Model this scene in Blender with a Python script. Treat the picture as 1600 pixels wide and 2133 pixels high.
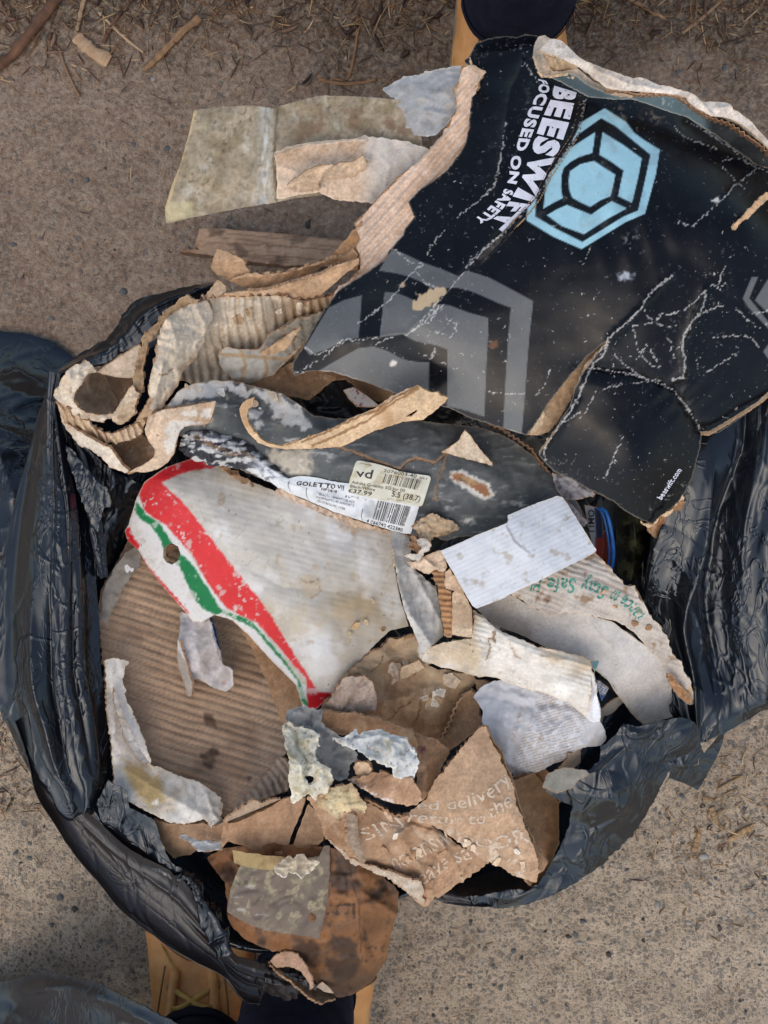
import bpy, bmesh, math, random
import numpy as np
from mathutils import Vector

# ------------------------------------------------------------------ camera, sky, sun, exposure
for o in list(bpy.data.objects):
    bpy.data.objects.remove(o)
SC = bpy.context.scene
COL = SC.collection
H = 1.25                      # camera height above the ground (m)
S0 = 0.48e-3                  # metres per photo pixel on the ground
CX, CY = 800.0, 1066.5
cam_d = bpy.data.cameras.new('camera')
cam = bpy.data.objects.new('camera', cam_d)
COL.objects.link(cam)
cam.location = (0, 0, H)
cam.rotation_euler = (0, 0, 0)
cam_d.sensor_fit = 'VERTICAL'
cam_d.sensor_height = 24.0
cam_d.lens = 12.0 / (1066.5 * S0 / H)
cam_d.clip_start = 0.02
cam_d.clip_end = 200
cam_d.dof.use_dof = True
cam_d.dof.focus_distance = 0.80
cam_d.dof.aperture_fstop = cam_d.lens / 1.1
SC.camera = cam

SUN_EL, SUN_AZ = math.radians(58), math.radians(200)
world = bpy.data.worlds.new("World")
SC.world = world
world.use_nodes = True
wn = world.node_tree
wn.nodes.clear()
w_out = wn.nodes.new('ShaderNodeOutputWorld')
w_bg = wn.nodes.new('ShaderNodeBackground')
w_sky = wn.nodes.new('ShaderNodeTexSky')
w_sky.sky_type = 'NISHITA'
w_sky.sun_disc = False
w_sky.sun_elevation = SUN_EL
w_sky.sun_rotation = SUN_AZ
w_sky.air_density = 0.9
w_sky.dust_density = 1.8
w_sky.ozone_density = 0.6
w_bg.inputs['Strength'].default_value = 0.15
w_tint = wn.nodes.new('ShaderNodeMix'); w_tint.data_type = 'RGBA'; w_tint.blend_type = 'MULTIPLY'; w_tint.inputs[0].default_value = 1.0
w_tint.inputs[7].default_value = (1.0, 0.935, 0.82, 1)      # thin overcast: less blue than a clear sky
wn.links.new(w_sky.outputs[0], w_tint.inputs[6])
wn.links.new(w_tint.outputs[2], w_bg.inputs[0])
wn.links.new(w_bg.outputs[0], w_out.inputs[0])

sun_d = bpy.data.lights.new('sun', 'SUN')
sun_d.energy = 0.55
sun_d.angle = math.radians(70)
sun_d.color = (1.0, 0.975, 0.945)
sun = bpy.data.objects.new('sun', sun_d)
COL.objects.link(sun)
sun.location = (0, 0, 3)
# direction towards the sun, same azimuth convention as the sky (clockwise from +Y)
_sd = Vector((math.sin(SUN_AZ) * math.cos(SUN_EL), math.cos(SUN_AZ) * math.cos(SUN_EL), math.sin(SUN_EL)))
sun.rotation_euler = (-_sd).to_track_quat('-Z', 'Y').to_euler()

SC.render.engine = 'CYCLES'
SC.view_settings.view_transform = 'Standard'
SC.view_settings.look = 'None'
SC.view_settings.gamma = 1.0
SC.view_settings.exposure = 0.62
SC.view_settings.use_curve_mapping = False

# ------------------------------------------------------------------ small maths helpers
random.seed(7)
RNG = np.random.default_rng(7)

def W(px, py, z):
    """photo pixel + height (m) -> world point"""
    k = S0 * (1 - np.asarray(z) / H)
    return np.stack([(np.asarray(px) - CX) * k, (CY - np.asarray(py)) * k, np.asarray(z) + 0 * k], -1)

def pairs(s):
    return [tuple(float(v) for v in t.split(',')) for t in s.split()]

def zone(x0, y0, k):
    def f(s):
        return [(x0 + t[0] / k, y0 + t[1] / k) + tuple(t[2:]) for t in pairs(s)]
    return f

px = zone(0, 0, 1)
zA = zone(950, 60, 1600 / 450)
zB = zone(600, 480, 1600 / 560)
zC = zone(100, 500, 1600 / 420)
zD = zone(580, 1460, 1600 / 600)
zE = zone(1100, 60, 3.2)
zF = zone(1050, 560, 1600 / 550)
zG = zone(560, 930, 1600 / 360)
zH = zone(640, 1280, 1600 / 420)
zI = zone(780, 1080, 1600 / 520)
zJ = zone(200, 900, 1600 / 700)
zK = zone(150, 1300, 1600 / 750)
zL = zone(0, 450, 2)
zM = zone(350, 780, 1600 / 600)
zN = zone(0, 600, 853 / 400)
zO = zone(0, 1500, 1600 / 750)
zP = zone(1100, 1350, 1362 / 500)
zQ = zone(800, 950, 2)
zR = zone(0, 0, 2)

def sstep(a, b, x):
    t = np.clip((x - a) / (b - a + 1e-12), 0, 1)
    return t * t * (3 - 2 * t)

def _hash(ix, iy, seed):
    h = (ix.astype(np.int64) * 374761393 + iy.astype(np.int64) * 668265263 + seed * 974711) & 0xFFFFFFFF
    h = ((h ^ (h >> 13)) * 1274126177) & 0xFFFFFFFF
    h = ((h ^ (h >> 16)) * 2246822519) & 0xFFFFFFFF
    return (h ^ (h >> 15)) / 4294967296.0

def pn(x, y, seed=0):
    """2D gradient noise, about -1..1"""
    x = np.asarray(x, float); y = np.asarray(y, float)
    ix = np.floor(x); iy = np.floor(y)
    fx = x - ix; fy = y - iy
    u = fx * fx * fx * (fx * (fx * 6 - 15) + 10)
    v = fy * fy * fy * (fy * (fy * 6 - 15) + 10)
    def g(dx, dy):
        a = _hash(ix + dx, iy + dy, seed) * 2 * math.pi
        return np.cos(a) * (fx - dx) + np.sin(a) * (fy - dy)
    n0 = g(0, 0) * (1 - u) + g(1, 0) * u
    n1 = g(0, 1) * (1 - u) + g(1, 1) * u
    return (n0 * (1 - v) + n1 * v) * 1.5

def fbm(x, y, oc=4, seed=0, gain=0.5):
    r = 0; a = 1.0; s = 0
    for i in range(oc):
        r = r + a * pn(x, y, seed + i * 17); s += a
        x = x * 2.03 + 3.1; y = y * 2.03 + 1.7; a *= gain
    return r / s * 1.5

def tri(t):
    return np.abs((t % 1.0) - 0.5) * 4 - 1

def crumple(x, y, seed=0, n=4):
    """sharp-edged facets, like creased paper; about -1..1"""
    r = 0; s = 0
    rs = random.Random(seed)
    for i in range(n):
        a = rs.uniform(0, math.pi); f = 0.55 * 1.45 ** i; amp = 1.0 / (1.25 ** i)
        w = 0.9 * pn(x * f * 0.6, y * f * 0.6, seed + i * 7)
        m = 0.35 + 0.65 * sstep(-0.25, 0.45, pn(x * f * 0.5 + 9, y * f * 0.5, seed + i * 5 + 2))
        r = r + amp * m * tri(f * (x * math.cos(a) + y * math.sin(a)) + w + rs.random())
        s += amp
    return r / s

def inside(poly, x, y):
    c = np.zeros(x.shape, bool)
    n = len(poly)
    for i in range(n):
        x0, y0 = poly[i][:2]; x1, y1 = poly[(i + 1) % n][:2]
        if y0 == y1:
            continue
        k = ((y0 > y) != (y1 > y)) & (x < (x1 - x0) * (y - y0) / (y1 - y0) + x0)
        c ^= k
    return c

def dline(line, x, y, closed=False, far=1e4):
    """distance to a polyline; beyond `far` returns far"""
    d = np.full(x.shape, far * 1.0)
    n = len(line)
    for i in range(n if closed else n - 1):
        x0, y0 = line[i][:2]; x1, y1 = line[(i + 1) % n][:2]
        if far < 1e3:
            k = np.nonzero((x > min(x0, x1) - far) & (x < max(x0, x1) + far) & (y > min(y0, y1) - far) & (y < max(y0, y1) + far))[0]
            if not len(k):
                continue
            xx = x[k]; yy = y[k]
        else:
            k = None; xx = x; yy = y
        dx = x1 - x0; dy = y1 - y0
        t = np.clip(((xx - x0) * dx + (yy - y0) * dy) / (dx * dx + dy * dy + 1e-9), 0, 1)
        e = np.hypot(xx - x0 - t * dx, yy - y0 - t * dy)
        if k is None:
            d = np.minimum(d, e)
        else:
            d[k] = np.minimum(d[k], e)
    return d

def tps(ctrl):
    c = np.array(ctrl, float); P = c[:, :2] / 200.0; zv = c[:, 2]
    n = len(c)
    def U(r2):
        return np.where(r2 > 0, 0.5 * r2 * np.log(r2 + 1e-12), 0)
    if n < 3:
        zc = zv.mean()
        return lambda x, y: np.full(np.shape(x), zc)
    r2 = ((P[:, None] - P[None]) ** 2).sum(-1)
    K = U(r2) + np.eye(n) * 0.02
    Q = np.hstack([np.ones((n, 1)), P])
    M = np.block([[K, Q], [Q.T, np.zeros((3, 3))]])
    s = np.linalg.lstsq(M, np.concatenate([zv, [0, 0, 0]]), rcond=None)[0]
    def f(x, y):
        X = np.asarray(x) / 200.0; Y = np.asarray(y) / 200.0
        r = s[n] + s[n + 1] * X + s[n + 2] * Y
        for i in range(n):
            r = r + s[i] * U((X - P[i, 0]) ** 2 + (Y - P[i, 1]) ** 2)
        return r
    return f

def lin(c):
    c = np.clip(c, 0, 1)
    g = c.mean(-1, keepdims=True)
    c = g + (c - g) * np.where(c.max(-1, keepdims=True) - c.min(-1, keepdims=True) > 0.45, 1.0, 0.93)
    return np.where(c <= 0.04045, c / 12.92, ((c + 0.055) / 1.055) ** 2.4)

def rgb(*v):
    return np.array(v, float) / 255.0

def drape(u, v, n, seed, lo=0.02, hi=0.09):
    """separate drape folds running along v, each with its own place, width and span"""
    rs = random.Random(seed); r = 0
    for k in range(n):
        c0 = rs.uniform(-0.05, 1.05); w = rs.uniform(lo, hi) * rs.uniform(.5, 1.2); a = rs.uniform(.25, 1.0) * rs.choice([1, 1, -.9])
        dr = rs.uniform(-.22, .22); v0 = rs.uniform(-.5, .6); v1 = v0 + rs.uniform(.4, 1.1)
        d = u - c0 - dr * (v - .5) - 0.035 * pn(v * 3 + k, v * 0 + seed, seed + k)
        sp = sstep(v0, v0 + .25, v) * sstep(v1, v1 - .25, v)
        r = r + a * sp * np.exp(-np.sqrt((d / w) ** 2 + .12))
    return r

def creases(x, y, n, seed, ln=60, amp=1.0, w=5.0, ang=None, spread=3.2, box=None):
    """short sharp ridges pressed into a sheet"""
    rs = random.Random(seed); r = np.zeros(np.shape(x))
    x = np.asarray(x); y = np.asarray(y)
    x0, x1, y0, y1 = box if box else (x.min(), x.max() + 1, y.min(), y.max() + 1)
    for k in range(n):
        cx, cy = rs.uniform(x0, x1), rs.uniform(y0, y1); a = (ang if ang is not None else 0) + rs.uniform(-spread, spread) / 2
        l = ln * rs.uniform(.4, 1.2); dx, dy = math.cos(a), math.sin(a)
        t = (x - cx) * dx + (y - cy) * dy; d = -(x - cx) * dy + (y - cy) * dx + 0.12 * l * np.sin(t / l * 3 + k)
        ww = w * rs.uniform(.6, 1.6)
        r = r + amp * rs.choice([1, 1, -.8]) * rs.uniform(.4, 1) * np.exp(-(t / l) ** 2 * 2) * np.exp(-np.sqrt((d / ww) ** 2 + .06))
    return r

# ------------------------------------------------------------------ painting of a surface: print, stains, wear, some crevice shade
class Paint:
    def __init__(s, x, y, seed=0):
        s.x = x; s.y = y; n = len(x); s.seed = seed
        s.c = np.zeros((n, 3)); s.r = np.full(n, 0.75); s.s = np.full(n, 0.3); s.a = np.ones(n)
    def fill(s, *c):
        s.c[:] = rgb(*c); return s
    def mix(s, c, m):
        m = np.clip(m, 0, 1)[:, None]
        s.c = s.c * (1 - m) + rgb(*c) * m; return s
    def var(s, amt=0.08, sc=60, seed=1):
        f = 1 + amt * fbm(s.x / sc, s.y / sc, 4, s.seed + seed)
        s.c *= f[:, None]; return s
    def nz(s, c, sc, lo, hi, k=1.0, seed=3, oc=5, sx=1, sy=1, poly=None, soft=20):
        m = sstep(lo, hi, fbm(s.x / sc / sx, s.y / sc / sy, oc, s.seed + seed)) * k
        if sc < 24:
            m = m * sstep(-0.15, 0.45, fbm(s.x / (sc * 6), s.y / (sc * 6), 3, s.seed + seed + 71))
        if poly is not None:
            m = m * s.pm(poly, soft)
        return s.mix(c, m)
    def creased(s, c, sc, k=0.35, w=0.035, seed=61):
        n = np.abs(fbm(s.x / sc, s.y / sc, 3, s.seed + seed))
        m = sstep(w, 0.0, n) * sstep(-0.05, 0.4, pn(s.x / sc / 1.7, s.y / sc / 1.7, s.seed + seed + 3))
        return s.mix(c, m * k)
    def pm(s, poly, soft=1.2, jit=0, js=12, seed=5):
        x, y = s.x, s.y
        if jit:
            x = x + jit * fbm(x / js, y / js, 3, s.seed + seed)
            y = y + jit * fbm(s.x / js + 31, s.y / js + 7, 3, s.seed + seed)
        i = inside(poly, x, y)
        d = dline(poly, x, y, True, max(soft * 2, 4))
        return np.where(i, 1 - 0.5 * (1 - np.clip(d / soft, 0, 1)), 0.5 * (1 - np.clip(d / soft, 0, 1)))
    def poly(s, c, poly, soft=1.2, jit=0, js=12, k=1.0, seed=5):
        return s.mix(c, s.pm(poly, soft, jit, js, seed) * k)
    def line(s, c, ln, w=2.0, jit=4, js=14, k=1.0, brk=0.0, seed=9):
        x = s.x + jit * fbm(s.x / js, s.y / js, 3, s.seed + seed)
        y = s.y + jit * fbm(s.x / js + 19, s.y / js + 3, 3, s.seed + seed)
        d = dline(ln, x, y, False, w * 3 + 6)
        m = 1 - sstep(w * 0.5, w * 1.3, d)
        if brk:
            m = m * sstep(brk - 0.25, brk + 0.05, 0.5 + 0.7 * fbm(s.x / 9, s.y / 9, 3, s.seed + seed + 4))
        return s.mix(c, m * k)

# ------------------------------------------------------------------ materials
def mat_new(name):
    m = bpy.data.materials.new(name)
    m.use_nodes = True
    nt = m.node_tree
    b = nt.nodes['Principled BSDF']
    return m, nt, b

def N(nt, t, **kw):
    n = nt.nodes.new(t)
    for k, v in kw.items():
        setattr(n, k, v)
    return n

def mathn(nt, op, a, b=None, clamp=False):
    n = nt.nodes.new('ShaderNodeMath'); n.operation = op; n.use_clamp = clamp
    for i, v in enumerate((a, b)):
        if v is None:
            continue
        if isinstance(v, (int, float)):
            n.inputs[i].default_value = v
        else:
            nt.links.new(v, n.inputs[i])
    return n.outputs[0]

def mixc(nt, f, a, b, blend='MIX'):
    n = nt.nodes.new('ShaderNodeMix'); n.data_type = 'RGBA'; n.blend_type = blend
    for s, v in ((n.inputs[0], f), (n.inputs[6], a), (n.inputs[7], b)):
        if isinstance(v, (int, float)):
            s.default_value = v
        elif isinstance(v, tuple):
            s.default_value = v if len(v) == 4 else v + (1,)
        else:
            nt.links.new(v, s)
    return n.outputs[2]

def noise(nt, vec, scale, detail=5, rough=0.6, dist=0.0):
    n = nt.nodes.new('ShaderNodeTexNoise')
    n.inputs['Scale'].default_value = scale
    n.inputs['Detail'].default_value = detail
    n.inputs['Roughness'].default_value = rough
    n.inputs['Distortion'].default_value = dist
    nt.links.new(vec, n.inputs['Vector'])
    return n.outputs['Fac']

def maprange(nt, v, a, b, c=0.0, d=1.0):
    n = nt.nodes.new('ShaderNodeMapRange')
    n.interpolation_type = 'SMOOTHSTEP'
    nt.links.new(v, n.inputs[0])
    for i, q in enumerate((a, b, c, d)):
        n.inputs[1 + i].default_value = q
    return n.outputs[0]

def bumpn(nt, b, h, strength, dist, prev=None):
    n = nt.nodes.new('ShaderNodeBump')
    n.inputs['Strength'].default_value = strength
    n.inputs['Distance'].default_value = dist
    nt.links.new(h, n.inputs['Height'])
    if prev is not None:
        nt.links.new(prev, n.inputs['Normal'])
    nt.links.new(n.outputs[0], b.inputs['Normal'])
    return n.outputs[0]

def obj_vec(nt):
    return nt.nodes.new('ShaderNodeTexCoord').outputs['Object']

def card_material(name, alpha=False, spec=0.35, fib=0.25, mott=1.0):
    m, nt, b = mat_new(name)
    v = obj_vec(nt)
    att = N(nt, 'ShaderNodeAttribute', attribute_name='Col')
    ar = N(nt, 'ShaderNodeAttribute', attribute_name='Rgh')
    asp = N(nt, 'ShaderNodeAttribute', attribute_name='Spk')
    n1 = noise(nt, v, 90, 7, 0.65)
    n2 = noise(nt, v, 520, 5, 0.7)
    f = mathn(nt, 'ADD', mathn(nt, 'MULTIPLY', maprange(nt, n1, 0.3, 0.7), 0.22 * mott), mathn(nt, 'MULTIPLY', maprange(nt, n2, 0.3, 0.7), 0.20 * mott))
    f = mathn(nt, 'ADD', f, 1.0 - 0.21 * mott)
    cmb = nt.nodes.new('ShaderNodeCombineColor')
    for i in range(3):
        nt.links.new(f, cmb.inputs[i])
    c = mixc(nt, 1.0, att.outputs['Color'], cmb.outputs[0], 'MULTIPLY')
    # dark specks of dirt (Spk > 0) or pale chips in the print (Spk < 0)
    sp = maprange(nt, noise(nt, v, 330, 2, 0.6, 0.4), 0.66, 0.74)
    big = maprange(nt, noise(nt, v, 25, 4, 0.6), 0.42, 0.62)
    sp = mathn(nt, 'MULTIPLY', sp, mathn(nt, 'ADD', mathn(nt, 'MULTIPLY', big, 0.8), 0.2))
    dk = mathn(nt, 'MULTIPLY', sp, mathn(nt, 'MAXIMUM', asp.outputs['Fac'], 0.0), True)
    lt = mathn(nt, 'MULTIPLY', sp, mathn(nt, 'MAXIMUM', mathn(nt, 'MULTIPLY', asp.outputs['Fac'], -1.0), 0.0), True)
    c = mixc(nt, dk, c, (0.075, 0.052, 0.034))
    c = mixc(nt, lt, c, (0.62, 0.60, 0.56))
    nt.links.new(c, b.inputs['Base Color'])
    rr = mathn(nt, 'ADD', ar.outputs['Fac'], mathn(nt, 'MULTIPLY', mathn(nt, 'SUBTRACT', n1, 0.5), 0.25), True)
    nt.links.new(rr, b.inputs['Roughness'])
    b.inputs['Specular IOR Level'].default_value = spec
    hh = mathn(nt, 'ADD', mathn(nt, 'MULTIPLY', n2, 0.35), n1)
    bumpn(nt, b, hh, fib, 0.0022)
    if alpha:
        aa = N(nt, 'ShaderNodeAttribute', attribute_name='Alp')
        nt.links.new(aa.outputs['Fac'], b.inputs['Alpha'])
    return m

def plastic_material(name, dusty=1.0, base=(0.0050, 0.0068, 0.0105), rough=0.2, thin=0.0, bump=0.27, tint=(0.35, 0.26, 0.2)):
    m, nt, b = mat_new(name)
    v = obj_vec(nt)
    n1 = noise(nt, v, 16, 5, 0.6)
    dust = maprange(nt, noise(nt, v, 140, 6, 0.7), 0.50, 0.8)
    dust = mathn(nt, 'MULTIPLY', dust, mathn(nt, 'MULTIPLY', maprange(nt, n1, 0.45, 0.7), 0.10 * dusty))
    c = mixc(nt, dust, base, (0.13, 0.115, 0.10))
    nt.links.new(c, b.inputs['Base Color'])
    r = mathn(nt, 'ADD', mathn(nt, 'MULTIPLY', n1, 0.22), rough - 0.09)
    r = mathn(nt, 'ADD', r, mathn(nt, 'MULTIPLY', dust, 0.8), True)
    nt.links.new(r, b.inputs['Roughness'])
    b.inputs['Specular IOR Level'].default_value = 0.68
    b.inputs['Specular Tint'].default_value = (0.87, 0.94, 1.0, 1)
    mp = nt.nodes.new('ShaderNodeMapping'); nt.links.new(v, mp.inputs[0])
    mp.inputs['Scale'].default_value = (1.0, 0.55, 0.8)
    mp.inputs['Rotation'].default_value = (0, 0, 0.25)
    hh = None
    for sc, amp, wd, sd in ((17, 1.0, 0.030, 0.0), (44, 0.5, 0.040, 2.1)):
        m2 = nt.nodes.new('ShaderNodeMapping'); nt.links.new(mp.outputs[0], m2.inputs[0]); m2.inputs['Location'].default_value = (sd, sd * .6, sd * .3)
        m2.inputs['Rotation'].default_value = (0, 0, sd)
        w = noise(nt, m2.outputs[0], sc, 3, 0.55, 1.4)
        d = mathn(nt, 'ABSOLUTE', mathn(nt, 'SUBTRACT', w, 0.5))
        rg = maprange(nt, d, wd, 0.0)
        mk = maprange(nt, noise(nt, m2.outputs[0], sc * 0.45, 2, 0.5), 0.42, 0.60)
        t_ = mathn(nt, 'MULTIPLY', mathn(nt, 'MULTIPLY', rg, mk), amp)
        t_ = mathn(nt, 'ADD', t_, mathn(nt, 'MULTIPLY', w, amp * 0.45))
        hh = t_ if hh is None else mathn(nt, 'ADD', hh, t_)
    bumpn(nt, b, hh, bump, 0.004)
    if thin > 0:
        out = nt.nodes['Material Output']
        tr = nt.nodes.new('ShaderNodeBsdfTransparent')
        tr.inputs[0].default_value = tint + (1,)
        mx = nt.nodes.new('ShaderNodeMixShader'); mx.inputs[0].default_value = thin
        nt.links.new(b.outputs[0], mx.inputs[1]); nt.links.new(tr.outputs[0], mx.inputs[2])
        nt.links.new(mx.outputs[0], out.inputs[0])
    return m

M_CARD = card_material('weathered_card')
M_PRINT = card_material('printed_card', spec=0.25, fib=0.03, mott=0.35)
M_TAPE = card_material('dirty_tape', alpha=True, spec=0.5, fib=0.15)
M_BAG = plastic_material('black_polythene', dusty=0.25)
M_FILM = plastic_material('thin_black_polythene', base=(0.034, 0.028, 0.026), thin=0.22, rough=0.34, bump=0.2, tint=(0.5, 0.38, 0.30))
M_NAVYBAG = plastic_material('navy_polythene', dusty=0.0, bump=0.2, base=(0.004, 0.006, 0.013), rough=0.2)

# ------------------------------------------------------------------ objects
def tag(o, label=None, cat=None, group=None, kind=None):
    if label: o['label'] = label
    if cat: o['category'] = cat
    if group: o['group'] = group
    if kind: o['kind'] = kind
    return o

def thing(name, label, cat, at, group=None):
    o = bpy.data.objects.new(name, None)
    o.empty_display_size = 0.02
    COL.objects.link(o)
    p = W(at[0], at[1], at[2] / 1000.0)
    o.location = Vector(p)
    return tag(o, label, cat, group)

def world_loc(o):
    v = Vector((0, 0, 0))
    while o is not None:
        v = v + o.location; o = o.parent
    return v

def make_mesh(name, V, quads, tris, mats, parent=None, mi=None, attrs=None, smooth=True):
    me = bpy.data.meshes.new(name)
    V = np.asarray(V, float)
    if parent is None:
        org = Vector((V[:, 0].mean(), V[:, 1].mean(), V[:, 2].min()))
    else:
        org = world_loc(parent)
    V = V - np.array(org)
    nq = 0 if quads is None else len(quads); ntv = 0 if tris is None else len(tris)
    me.vertices.add(len(V)); me.vertices.foreach_set('co', V.astype(np.float32).ravel())
    loops = []
    if nq: loops.append(np.asarray(quads).ravel())
    if ntv: loops.append(np.asarray(tris).ravel())
    loops = np.concatenate(loops).astype(np.int32)
    me.loops.add(len(loops)); me.loops.foreach_set('vertex_index', loops)
    ls = np.concatenate([np.arange(nq) * 4, nq * 4 + np.arange(ntv) * 3]).astype(np.int32)
    me.polygons.add(nq + ntv)
    me.polygons.foreach_set('loop_start', ls)
    me.polygons.foreach_set('use_smooth', np.full(nq + ntv, smooth))
    for m in (mats if isinstance(mats, (list, tuple)) else [mats]):
        me.materials.append(m)
    if mi is not None:
        me.polygons.foreach_set('material_index', np.asarray(mi, np.int32))
    for k, a in (attrs or {}).items():
        if a.ndim == 2:
            at = me.attributes.new(k, 'FLOAT_COLOR', 'POINT')
            at.data.foreach_set('color', np.hstack([a, np.ones((len(a), 1))]).astype(np.float32).ravel())
        else:
            at = me.attributes.new(k, 'FLOAT', 'POINT')
            at.data.foreach_set('value', a.astype(np.float32))
    me.update(calc_edges=True)
    me.validate()
    o = bpy.data.objects.new(name, me)
    COL.objects.link(o)
    if parent is None:
        o.location = org
    else:
        o.parent = parent
    return o

def vnormals(V, Q):
    n = np.zeros_like(V)
    f = np.cross(V[Q[:, 2]] - V[Q[:, 0]], V[Q[:, 3]] - V[Q[:, 1]])
    for i in range(4):
        np.add.at(n, Q[:, i], f)
    return n / (np.linalg.norm(n, axis=1, keepdims=True) + 1e-15)

def shell(name, V, Q, th, paint, paint_b, edge, mats, parent, flip=False):
    """turn an open quad surface into a thin solid with an edge of its own colour"""
    nv = len(V)
    n = vnormals(V, Q)
    B = V - (n * th if th < 0.006 else np.array([0, 0, th]))
    E = np.concatenate([Q[:, [0, 1]], Q[:, [1, 2]], Q[:, [2, 3]], Q[:, [3, 0]]])
    key = np.minimum(E[:, 0], E[:, 1]).astype(np.int64) * (nv + 1) + np.maximum(E[:, 0], E[:, 1])
    _, inv, cnt = np.unique(key, return_inverse=True, return_counts=True)
    be = E[cnt[inv] == 1]
    bv = np.unique(be)
    mp = np.full(nv, -1); mp[bv] = np.arange(len(bv))
    et = 2 * nv; eb = 2 * nv + len(bv)
    VV = np.concatenate([V, B, V[bv], B[bv]])
    W1 = np.stack([et + mp[be[:, 1]], et + mp[be[:, 0]], eb + mp[be[:, 0]], eb + mp[be[:, 1]]], 1)
    QQ = np.concatenate([Q, Q[:, ::-1] + nv, W1])
    a_c = lin(np.concatenate([paint.c, paint_b.c, np.tile(rgb(*edge), (2 * len(bv), 1)) * (1 + 0.12 * RNG.standard_normal((2 * len(bv), 1)))]))
    ez = np.full(2 * len(bv), 0.85)
    a_r = np.concatenate([paint.r, paint_b.r, ez])
    a_s = np.concatenate([paint.s, paint_b.s, ez * 0])
    a_a = np.concatenate([paint.a, paint_b.a, paint.a[bv], paint.a[bv]])
    return make_mesh(name, VV, QQ, None, mats, parent, None, {'Col': a_c, 'Rgh': a_r, 'Spk': a_s, 'Alp': a_a})

def densify(poly, step, jag=0.0, jsc=14.0, seed=0, clean=()):
    X = []; Y = []; NX = []; NY = []; SS = []; A = []
    n = len(poly); L = 0.0
    for i in range(n):
        x0, y0 = poly[i][:2]; x1, y1 = poly[(i + 1) % n][:2]
        d = math.hypot(x1 - x0, y1 - y0)
        m = max(1, int(d / step))
        t = np.arange(m) / m
        X.append(x0 + (x1 - x0) * t); Y.append(y0 + (y1 - y0) * t)
        NX.append(np.full(m, (y1 - y0) / (d + 1e-9))); NY.append(np.full(m, -(x1 - x0) / (d + 1e-9)))
        SS.append(L + d * t); A.append(np.full(m, 0.0 if i in clean else jag))
        L += d
    X, Y, NX, NY, SS, A = (np.concatenate(q) for q in (X, Y, NX, NY, SS, A))
    o = A * (0.75 * fbm(SS / jsc, np.full(len(SS), seed * 1.7 + 0.5), 3, seed) + 0.5 * fbm(SS / (jsc * 0.33), np.full(len(SS), seed * 1.3 + 0.5), 2, seed + 2) + 0.7 * np.clip(fbm(SS / (jsc * 1.6), np.full(len(SS), 0.3 + seed), 2, seed + 5) - .25, 0, 1) * 2.5)
    return list(zip((X + NX * o).tolist(), (Y + NY * o).tolist()))

class Surf:
    pass

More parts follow.
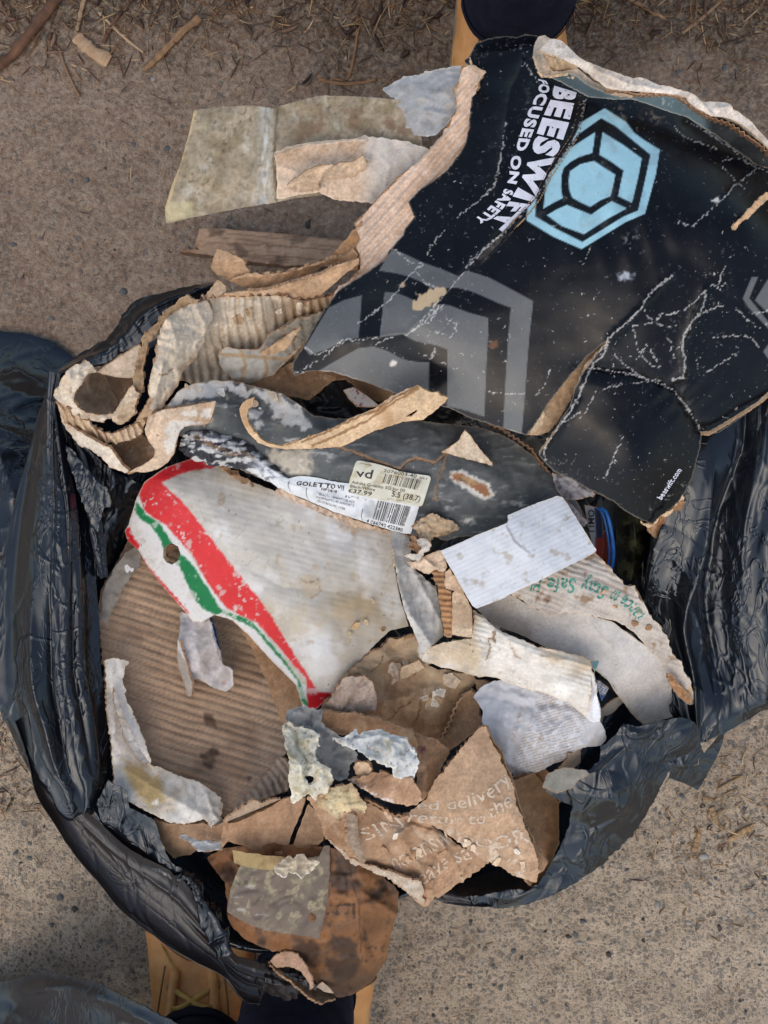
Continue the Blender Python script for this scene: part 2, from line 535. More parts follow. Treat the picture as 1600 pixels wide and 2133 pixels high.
def sheet(name, parent, outline, ctrl, paint, sp=4.0, th=2.5, jag=2.0, jsc=14, seed=0, clean=(), zf=None, wob=0.0, wsc=60,
          crum=0.0, csc=40, corr=None, folds=(), steps=(), holes=(), under=None, edge=(165, 130, 98), mat=None, label=None, cat=None,
          group=None, crs=None, rim=None):
    """a torn sheet of card, paper or film: outline in photo pixels, heights (mm) through the control points"""
    S = Surf()
    out = densify(outline, sp, jag, jsc, seed, clean)
    q_ = np.array(outline)[:, :2]
    box = (q_[:, 0].min(), q_[:, 0].max(), q_[:, 1].min(), q_[:, 1].max())
    area = abs(0.5 * np.sum(q_[:, 0] * np.roll(q_[:, 1], -1) - q_[:, 1] * np.roll(q_[:, 0], -1)))
    if crs is None:
        crs = 1.0 if (mat is None and corr is None) else (0.35 if mat is None else 0.0)
    ncr = int(min(60, crs * (4 + (box[1] - box[0]) * (box[3] - box[2]) / 1500.0)))
    if rim is None:
        rim = 0.45 if (mat is None or mat is M_PRINT) and th > 0.6 else 0.0
    base = tps(ctrl)
    def z(x, y):
        x = np.asarray(x, float); y = np.asarray(y, float)
        r = base(x, y)
        if wob: r = r + wob * fbm(x / wsc, y / wsc, 3, seed + 11)
        if crum: r = r + crum * crumple(x / csc, y / csc, seed + 23)
        if corr:
            per, ang, amp = corr[:3]
            wv = corr[3] if len(corr) > 3 else 0.12
            a = math.radians(ang)
            d = -x * math.sin(a) + y * math.cos(a)
            ph = d / per + wv * 3 * fbm(x / 150, y / 150, 2, seed + 3) + wv * fbm(x / 40, y / 40, 2, seed + 5)
            s_ = np.sin(2 * math.pi * ph)
            r = r + amp * (1.3 - 2.3 * ((1 - s_) / 2) ** 2.2) * (0.75 + 0.5 * fbm(x / 70, y / 70, 2, seed + 8))
        for ln, amp, wd in folds:
            xx = x + 2.5 * fbm(x / 25, y / 25, 2, seed + 4); yy = y + 2.5 * fbm(x / 25 + 9, y / 25, 2, seed + 4)
            r = r + amp * np.exp(-dline(ln, xx.ravel(), yy.ravel()).reshape(x.shape) / wd)
        for ln, amp, wd in steps:
            d = dline(ln, x.ravel(), y.ravel()).reshape(x.shape)
            sd = np.zeros(x.shape)
            best = np.full(x.shape, 1e9)
            for i in range(len(ln) - 1):
                x0, y0 = ln[i][:2]; x1, y1 = ln[i + 1][:2]
                mx, my = (x0 + x1) / 2, (y0 + y1) / 2
                e = dline(ln[i:i + 2], x.ravel(), y.ravel()).reshape(x.shape)
                k = e < best
                best = np.where(k, e, best)
                sd = np.where(k, (x1 - x0) * (y - y0) - (y1 - y0) * (x - x0), sd)
            r = r + np.where(sd > 0, amp * np.exp(-d / wd), 0)
        if ncr > 0: r = r + creases(x, y, ncr, seed + 77, 42, min(2.4, 1.0 + 0.3 * crum), 4.2, None, 6.2, box)
        if zf is not None: r = r + zf(x, y)
        return r / 1000.0
    S.z = z
    o_ = np.array(out)
    x0, y0 = o_.min(0) - sp; x1, y1 = o_.max(0) + sp
    nx = int((x1 - x0) / sp) + 2; ny = int((y1 - y0) / sp) + 2
    gx, gy = np.meshgrid(x0 + np.arange(nx) * sp, y0 + np.arange(ny) * sp)
    cx = (gx[:-1, :-1] + sp / 2).ravel(); cy = (gy[:-1, :-1] + sp / 2).ravel()
    keep = inside(out, cx, cy)
    hd = []
    for h in holes:
        h2 = densify(h, sp, jag * 0.7, jsc, seed + 5)
        hd.append(h2)
        keep &= ~inside(h2, cx, cy)
    ii = np.arange(nx * ny).reshape(ny, nx)
    Q = np.stack([ii[1:, :-1].ravel(), ii[1:, 1:].ravel(), ii[:-1, 1:].ravel(), ii[:-1, :-1].ravel()], 1)[keep]
    use = np.unique(Q); mp = np.full(nx * ny, -1); mp[use] = np.arange(len(use))
    Q = mp[Q]
    X = gx.ravel()[use].copy(); Y = gy.ravel()[use].copy()
    cnt = np.bincount(Q.ravel(), minlength=len(X))
    bd = np.nonzero(cnt < 4)[0]
    bx, by = X[bd].copy(), Y[bd].copy()
    best = np.full(len(bd), 1e9); nxp = bx.copy(); nyp = by.copy()
    for pl in [out] + hd:
        a = np.array(pl); b = np.roll(a, -1, 0)
        for i in range(len(a)):
            if abs(a[i, 0] - b[i, 0]) + abs(a[i, 1] - b[i, 1]) < 1e-9: continue
            dx, dy = b[i] - a[i]
            k = np.nonzero((np.abs(bx - a[i, 0]) < 4 * sp + abs(dx)) & (np.abs(by - a[i, 1]) < 4 * sp + abs(dy)))[0]
            if not len(k): continue
            t = np.clip(((bx[k] - a[i, 0]) * dx + (by[k] - a[i, 1]) * dy) / (dx * dx + dy * dy), 0, 1)
            qx = a[i, 0] + t * dx; qy = a[i, 1] + t * dy
            d = np.hypot(bx[k] - qx, by[k] - qy)
            g = d < best[k]
            kk = k[g]
            best[kk] = d[g]; nxp[kk] = qx[g]; nyp[kk] = qy[g]
    ok = best < 1.3 * sp
    X[bd] = np.where(ok, nxp, bx); Y[bd] = np.where(ok, nyp, by)
    Z = z(X, Y)
    V = W(X, Y, Z)
    P = Paint(X, Y, seed); paint(P)
    if rim > 0:
        dr = dline(out, X, Y, True, 14.0)
        wr_ = 1.0 + 3.6 * np.clip(0.5 + 0.9 * fbm(X / 16, Y / 16, 3, seed + 91), 0, 1.6) * jag / 2.2
        m = sstep(wr_, wr_ * 0.35, dr) * rim
        P.c = P.c * (1 - m[:, None]) + (rgb(*edge) * 1.12 * (1 + 0.10 * fbm(X / 5, Y / 5, 2, seed + 93))[:, None]) * m[:, None]
        P.r = P.r * (1 - m) + 0.85 * m
    U = Paint(X, Y, seed + 50)
    (under or (lambda p: p.fill(*edge).var(0.1)))(U)
    S.obj = shell(name, V, Q, th / 1000.0, P, U, edge, mat or M_CARD, parent)
    if label or cat: tag(S.obj, label, cat, group)
    return S

def catmull(P, n):
    """resample control rows P (k, ..., d) to n along the first axis"""
    P = np.asarray(P, float); k = len(P)
    if k == 2:
        t = np.linspace(0, 1, n)
        sh = (n,) + (1,) * (P.ndim - 1)
        return P[0] * (1 - t.reshape(sh)) + P[1] * t.reshape(sh)
    t = np.linspace(0, k - 1, n); i = np.minimum(t.astype(int), k - 2); f = (t - i).reshape((n,) + (1,) * (P.ndim - 1))
    def g(j):
        j = np.asarray(j)
        q = P[np.clip(j, 0, k - 1)].copy()
        lo = j < 0; hi = j > k - 1
        q[lo] = 2 * P[0] - P[1]; q[hi] = 2 * P[-1] - P[-2]
        return q
    a, b, c, d = g(i - 1), g(i), g(i + 1), g(i + 2)
    return 0.5 * (2 * b + (c - a) * f + (2 * a - 5 * b + 4 * c - d) * f ** 2 + (3 * b - a - 3 * c + d) * f ** 3)

def loft(name, parent, curves, nu, nv, paint=None, th=0.0, disp=None, mat=None, cut=None, edge=(165, 130, 98), under=None, seed=0,
         label=None, cat=None, group=None, world=False, dispn=None):
    """surface through rows of (px, py, z mm) points; disp(u, v, x, y) lifts it in mm, dispn along its normal"""
    rows = np.stack([catmull(np.array(c, float), nu) for c in curves])
    G = catmull(rows, nv)                                   # nv, nu, 3
    v, u = np.meshgrid(np.linspace(0, 1, nv), np.linspace(0, 1, nu), indexing='ij')
    X = G[..., 0].ravel(); Y = G[..., 1].ravel(); Z = G[..., 2].ravel() / 1000.0
    u = u.ravel(); v = v.ravel()
    if disp is not None: Z = Z + disp(u, v, X, Y) / 1000.0
    V = np.stack([X / 1000, Y / 1000, Z], 1) if world else W(X, Y, Z)
    ii = np.arange(nu * nv).reshape(nv, nu)
    Q = np.stack([ii[1:, :-1].ravel(), ii[1:, 1:].ravel(), ii[:-1, 1:].ravel(), ii[:-1, :-1].ravel()], 1)
    n = vnormals(V, Q)
    if n[:, 2].mean() < 0:
        Q = Q[:, ::-1]; n = -n
    if dispn is not None:
        V = V + n * (dispn(u, v, X, Y) / 1000.0)[:, None]
    if cut is not None:
        uc = u[Q].mean(1); vc = v[Q].mean(1)
        Q = Q[cut(uc, vc)]
    use = np.unique(Q); mp = np.full(len(V), -1); mp[use] = np.arange(len(use))
    Q = mp[Q]; V = V[use]; X = X[use]; Y = Y[use]; u = u[use]; v = v[use]
    P = Paint(X, Y, seed); P.u = u; P.v = v
    (paint or (lambda p: p.fill(20, 20, 22)))(P)
    if th > 0:
        U = Paint(X, Y, seed + 50)
        (under or (lambda p: p.fill(*edge).var(0.1)))(U)
        o = shell(name, V, Q, th / 1000.0, P, U, edge, mat or M_CARD, parent)
    else:
        o = make_mesh(name, V, Q, None, mat or M_CARD, parent, None, {'Col': lin(P.c), 'Rgh': P.r, 'Spk': P.s, 'Alp': P.a})
    if label or cat: tag(o, label, cat, group)
    return o

def fluted(name, parent, path, z, per=11.0, amp=4.0, w=2.2, h=4.0, c=(160, 120, 85), seed=0):
    """the wavy middle ply of corrugated card seen on a torn edge: a zigzag ribbon standing on its edge"""
    P = np.array(path, float)
    seg = np.hypot(*np.diff(P, axis=0).T[:2]); L = np.concatenate([[0], np.cumsum(seg)])
    n = max(8, int(L[-1] / (per / 8)))
    s = np.linspace(0, L[-1], n)
    xx = np.interp(s, L, P[:, 0]); yy = np.interp(s, L, P[:, 1])
    zz = np.interp(s, L, P[:, 2]) if P.shape[1] > 2 else np.full(n, z * 1.0)
    tx = np.gradient(xx); ty = np.gradient(yy); q = np.hypot(tx, ty); nx = -ty / q; ny = tx / q
    ph = 2 * math.pi * s / per + 1.2 * fbm(s / 60, s * 0, 2, seed)
    o = amp * 0.75 * np.sin(ph) * np.clip(0.55 + 1.1 * fbm(s / 40, s * 0 + 2, 3, seed + 2), 0.05, 1.5) + 3 * fbm(s / 50, s * 0 + 5, 2, seed + 6)
    A = np.stack([xx + nx * (o - w / 2), yy + ny * (o - w / 2), zz], 1)
    B = np.stack([xx + nx * (o + w / 2), yy + ny * (o + w / 2), zz], 1)
    return loft(name, parent, [A, B], n, 2, lambda p: p.fill(*c).var(0.15, 20), th=h, edge=tuple(int(v * 0.8) for v in c), seed=seed)

def quad_map(pairs_):
    """pairs_: list of (u, (bx,by), (tx,ty)) -> function (u, v) -> photo pixels, v = 0 baseline, 1 cap height"""
    us = np.array([p[0] for p in pairs_]); B = np.array([p[1] for p in pairs_], float); T = np.array([p[2] for p in pairs_], float)
    def f(u, v):
        bx = np.interp(u, us, B[:, 0]); by = np.interp(u, us, B[:, 1])
        tx = np.interp(u, us, T[:, 0]); ty = np.interp(u, us, T[:, 1])
        return bx + (tx - bx) * v, by + (ty - by) * v
    return f

def quadc(bl, br, tr, tl):
    return quad_map([(0, bl, tl), (1, br, tr)])

def flat_print(name, parent, surf, mapping, U, Vv, T, c, lift=0.35, wear=0.0, seed=0, rough=0.5, wsc=7):
    """ink laid on a sheet: a mesh that follows the sheet's surface"""
    x, y = mapping(U, Vv)
    if wear > 0:
        cx = x[T].mean(1); cy = y[T].mean(1)
        k = 0.5 + 0.6 * fbm(cx / wsc, cy / wsc, 3, seed + 3) > wear
        T = T[k]
        if not len(T): return None
    z = surf.z(x, y) + lift / 1000.0
    V = W(x, y, z)
    a = V[T[:, 1]] - V[T[:, 0]]; b = V[T[:, 2]] - V[T[:, 0]]
    fl = np.cross(a, b)[:, 2] < 0
    T = np.where(fl[:, None], T[:, ::-1], T)
    n = len(V)
    P = Paint(x, y, seed); P.fill(*c).var(0.06, 20)
    return make_mesh(name, V, None, T, M_PRINT, parent, None, {'Col': lin(P.c), 'Rgh': np.full(n, rough), 'Spk': np.full(n, 0.2), 'Alp': np.ones(n)})

def text_mesh(s, bold=0.0, maxlen=0.08):
    cu = bpy.data.curves.new('t', 'FONT'); cu.body = s; cu.offset = bold; cu.resolution_u = 3
    cu.space_character = 1.0 + bold * 3.4
    ob = bpy.data.objects.new('t', cu); COL.objects.link(ob)
    dg = bpy.context.evaluated_depsgraph_get()
    me = bpy.data.meshes.new_from_object(ob.evaluated_get(dg))
    bm = bmesh.new(); bm.from_mesh(me)
    bmesh.ops.triangulate(bm, faces=bm.faces[:])
    for _ in range(4):
        e = [q for q in bm.edges if q.calc_length() > maxlen]
        if not e: break
        bmesh.ops.subdivide_edges(bm, edges=e, cuts=1)
        bmesh.ops.triangulate(bm, faces=bm.faces[:])
    bm.verts.index_update()
    V = np.array([q.co[:2] for q in bm.verts]); T = np.array([[q.index for q in f.verts] for f in bm.faces])
    bm.free(); bpy.data.objects.remove(ob); bpy.data.meshes.remove(me)
    return V, T

def text(name, parent, surf, s, mapping, c, bold=0.0, wear=0.0, seed=0, lift=0.35, maxlen=0.12):
    V, T = text_mesh(s, bold, maxlen)
    U = (V[:, 0] - V[:, 0].min()) / (np.ptp(V[:, 0]) + 1e-9)
    cap = 0.70 if any(ch.isupper() or ch.isdigit() or ch in 'bdfhklt' for ch in s) else 0.52
    return flat_print(name, parent, surf, mapping, U, V[:, 1] / cap, T, c, lift, wear, seed)

def barcode(name, parent, surf, mapping, c=(40, 40, 40), n=30, seed=0, wear=0.0, lift=0.35):
    rs = random.Random(seed)
    U = []; Vv = []; T = []
    ws = [rs.choice([1, 1, 2, 3]) for _ in range(2 * n)]
    tot = sum(ws); p = 0
    for i, w in enumerate(ws):
        if i % 2 == 0:
            k = 8; b = len(U)
            for j in range(k + 1):
                for q in (p, p + w * 0.9):
                    U.append(q / tot); Vv.append(j / k)
            for j in range(k):
                a = b + 2 * j
                T += [(a, a + 1, a + 3), (a, a + 3, a + 2)]
        p += w
    return flat_print(name, parent, surf, mapping, np.array(U), np.array(Vv), np.array(T), c, lift, wear, seed)

# ------------------------------------------------------------------ the ground: trodden earth over worn tarmac
def ground_material():
    m, nt, b = mat_new('earth_and_tarmac')
    v = obj_vec(nt)
    sep = nt.nodes.new('ShaderNodeSeparateXYZ'); nt.links.new(v, sep.inputs[0])
    big = noise(nt, v, 4.0, 5, 0.6)
    mid = noise(nt, v, 28, 6, 0.65)
    fine = noise(nt, v, 190, 6, 0.7)
    grit = noise(nt, v, 620, 3, 0.7)
    # earth lies thicker towards the verge (+y), tarmac is barer on the near side
    e = mathn(nt, 'ADD', sep.outputs['Y'], mathn(nt, 'MULTIPLY', mathn(nt, 'SUBTRACT', big, 0.5), 0.7))
    e = mathn(nt, 'ADD', e, mathn(nt, 'MULTIPLY', sep.outputs['X'], 0.12))
    earth = maprange(nt, e, -0.32, 0.20)
    verge = maprange(nt, mathn(nt, 'ADD', e, mathn(nt, 'MULTIPLY', mathn(nt, 'SUBTRACT', mid, 0.5), 0.3)), 0.36, 0.54)
    tar = mixc(nt, maprange(nt, mid, 0.3, 0.7), (0.47, 0.36, 0.25), (0.70, 0.55, 0.395))
    ear = mixc(nt, maprange(nt, mid, 0.3, 0.7), (0.215, 0.136, 0.092), (0.350, 0.242, 0.172))
    ver = mixc(nt, maprange(nt, mid, 0.3, 0.7), (0.050, 0.032, 0.021), (0.120, 0.078, 0.050))
    c = mixc(nt, earth, tar, ear)
    c = mixc(nt, verge, c, ver)
    c = mixc(nt, mathn(nt, 'MULTIPLY', maprange(nt, fine, 0.35, 0.75), 0.55), c, (0.66, 0.55, 0.42))
    c = mixc(nt, mathn(nt, 'MULTIPLY', maprange(nt, grit, 0.58, 0.78), 0.42), c, (0.10, 0.078, 0.062))
    hs = None
    for sc, thr, amt, seed in ((480, 0.40, 0.6, 7.1), (270, 0.38, 0.62, 3.3), (155, 0.36, 0.62, 11.0), (85, 0.30, 0.55, 0.0)):
        mp = nt.nodes.new('ShaderNodeMapping'); nt.links.new(v, mp.inputs[0]); mp.inputs['Location'].default_value = (seed, seed * .7, 0)
        vo = nt.nodes.new('ShaderNodeTexVoronoi'); vo.inputs['Scale'].default_value = sc
        nt.links.new(mp.outputs[0], vo.inputs['Vector'])
        sc_ = nt.nodes.new('ShaderNodeSeparateColor'); nt.links.new(vo.outputs['Color'], sc_.inputs[0])
        dn = mathn(nt, 'ADD', vo.outputs['Distance'], mathn(nt, 'MULTIPLY', mathn(nt, 'SUBTRACT', fine, 0.5), 0.8))
        msk = maprange(nt, dn, thr, thr - 0.07)
        pres = maprange(nt, mathn(nt, 'SUBTRACT', sc_.outputs[0], mathn(nt, 'MULTIPLY', earth, 0.46)), 0.28, 0.36)
        msk = mathn(nt, 'MULTIPLY', msk, pres)
        ramp = nt.nodes.new('ShaderNodeValToRGB')
        cr = ramp.color_ramp
        cr.elements[0].position = 0.0; cr.elements[0].color = (0.085, 0.085, 0.085, 1)
        cr.elements[1].position = 1.0; cr.elements[1].color = (0.46, 0.40, 0.34, 1)
        for p, q in ((0.3, (0.15, 0.155, 0.15, 1)), (0.6, (0.20, 0.20, 0.185, 1)), (0.82, (0.26, 0.21, 0.16, 1))):
            el = cr.elements.new(p); el.color = q
        nt.links.new(sc_.outputs[1], ramp.inputs[0])
        film = maprange(nt, noise(nt, mp.outputs[0], 35, 5, 0.7), 0.30, 0.52)
        c = mixc(nt, mathn(nt, 'MULTIPLY', mathn(nt, 'MULTIPLY', msk, amt), film), c, ramp.outputs[0])
        hs = msk if hs is None else mathn(nt, 'MAXIMUM', hs, mathn(nt, 'MULTIPLY', msk, 0.7))
    nt.links.new(c, b.inputs['Base Color'])
    b.inputs['Roughness'].default_value = 0.9
    b.inputs['Specular IOR Level'].default_value = 0.2
    h = mathn(nt, 'ADD', mathn(nt, 'MULTIPLY', fine, 1.0), mathn(nt, 'MULTIPLY', grit, 0.4))
    h = mathn(nt, 'ADD', h, mathn(nt, 'MULTIPLY', hs, 0.45))
    h = mathn(nt, 'ADD', h, mathn(nt, 'MULTIPLY', mid, 1.2))
    bumpn(nt, b, h, 0.9, 0.005)
    return m

def ground_z(x, y):
    d = np.hypot(x, y)
    f = np.clip(1.6 - d, 0.25, 1)
    z = 4.0 * fbm(x * 9, y * 9, 4, 2) + 1.6 * fbm(x * 60, y * 60, 3, 5) + 1.5 * np.abs(fbm(x * 150, y * 150, 2, 8))
    z = z + 9 * sstep(0.38, 0.62, y + 0.05 * fbm(x * 8, y * 8, 2, 4)) * (0.5 + 0.8 * np.abs(fbm(x * 22, y * 22, 3, 9)))
    return (z * f - 4) / 1000.0

def axis(c0, c1, st):
    a = np.arange(c0, c1, st)
    ext = np.cumsum(st * 1.22 ** np.arange(1, 48))
    ext = ext[ext < 45]
    return np.concatenate([(a[0] - ext)[::-1], a, a[-1] + ext])

gxs = axis(-0.50, 0.50, 0.0026); gys = axis(-0.62, 0.62, 0.0026)
GX, GY = np.meshgrid(gxs, gys)
GZ = ground_z(GX.ravel(), GY.ravel())
gi = np.arange(GX.size).reshape(GX.shape)
GQ = np.stack([gi[:-1, :-1].ravel(), gi[:-1, 1:].ravel(), gi[1:, 1:].ravel(), gi[1:, :-1].ravel()], 1)
ground = make_mesh('ground', np.stack([GX.ravel(), GY.ravel(), GZ], 1), GQ, None, ground_material())
tag(ground, 'brown trodden earth and worn tarmac strewn with grit and straw', 'ground', kind='structure')

# ---- stones lying in the earth, parts of the ground
def stone_mat(name, c1, c2):
    m, nt, b = mat_new(name)
    v = obj_vec(nt)
    c = mixc(nt, maprange(nt, noise(nt, v, 170, 6, 0.7), 0.3, 0.7), c1, c2)
    nt.links.new(c, b.inputs['Base Color'])
    b.inputs['Roughness'].default_value = 0.8
    bumpn(nt, b, noise(nt, v, 500, 4, 0.7), 0.5, 0.002)
    return m
stone_mats = [stone_mat('slate_stone', (0.075, 0.082, 0.088), (0.16, 0.165, 0.165)), stone_mat('dark_stone', (0.035, 0.033, 0.032), (0.10, 0.09, 0.08)),
              stone_mat('brown_stone', (0.15, 0.11, 0.08), (0.27, 0.21, 0.16)), stone_mat('pale_stone', (0.30, 0.28, 0.25), (0.50, 0.47, 0.43)),
              stone_mat('grey_green_stone', (0.11, 0.12, 0.11), (0.22, 0.22, 0.19))]
stone_meshes = []
for mi_, sm in enumerate(stone_mats):
    for q in range(4):
        bm = bmesh.new()
        rs = random.Random(mi_ * 10 + q)
        for i in range(20):
            d = Vector((rs.gauss(0, 1), rs.gauss(0, 1), rs.gauss(0, 1))).normalized()
            bm.verts.new((d.x * rs.uniform(.8, 1.1), d.y * rs.uniform(.6, .85), d.z * rs.uniform(.5, .7)))
        r = bmesh.ops.convex_hull(bm, input=bm.verts[:])
        bmesh.ops.delete(bm, geom=[g for g in bm.verts if not g.link_faces], context='VERTS')
        for f in bm.faces: f.smooth = q % 2 == 0
        me = bpy.data.meshes.new('stone'); bm.to_mesh(me); bm.free()
        me.materials.append(sm); stone_meshes.append(me)
bag_zone = px("430,600 270,665 100,790 10,1200 20,1430 70,1680 200,1870 450,2060 600,2060 830,1900 1010,1885 1250,1790 1450,1600 1600,1480 1640,300 1350,200 1050,70 850,420 700,560")
def stone(x, y, r, k, h=0.35):
    o = bpy.data.objects.new('stone', stone_meshes[k]); COL.objects.link(o); o.parent = ground
    p = W(x, y, 0.0)
    gz = float(ground_z(np.array([p[0]]), np.array([p[1]]))[0])
    o.location = Vector((p[0], p[1], gz + r * h * 0.2)) - ground.location
    o.scale = (r, r * random.uniform(.75, 1.1), r * random.uniform(.5, .9)); o.rotation_euler = (random.uniform(-.3, .3), random.uniform(-.3, .3), random.uniform(0, 6.3))
for x, y, r, k in [(318, 162, 7, 3), (276, 298, 8, 0), (345, 308, 10, 0), (178, 372, 9, 0), (642, 465, 11, 1), (256, 605, 12, 0), (105, 662, 9, 4), (28, 508, 9, 0),
                   (1467, 1785, 12, 3), (1544, 1590, 11, 3), (1372, 1887, 10, 3), (1350, 1944, 9, 3), (1270, 1992, 10, 1), (1565, 1905, 9, 3), (1436, 1925, 8, 3), (1500, 1935, 11, 1),
                   (1510, 140, 8, 0), (1412, 150, 9, 0), (1200, 1950, 9, 4), (1070, 1985, 8, 0), (1045, 2060, 8, 4), (125, 1870, 10, 0), (155, 1895, 10, 1), (60, 1790, 8, 4), (90, 75, 9, 4), (1490, 1180, 9, 1)]:
    stone(x, y, r * S0, k * 4 + random.randrange(4))
cnt = 0
while cnt < 274:
    x = random.uniform(-20, 1620); y = random.uniform(-20, 2150)
    if inside(bag_zone, np.array([x]), np.array([y]))[0]: continue
    dens = 0.35 if y < 700 else (0.55 if x < 400 else 1.0)
    if random.random() > dens: continue
    r = random.choice([3.2, 3.8, 4.2, 5, 5.5, 6.5, 8]) * S0
    stone(x, y, r, random.choices([0, 1, 2, 3, 4], [4, 4, 5, 1.2, 3])[0] * 4 + random.randrange(4), random.uniform(-1.0, 0.6))
    cnt += 1

# ---- loose straw and chopped stems: too many to count
def slivers(name, items):
    Vs = []; Qs = []; Cs = []; b = 0; GS = []; ZO = []
    for (x, y, L, w, ang, c, bend, zoff) in items:
        nseg = 4
        p = ((x - CX) * S0, (CY - y) * S0)
        ca, sa = math.cos(ang), math.sin(ang)
        for i in range(nseg + 1):
            t = i / nseg - 0.5
            ox = t * L; oy = bend * L * (t * t - 0.08)
            ww = w * (1 - 0.75 * abs(2 * t) ** 3) * 0.5
            cx = p[0] + ca * ox - sa * oy; cy = p[1] + sa * ox + ca * oy
            for (sx, sz) in ((-1, 0), (0, 1), (1, 0), (0, -0.6)):
                Vs.append((cx - sa * ww * sx, cy + ca * ww * sx, ww * 0.8 * sz + zoff + 0.002 * abs(t))); Cs.append(c); GS.append((cx, cy))
        for i in range(nseg):
            for j in range(4):
                a0 = b + i * 4 + j; a1 = b + i * 4 + (j + 1) % 4
                Qs.append((a0, a1, a1 + 4, a0 + 4))
        Qs.append((b + 3, b + 2, b + 1, b)); e = b + nseg * 4; Qs.append((e, e + 1, e + 2, e + 3))
        b += (nseg + 1) * 4
    Vs = np.array(Vs); GS = np.array(GS)
    Vs[:, 2] += ground_z(GS[:, 0], GS[:, 1])
    C = np.array(Cs, float) / 255
    n = len(Vs)
    return make_mesh(name, Vs, Qs, None, M_CARD, None, None, {'Col': lin(C), 'Rgh': np.full(n, .8), 'Spk': np.full(n, .4), 'Alp': np.ones(n)})
items = []
straw_cols = [(178, 142, 100), (150, 112, 78), (120, 85, 60), (196, 165, 124), (98, 72, 54), (160, 128, 92), (84, 62, 48)]
def scatter(n, fx, fy, lo, hi, wlo, whi, cw):
    for _ in range(n):
        x, y = fx(), fy()
        c = random.choices(straw_cols, cw)[0]; f = random.uniform(.75, 1.1)
        items.append((x, y, random.uniform(lo, hi) * S0 * (random.random() ** 1.3 + 0.4), random.uniform(wlo, whi) * S0, random.uniform(0, 6.3), tuple(min(255, q * f) for q in c), random.gauss(0, .13), random.uniform(0.0005, 0.005)))
scatter(1500, lambda: random.uniform(-60, 1660), lambda: min(300, -60 + abs(random.gauss(0, 100))), 8, 44, 1.4, 3.2, [2, 3, 5, 2, 5, 3, 5])
scatter(170, lambda: random.uniform(-60, 1660), lambda: -20 + abs(random.gauss(0, 85)), 20, 90, 1.8, 3.8, [3, 4, 4, 2, 4, 3, 3])
scatter(420, lambda: random.uniform(-60, 1660), lambda: -40 + abs(random.gauss(0, 80)), 12, 60, 1.4, 3.0, [5, 4, 2, 6, 1, 4, 1])
scatter(230, lambda: random.gauss(1500, 100), lambda: random.gauss(1710, 100), 5, 34, 1.6, 4.2, [6, 3, 2, 5, 1, 4, 1])
scatter(380, lambda: random.uniform(-40, 1640), lambda: random.uniform(150, 2150), 6, 32, 1.5, 3.2, [5, 3, 2, 4, 2, 4, 2])
scatter(160, lambda: random.uniform(-20, 120), lambda: random.uniform(1480, 1700), 8, 40, 1.6, 3.5, [3, 3, 3, 2, 3, 3, 3])
straw = slivers('straw', items)
tag(straw, 'loose chopped straw and dry stems scattered over the earth', 'straw', kind='stuff')

# dead leaf litter in the verge, one mass
leaf_items = []
for _ in range(170):
    leaf_items.append((random.uniform(-60, 1660), -70 + abs(random.gauss(0, 75)), random.uniform(12, 44) * S0, random.uniform(5, 13) * S0, random.uniform(0, 6.3),
                       tuple(q * fl_ for fl_ in [random.uniform(.6, 1.1)] for q in random.choice([(88, 64, 50), (112, 82, 64), (70, 52, 42), (124, 96, 78)])), random.uniform(-.4, .4), random.uniform(0, .006)))
tag(slivers('leaf_litter', leaf_items), 'brown dead leaf scraps matted along the verge', 'leaf litter', kind='stuff')

# ---- single sticks and splinters one can point to
def stick(name, label, cat, pts, r0, r1, c, c2, seed, flat=0.7, group=None):
    P = catmull(np.array([(x, y, 0) for x, y in pts], float), 40)
    n = 40; k = 10
    V = []; cc = []
    Wd = W(P[:, 0], P[:, 1], np.zeros(n))
    for i in range(n):
        t = i / (n - 1)
        a = Wd[min(i + 1, n - 1)] - Wd[max(i - 1, 0)]; a = a / np.linalg.norm(a)
        s_ = np.array([-a[1], a[0], 0])
        r = (r0 + (r1 - r0) * t) * S0 * (1 + 0.22 * pn(np.array([t * 9]), np.array([seed * 1.3]), seed)[0])
        gz = ground_z(Wd[i:i + 1, 0], Wd[i:i + 1, 1])[0]
        for j in range(k):
            an = 2 * math.pi * j / k
            rr = r * (1 + 0.12 * pn(np.array([j * 1.7]), np.array([t * 6.0]), seed)[0])
            V.append(Wd[i] + s_ * rr * math.cos(an) + np.array([0, 0, gz + 0.001 + flat * rr + flat * rr * math.sin(an)]))
            q = 0.5 + 0.5 * pn(np.array([t * 4.0]), np.array([j * 0.9]), seed + 4)[0]
            cc.append(np.array(c) * (1 - q) + np.array(c2) * q)
    Q = []
    for i in range(n - 1):
        for j in range(k):
            Q.append((i * k + j, (i + 1) * k + j, (i + 1) * k + (j + 1) % k, i * k + (j + 1) % k))
    T = [(0, j + 1, j + 2)[::1] for j in range(k - 2)] + [((n - 1) * k, (n - 1) * k + j + 2, (n - 1) * k + j + 1) for j in range(k - 2)]
    m = len(V)
    o = make_mesh(name, V, Q, T, M_CARD, None, None, {'Col': lin(np.array(cc) / 255), 'Rgh': np.full(m, .8), 'Spk': np.full(m, .6), 'Alp': np.ones(m)})
    return tag(o, label, cat, group)
G_ = 'sticks and splinters lying on the verge'
stick('twig', 'thick reddish brown twig slanting across the top left corner', 'twig', pairs("-20,150 30,110 90,40 135,-20"), 12, 11, (120, 82, 58), (84, 60, 46), 1, group=G_)
stick('wood_splinter', 'short broad pale splinter lying right of the reddish twig', 'splinter', pairs("160,78 190,105 228,128"), 13, 15, (190, 160, 125), (165, 132, 100), 2, .35, group=G_)
stick('twig', 'straight tan stick slanting in the middle of the left verge', 'twig', pairs("300,146 345,105 418,40"), 6, 8, (160, 125, 88), (130, 98, 70), 3, group=G_)
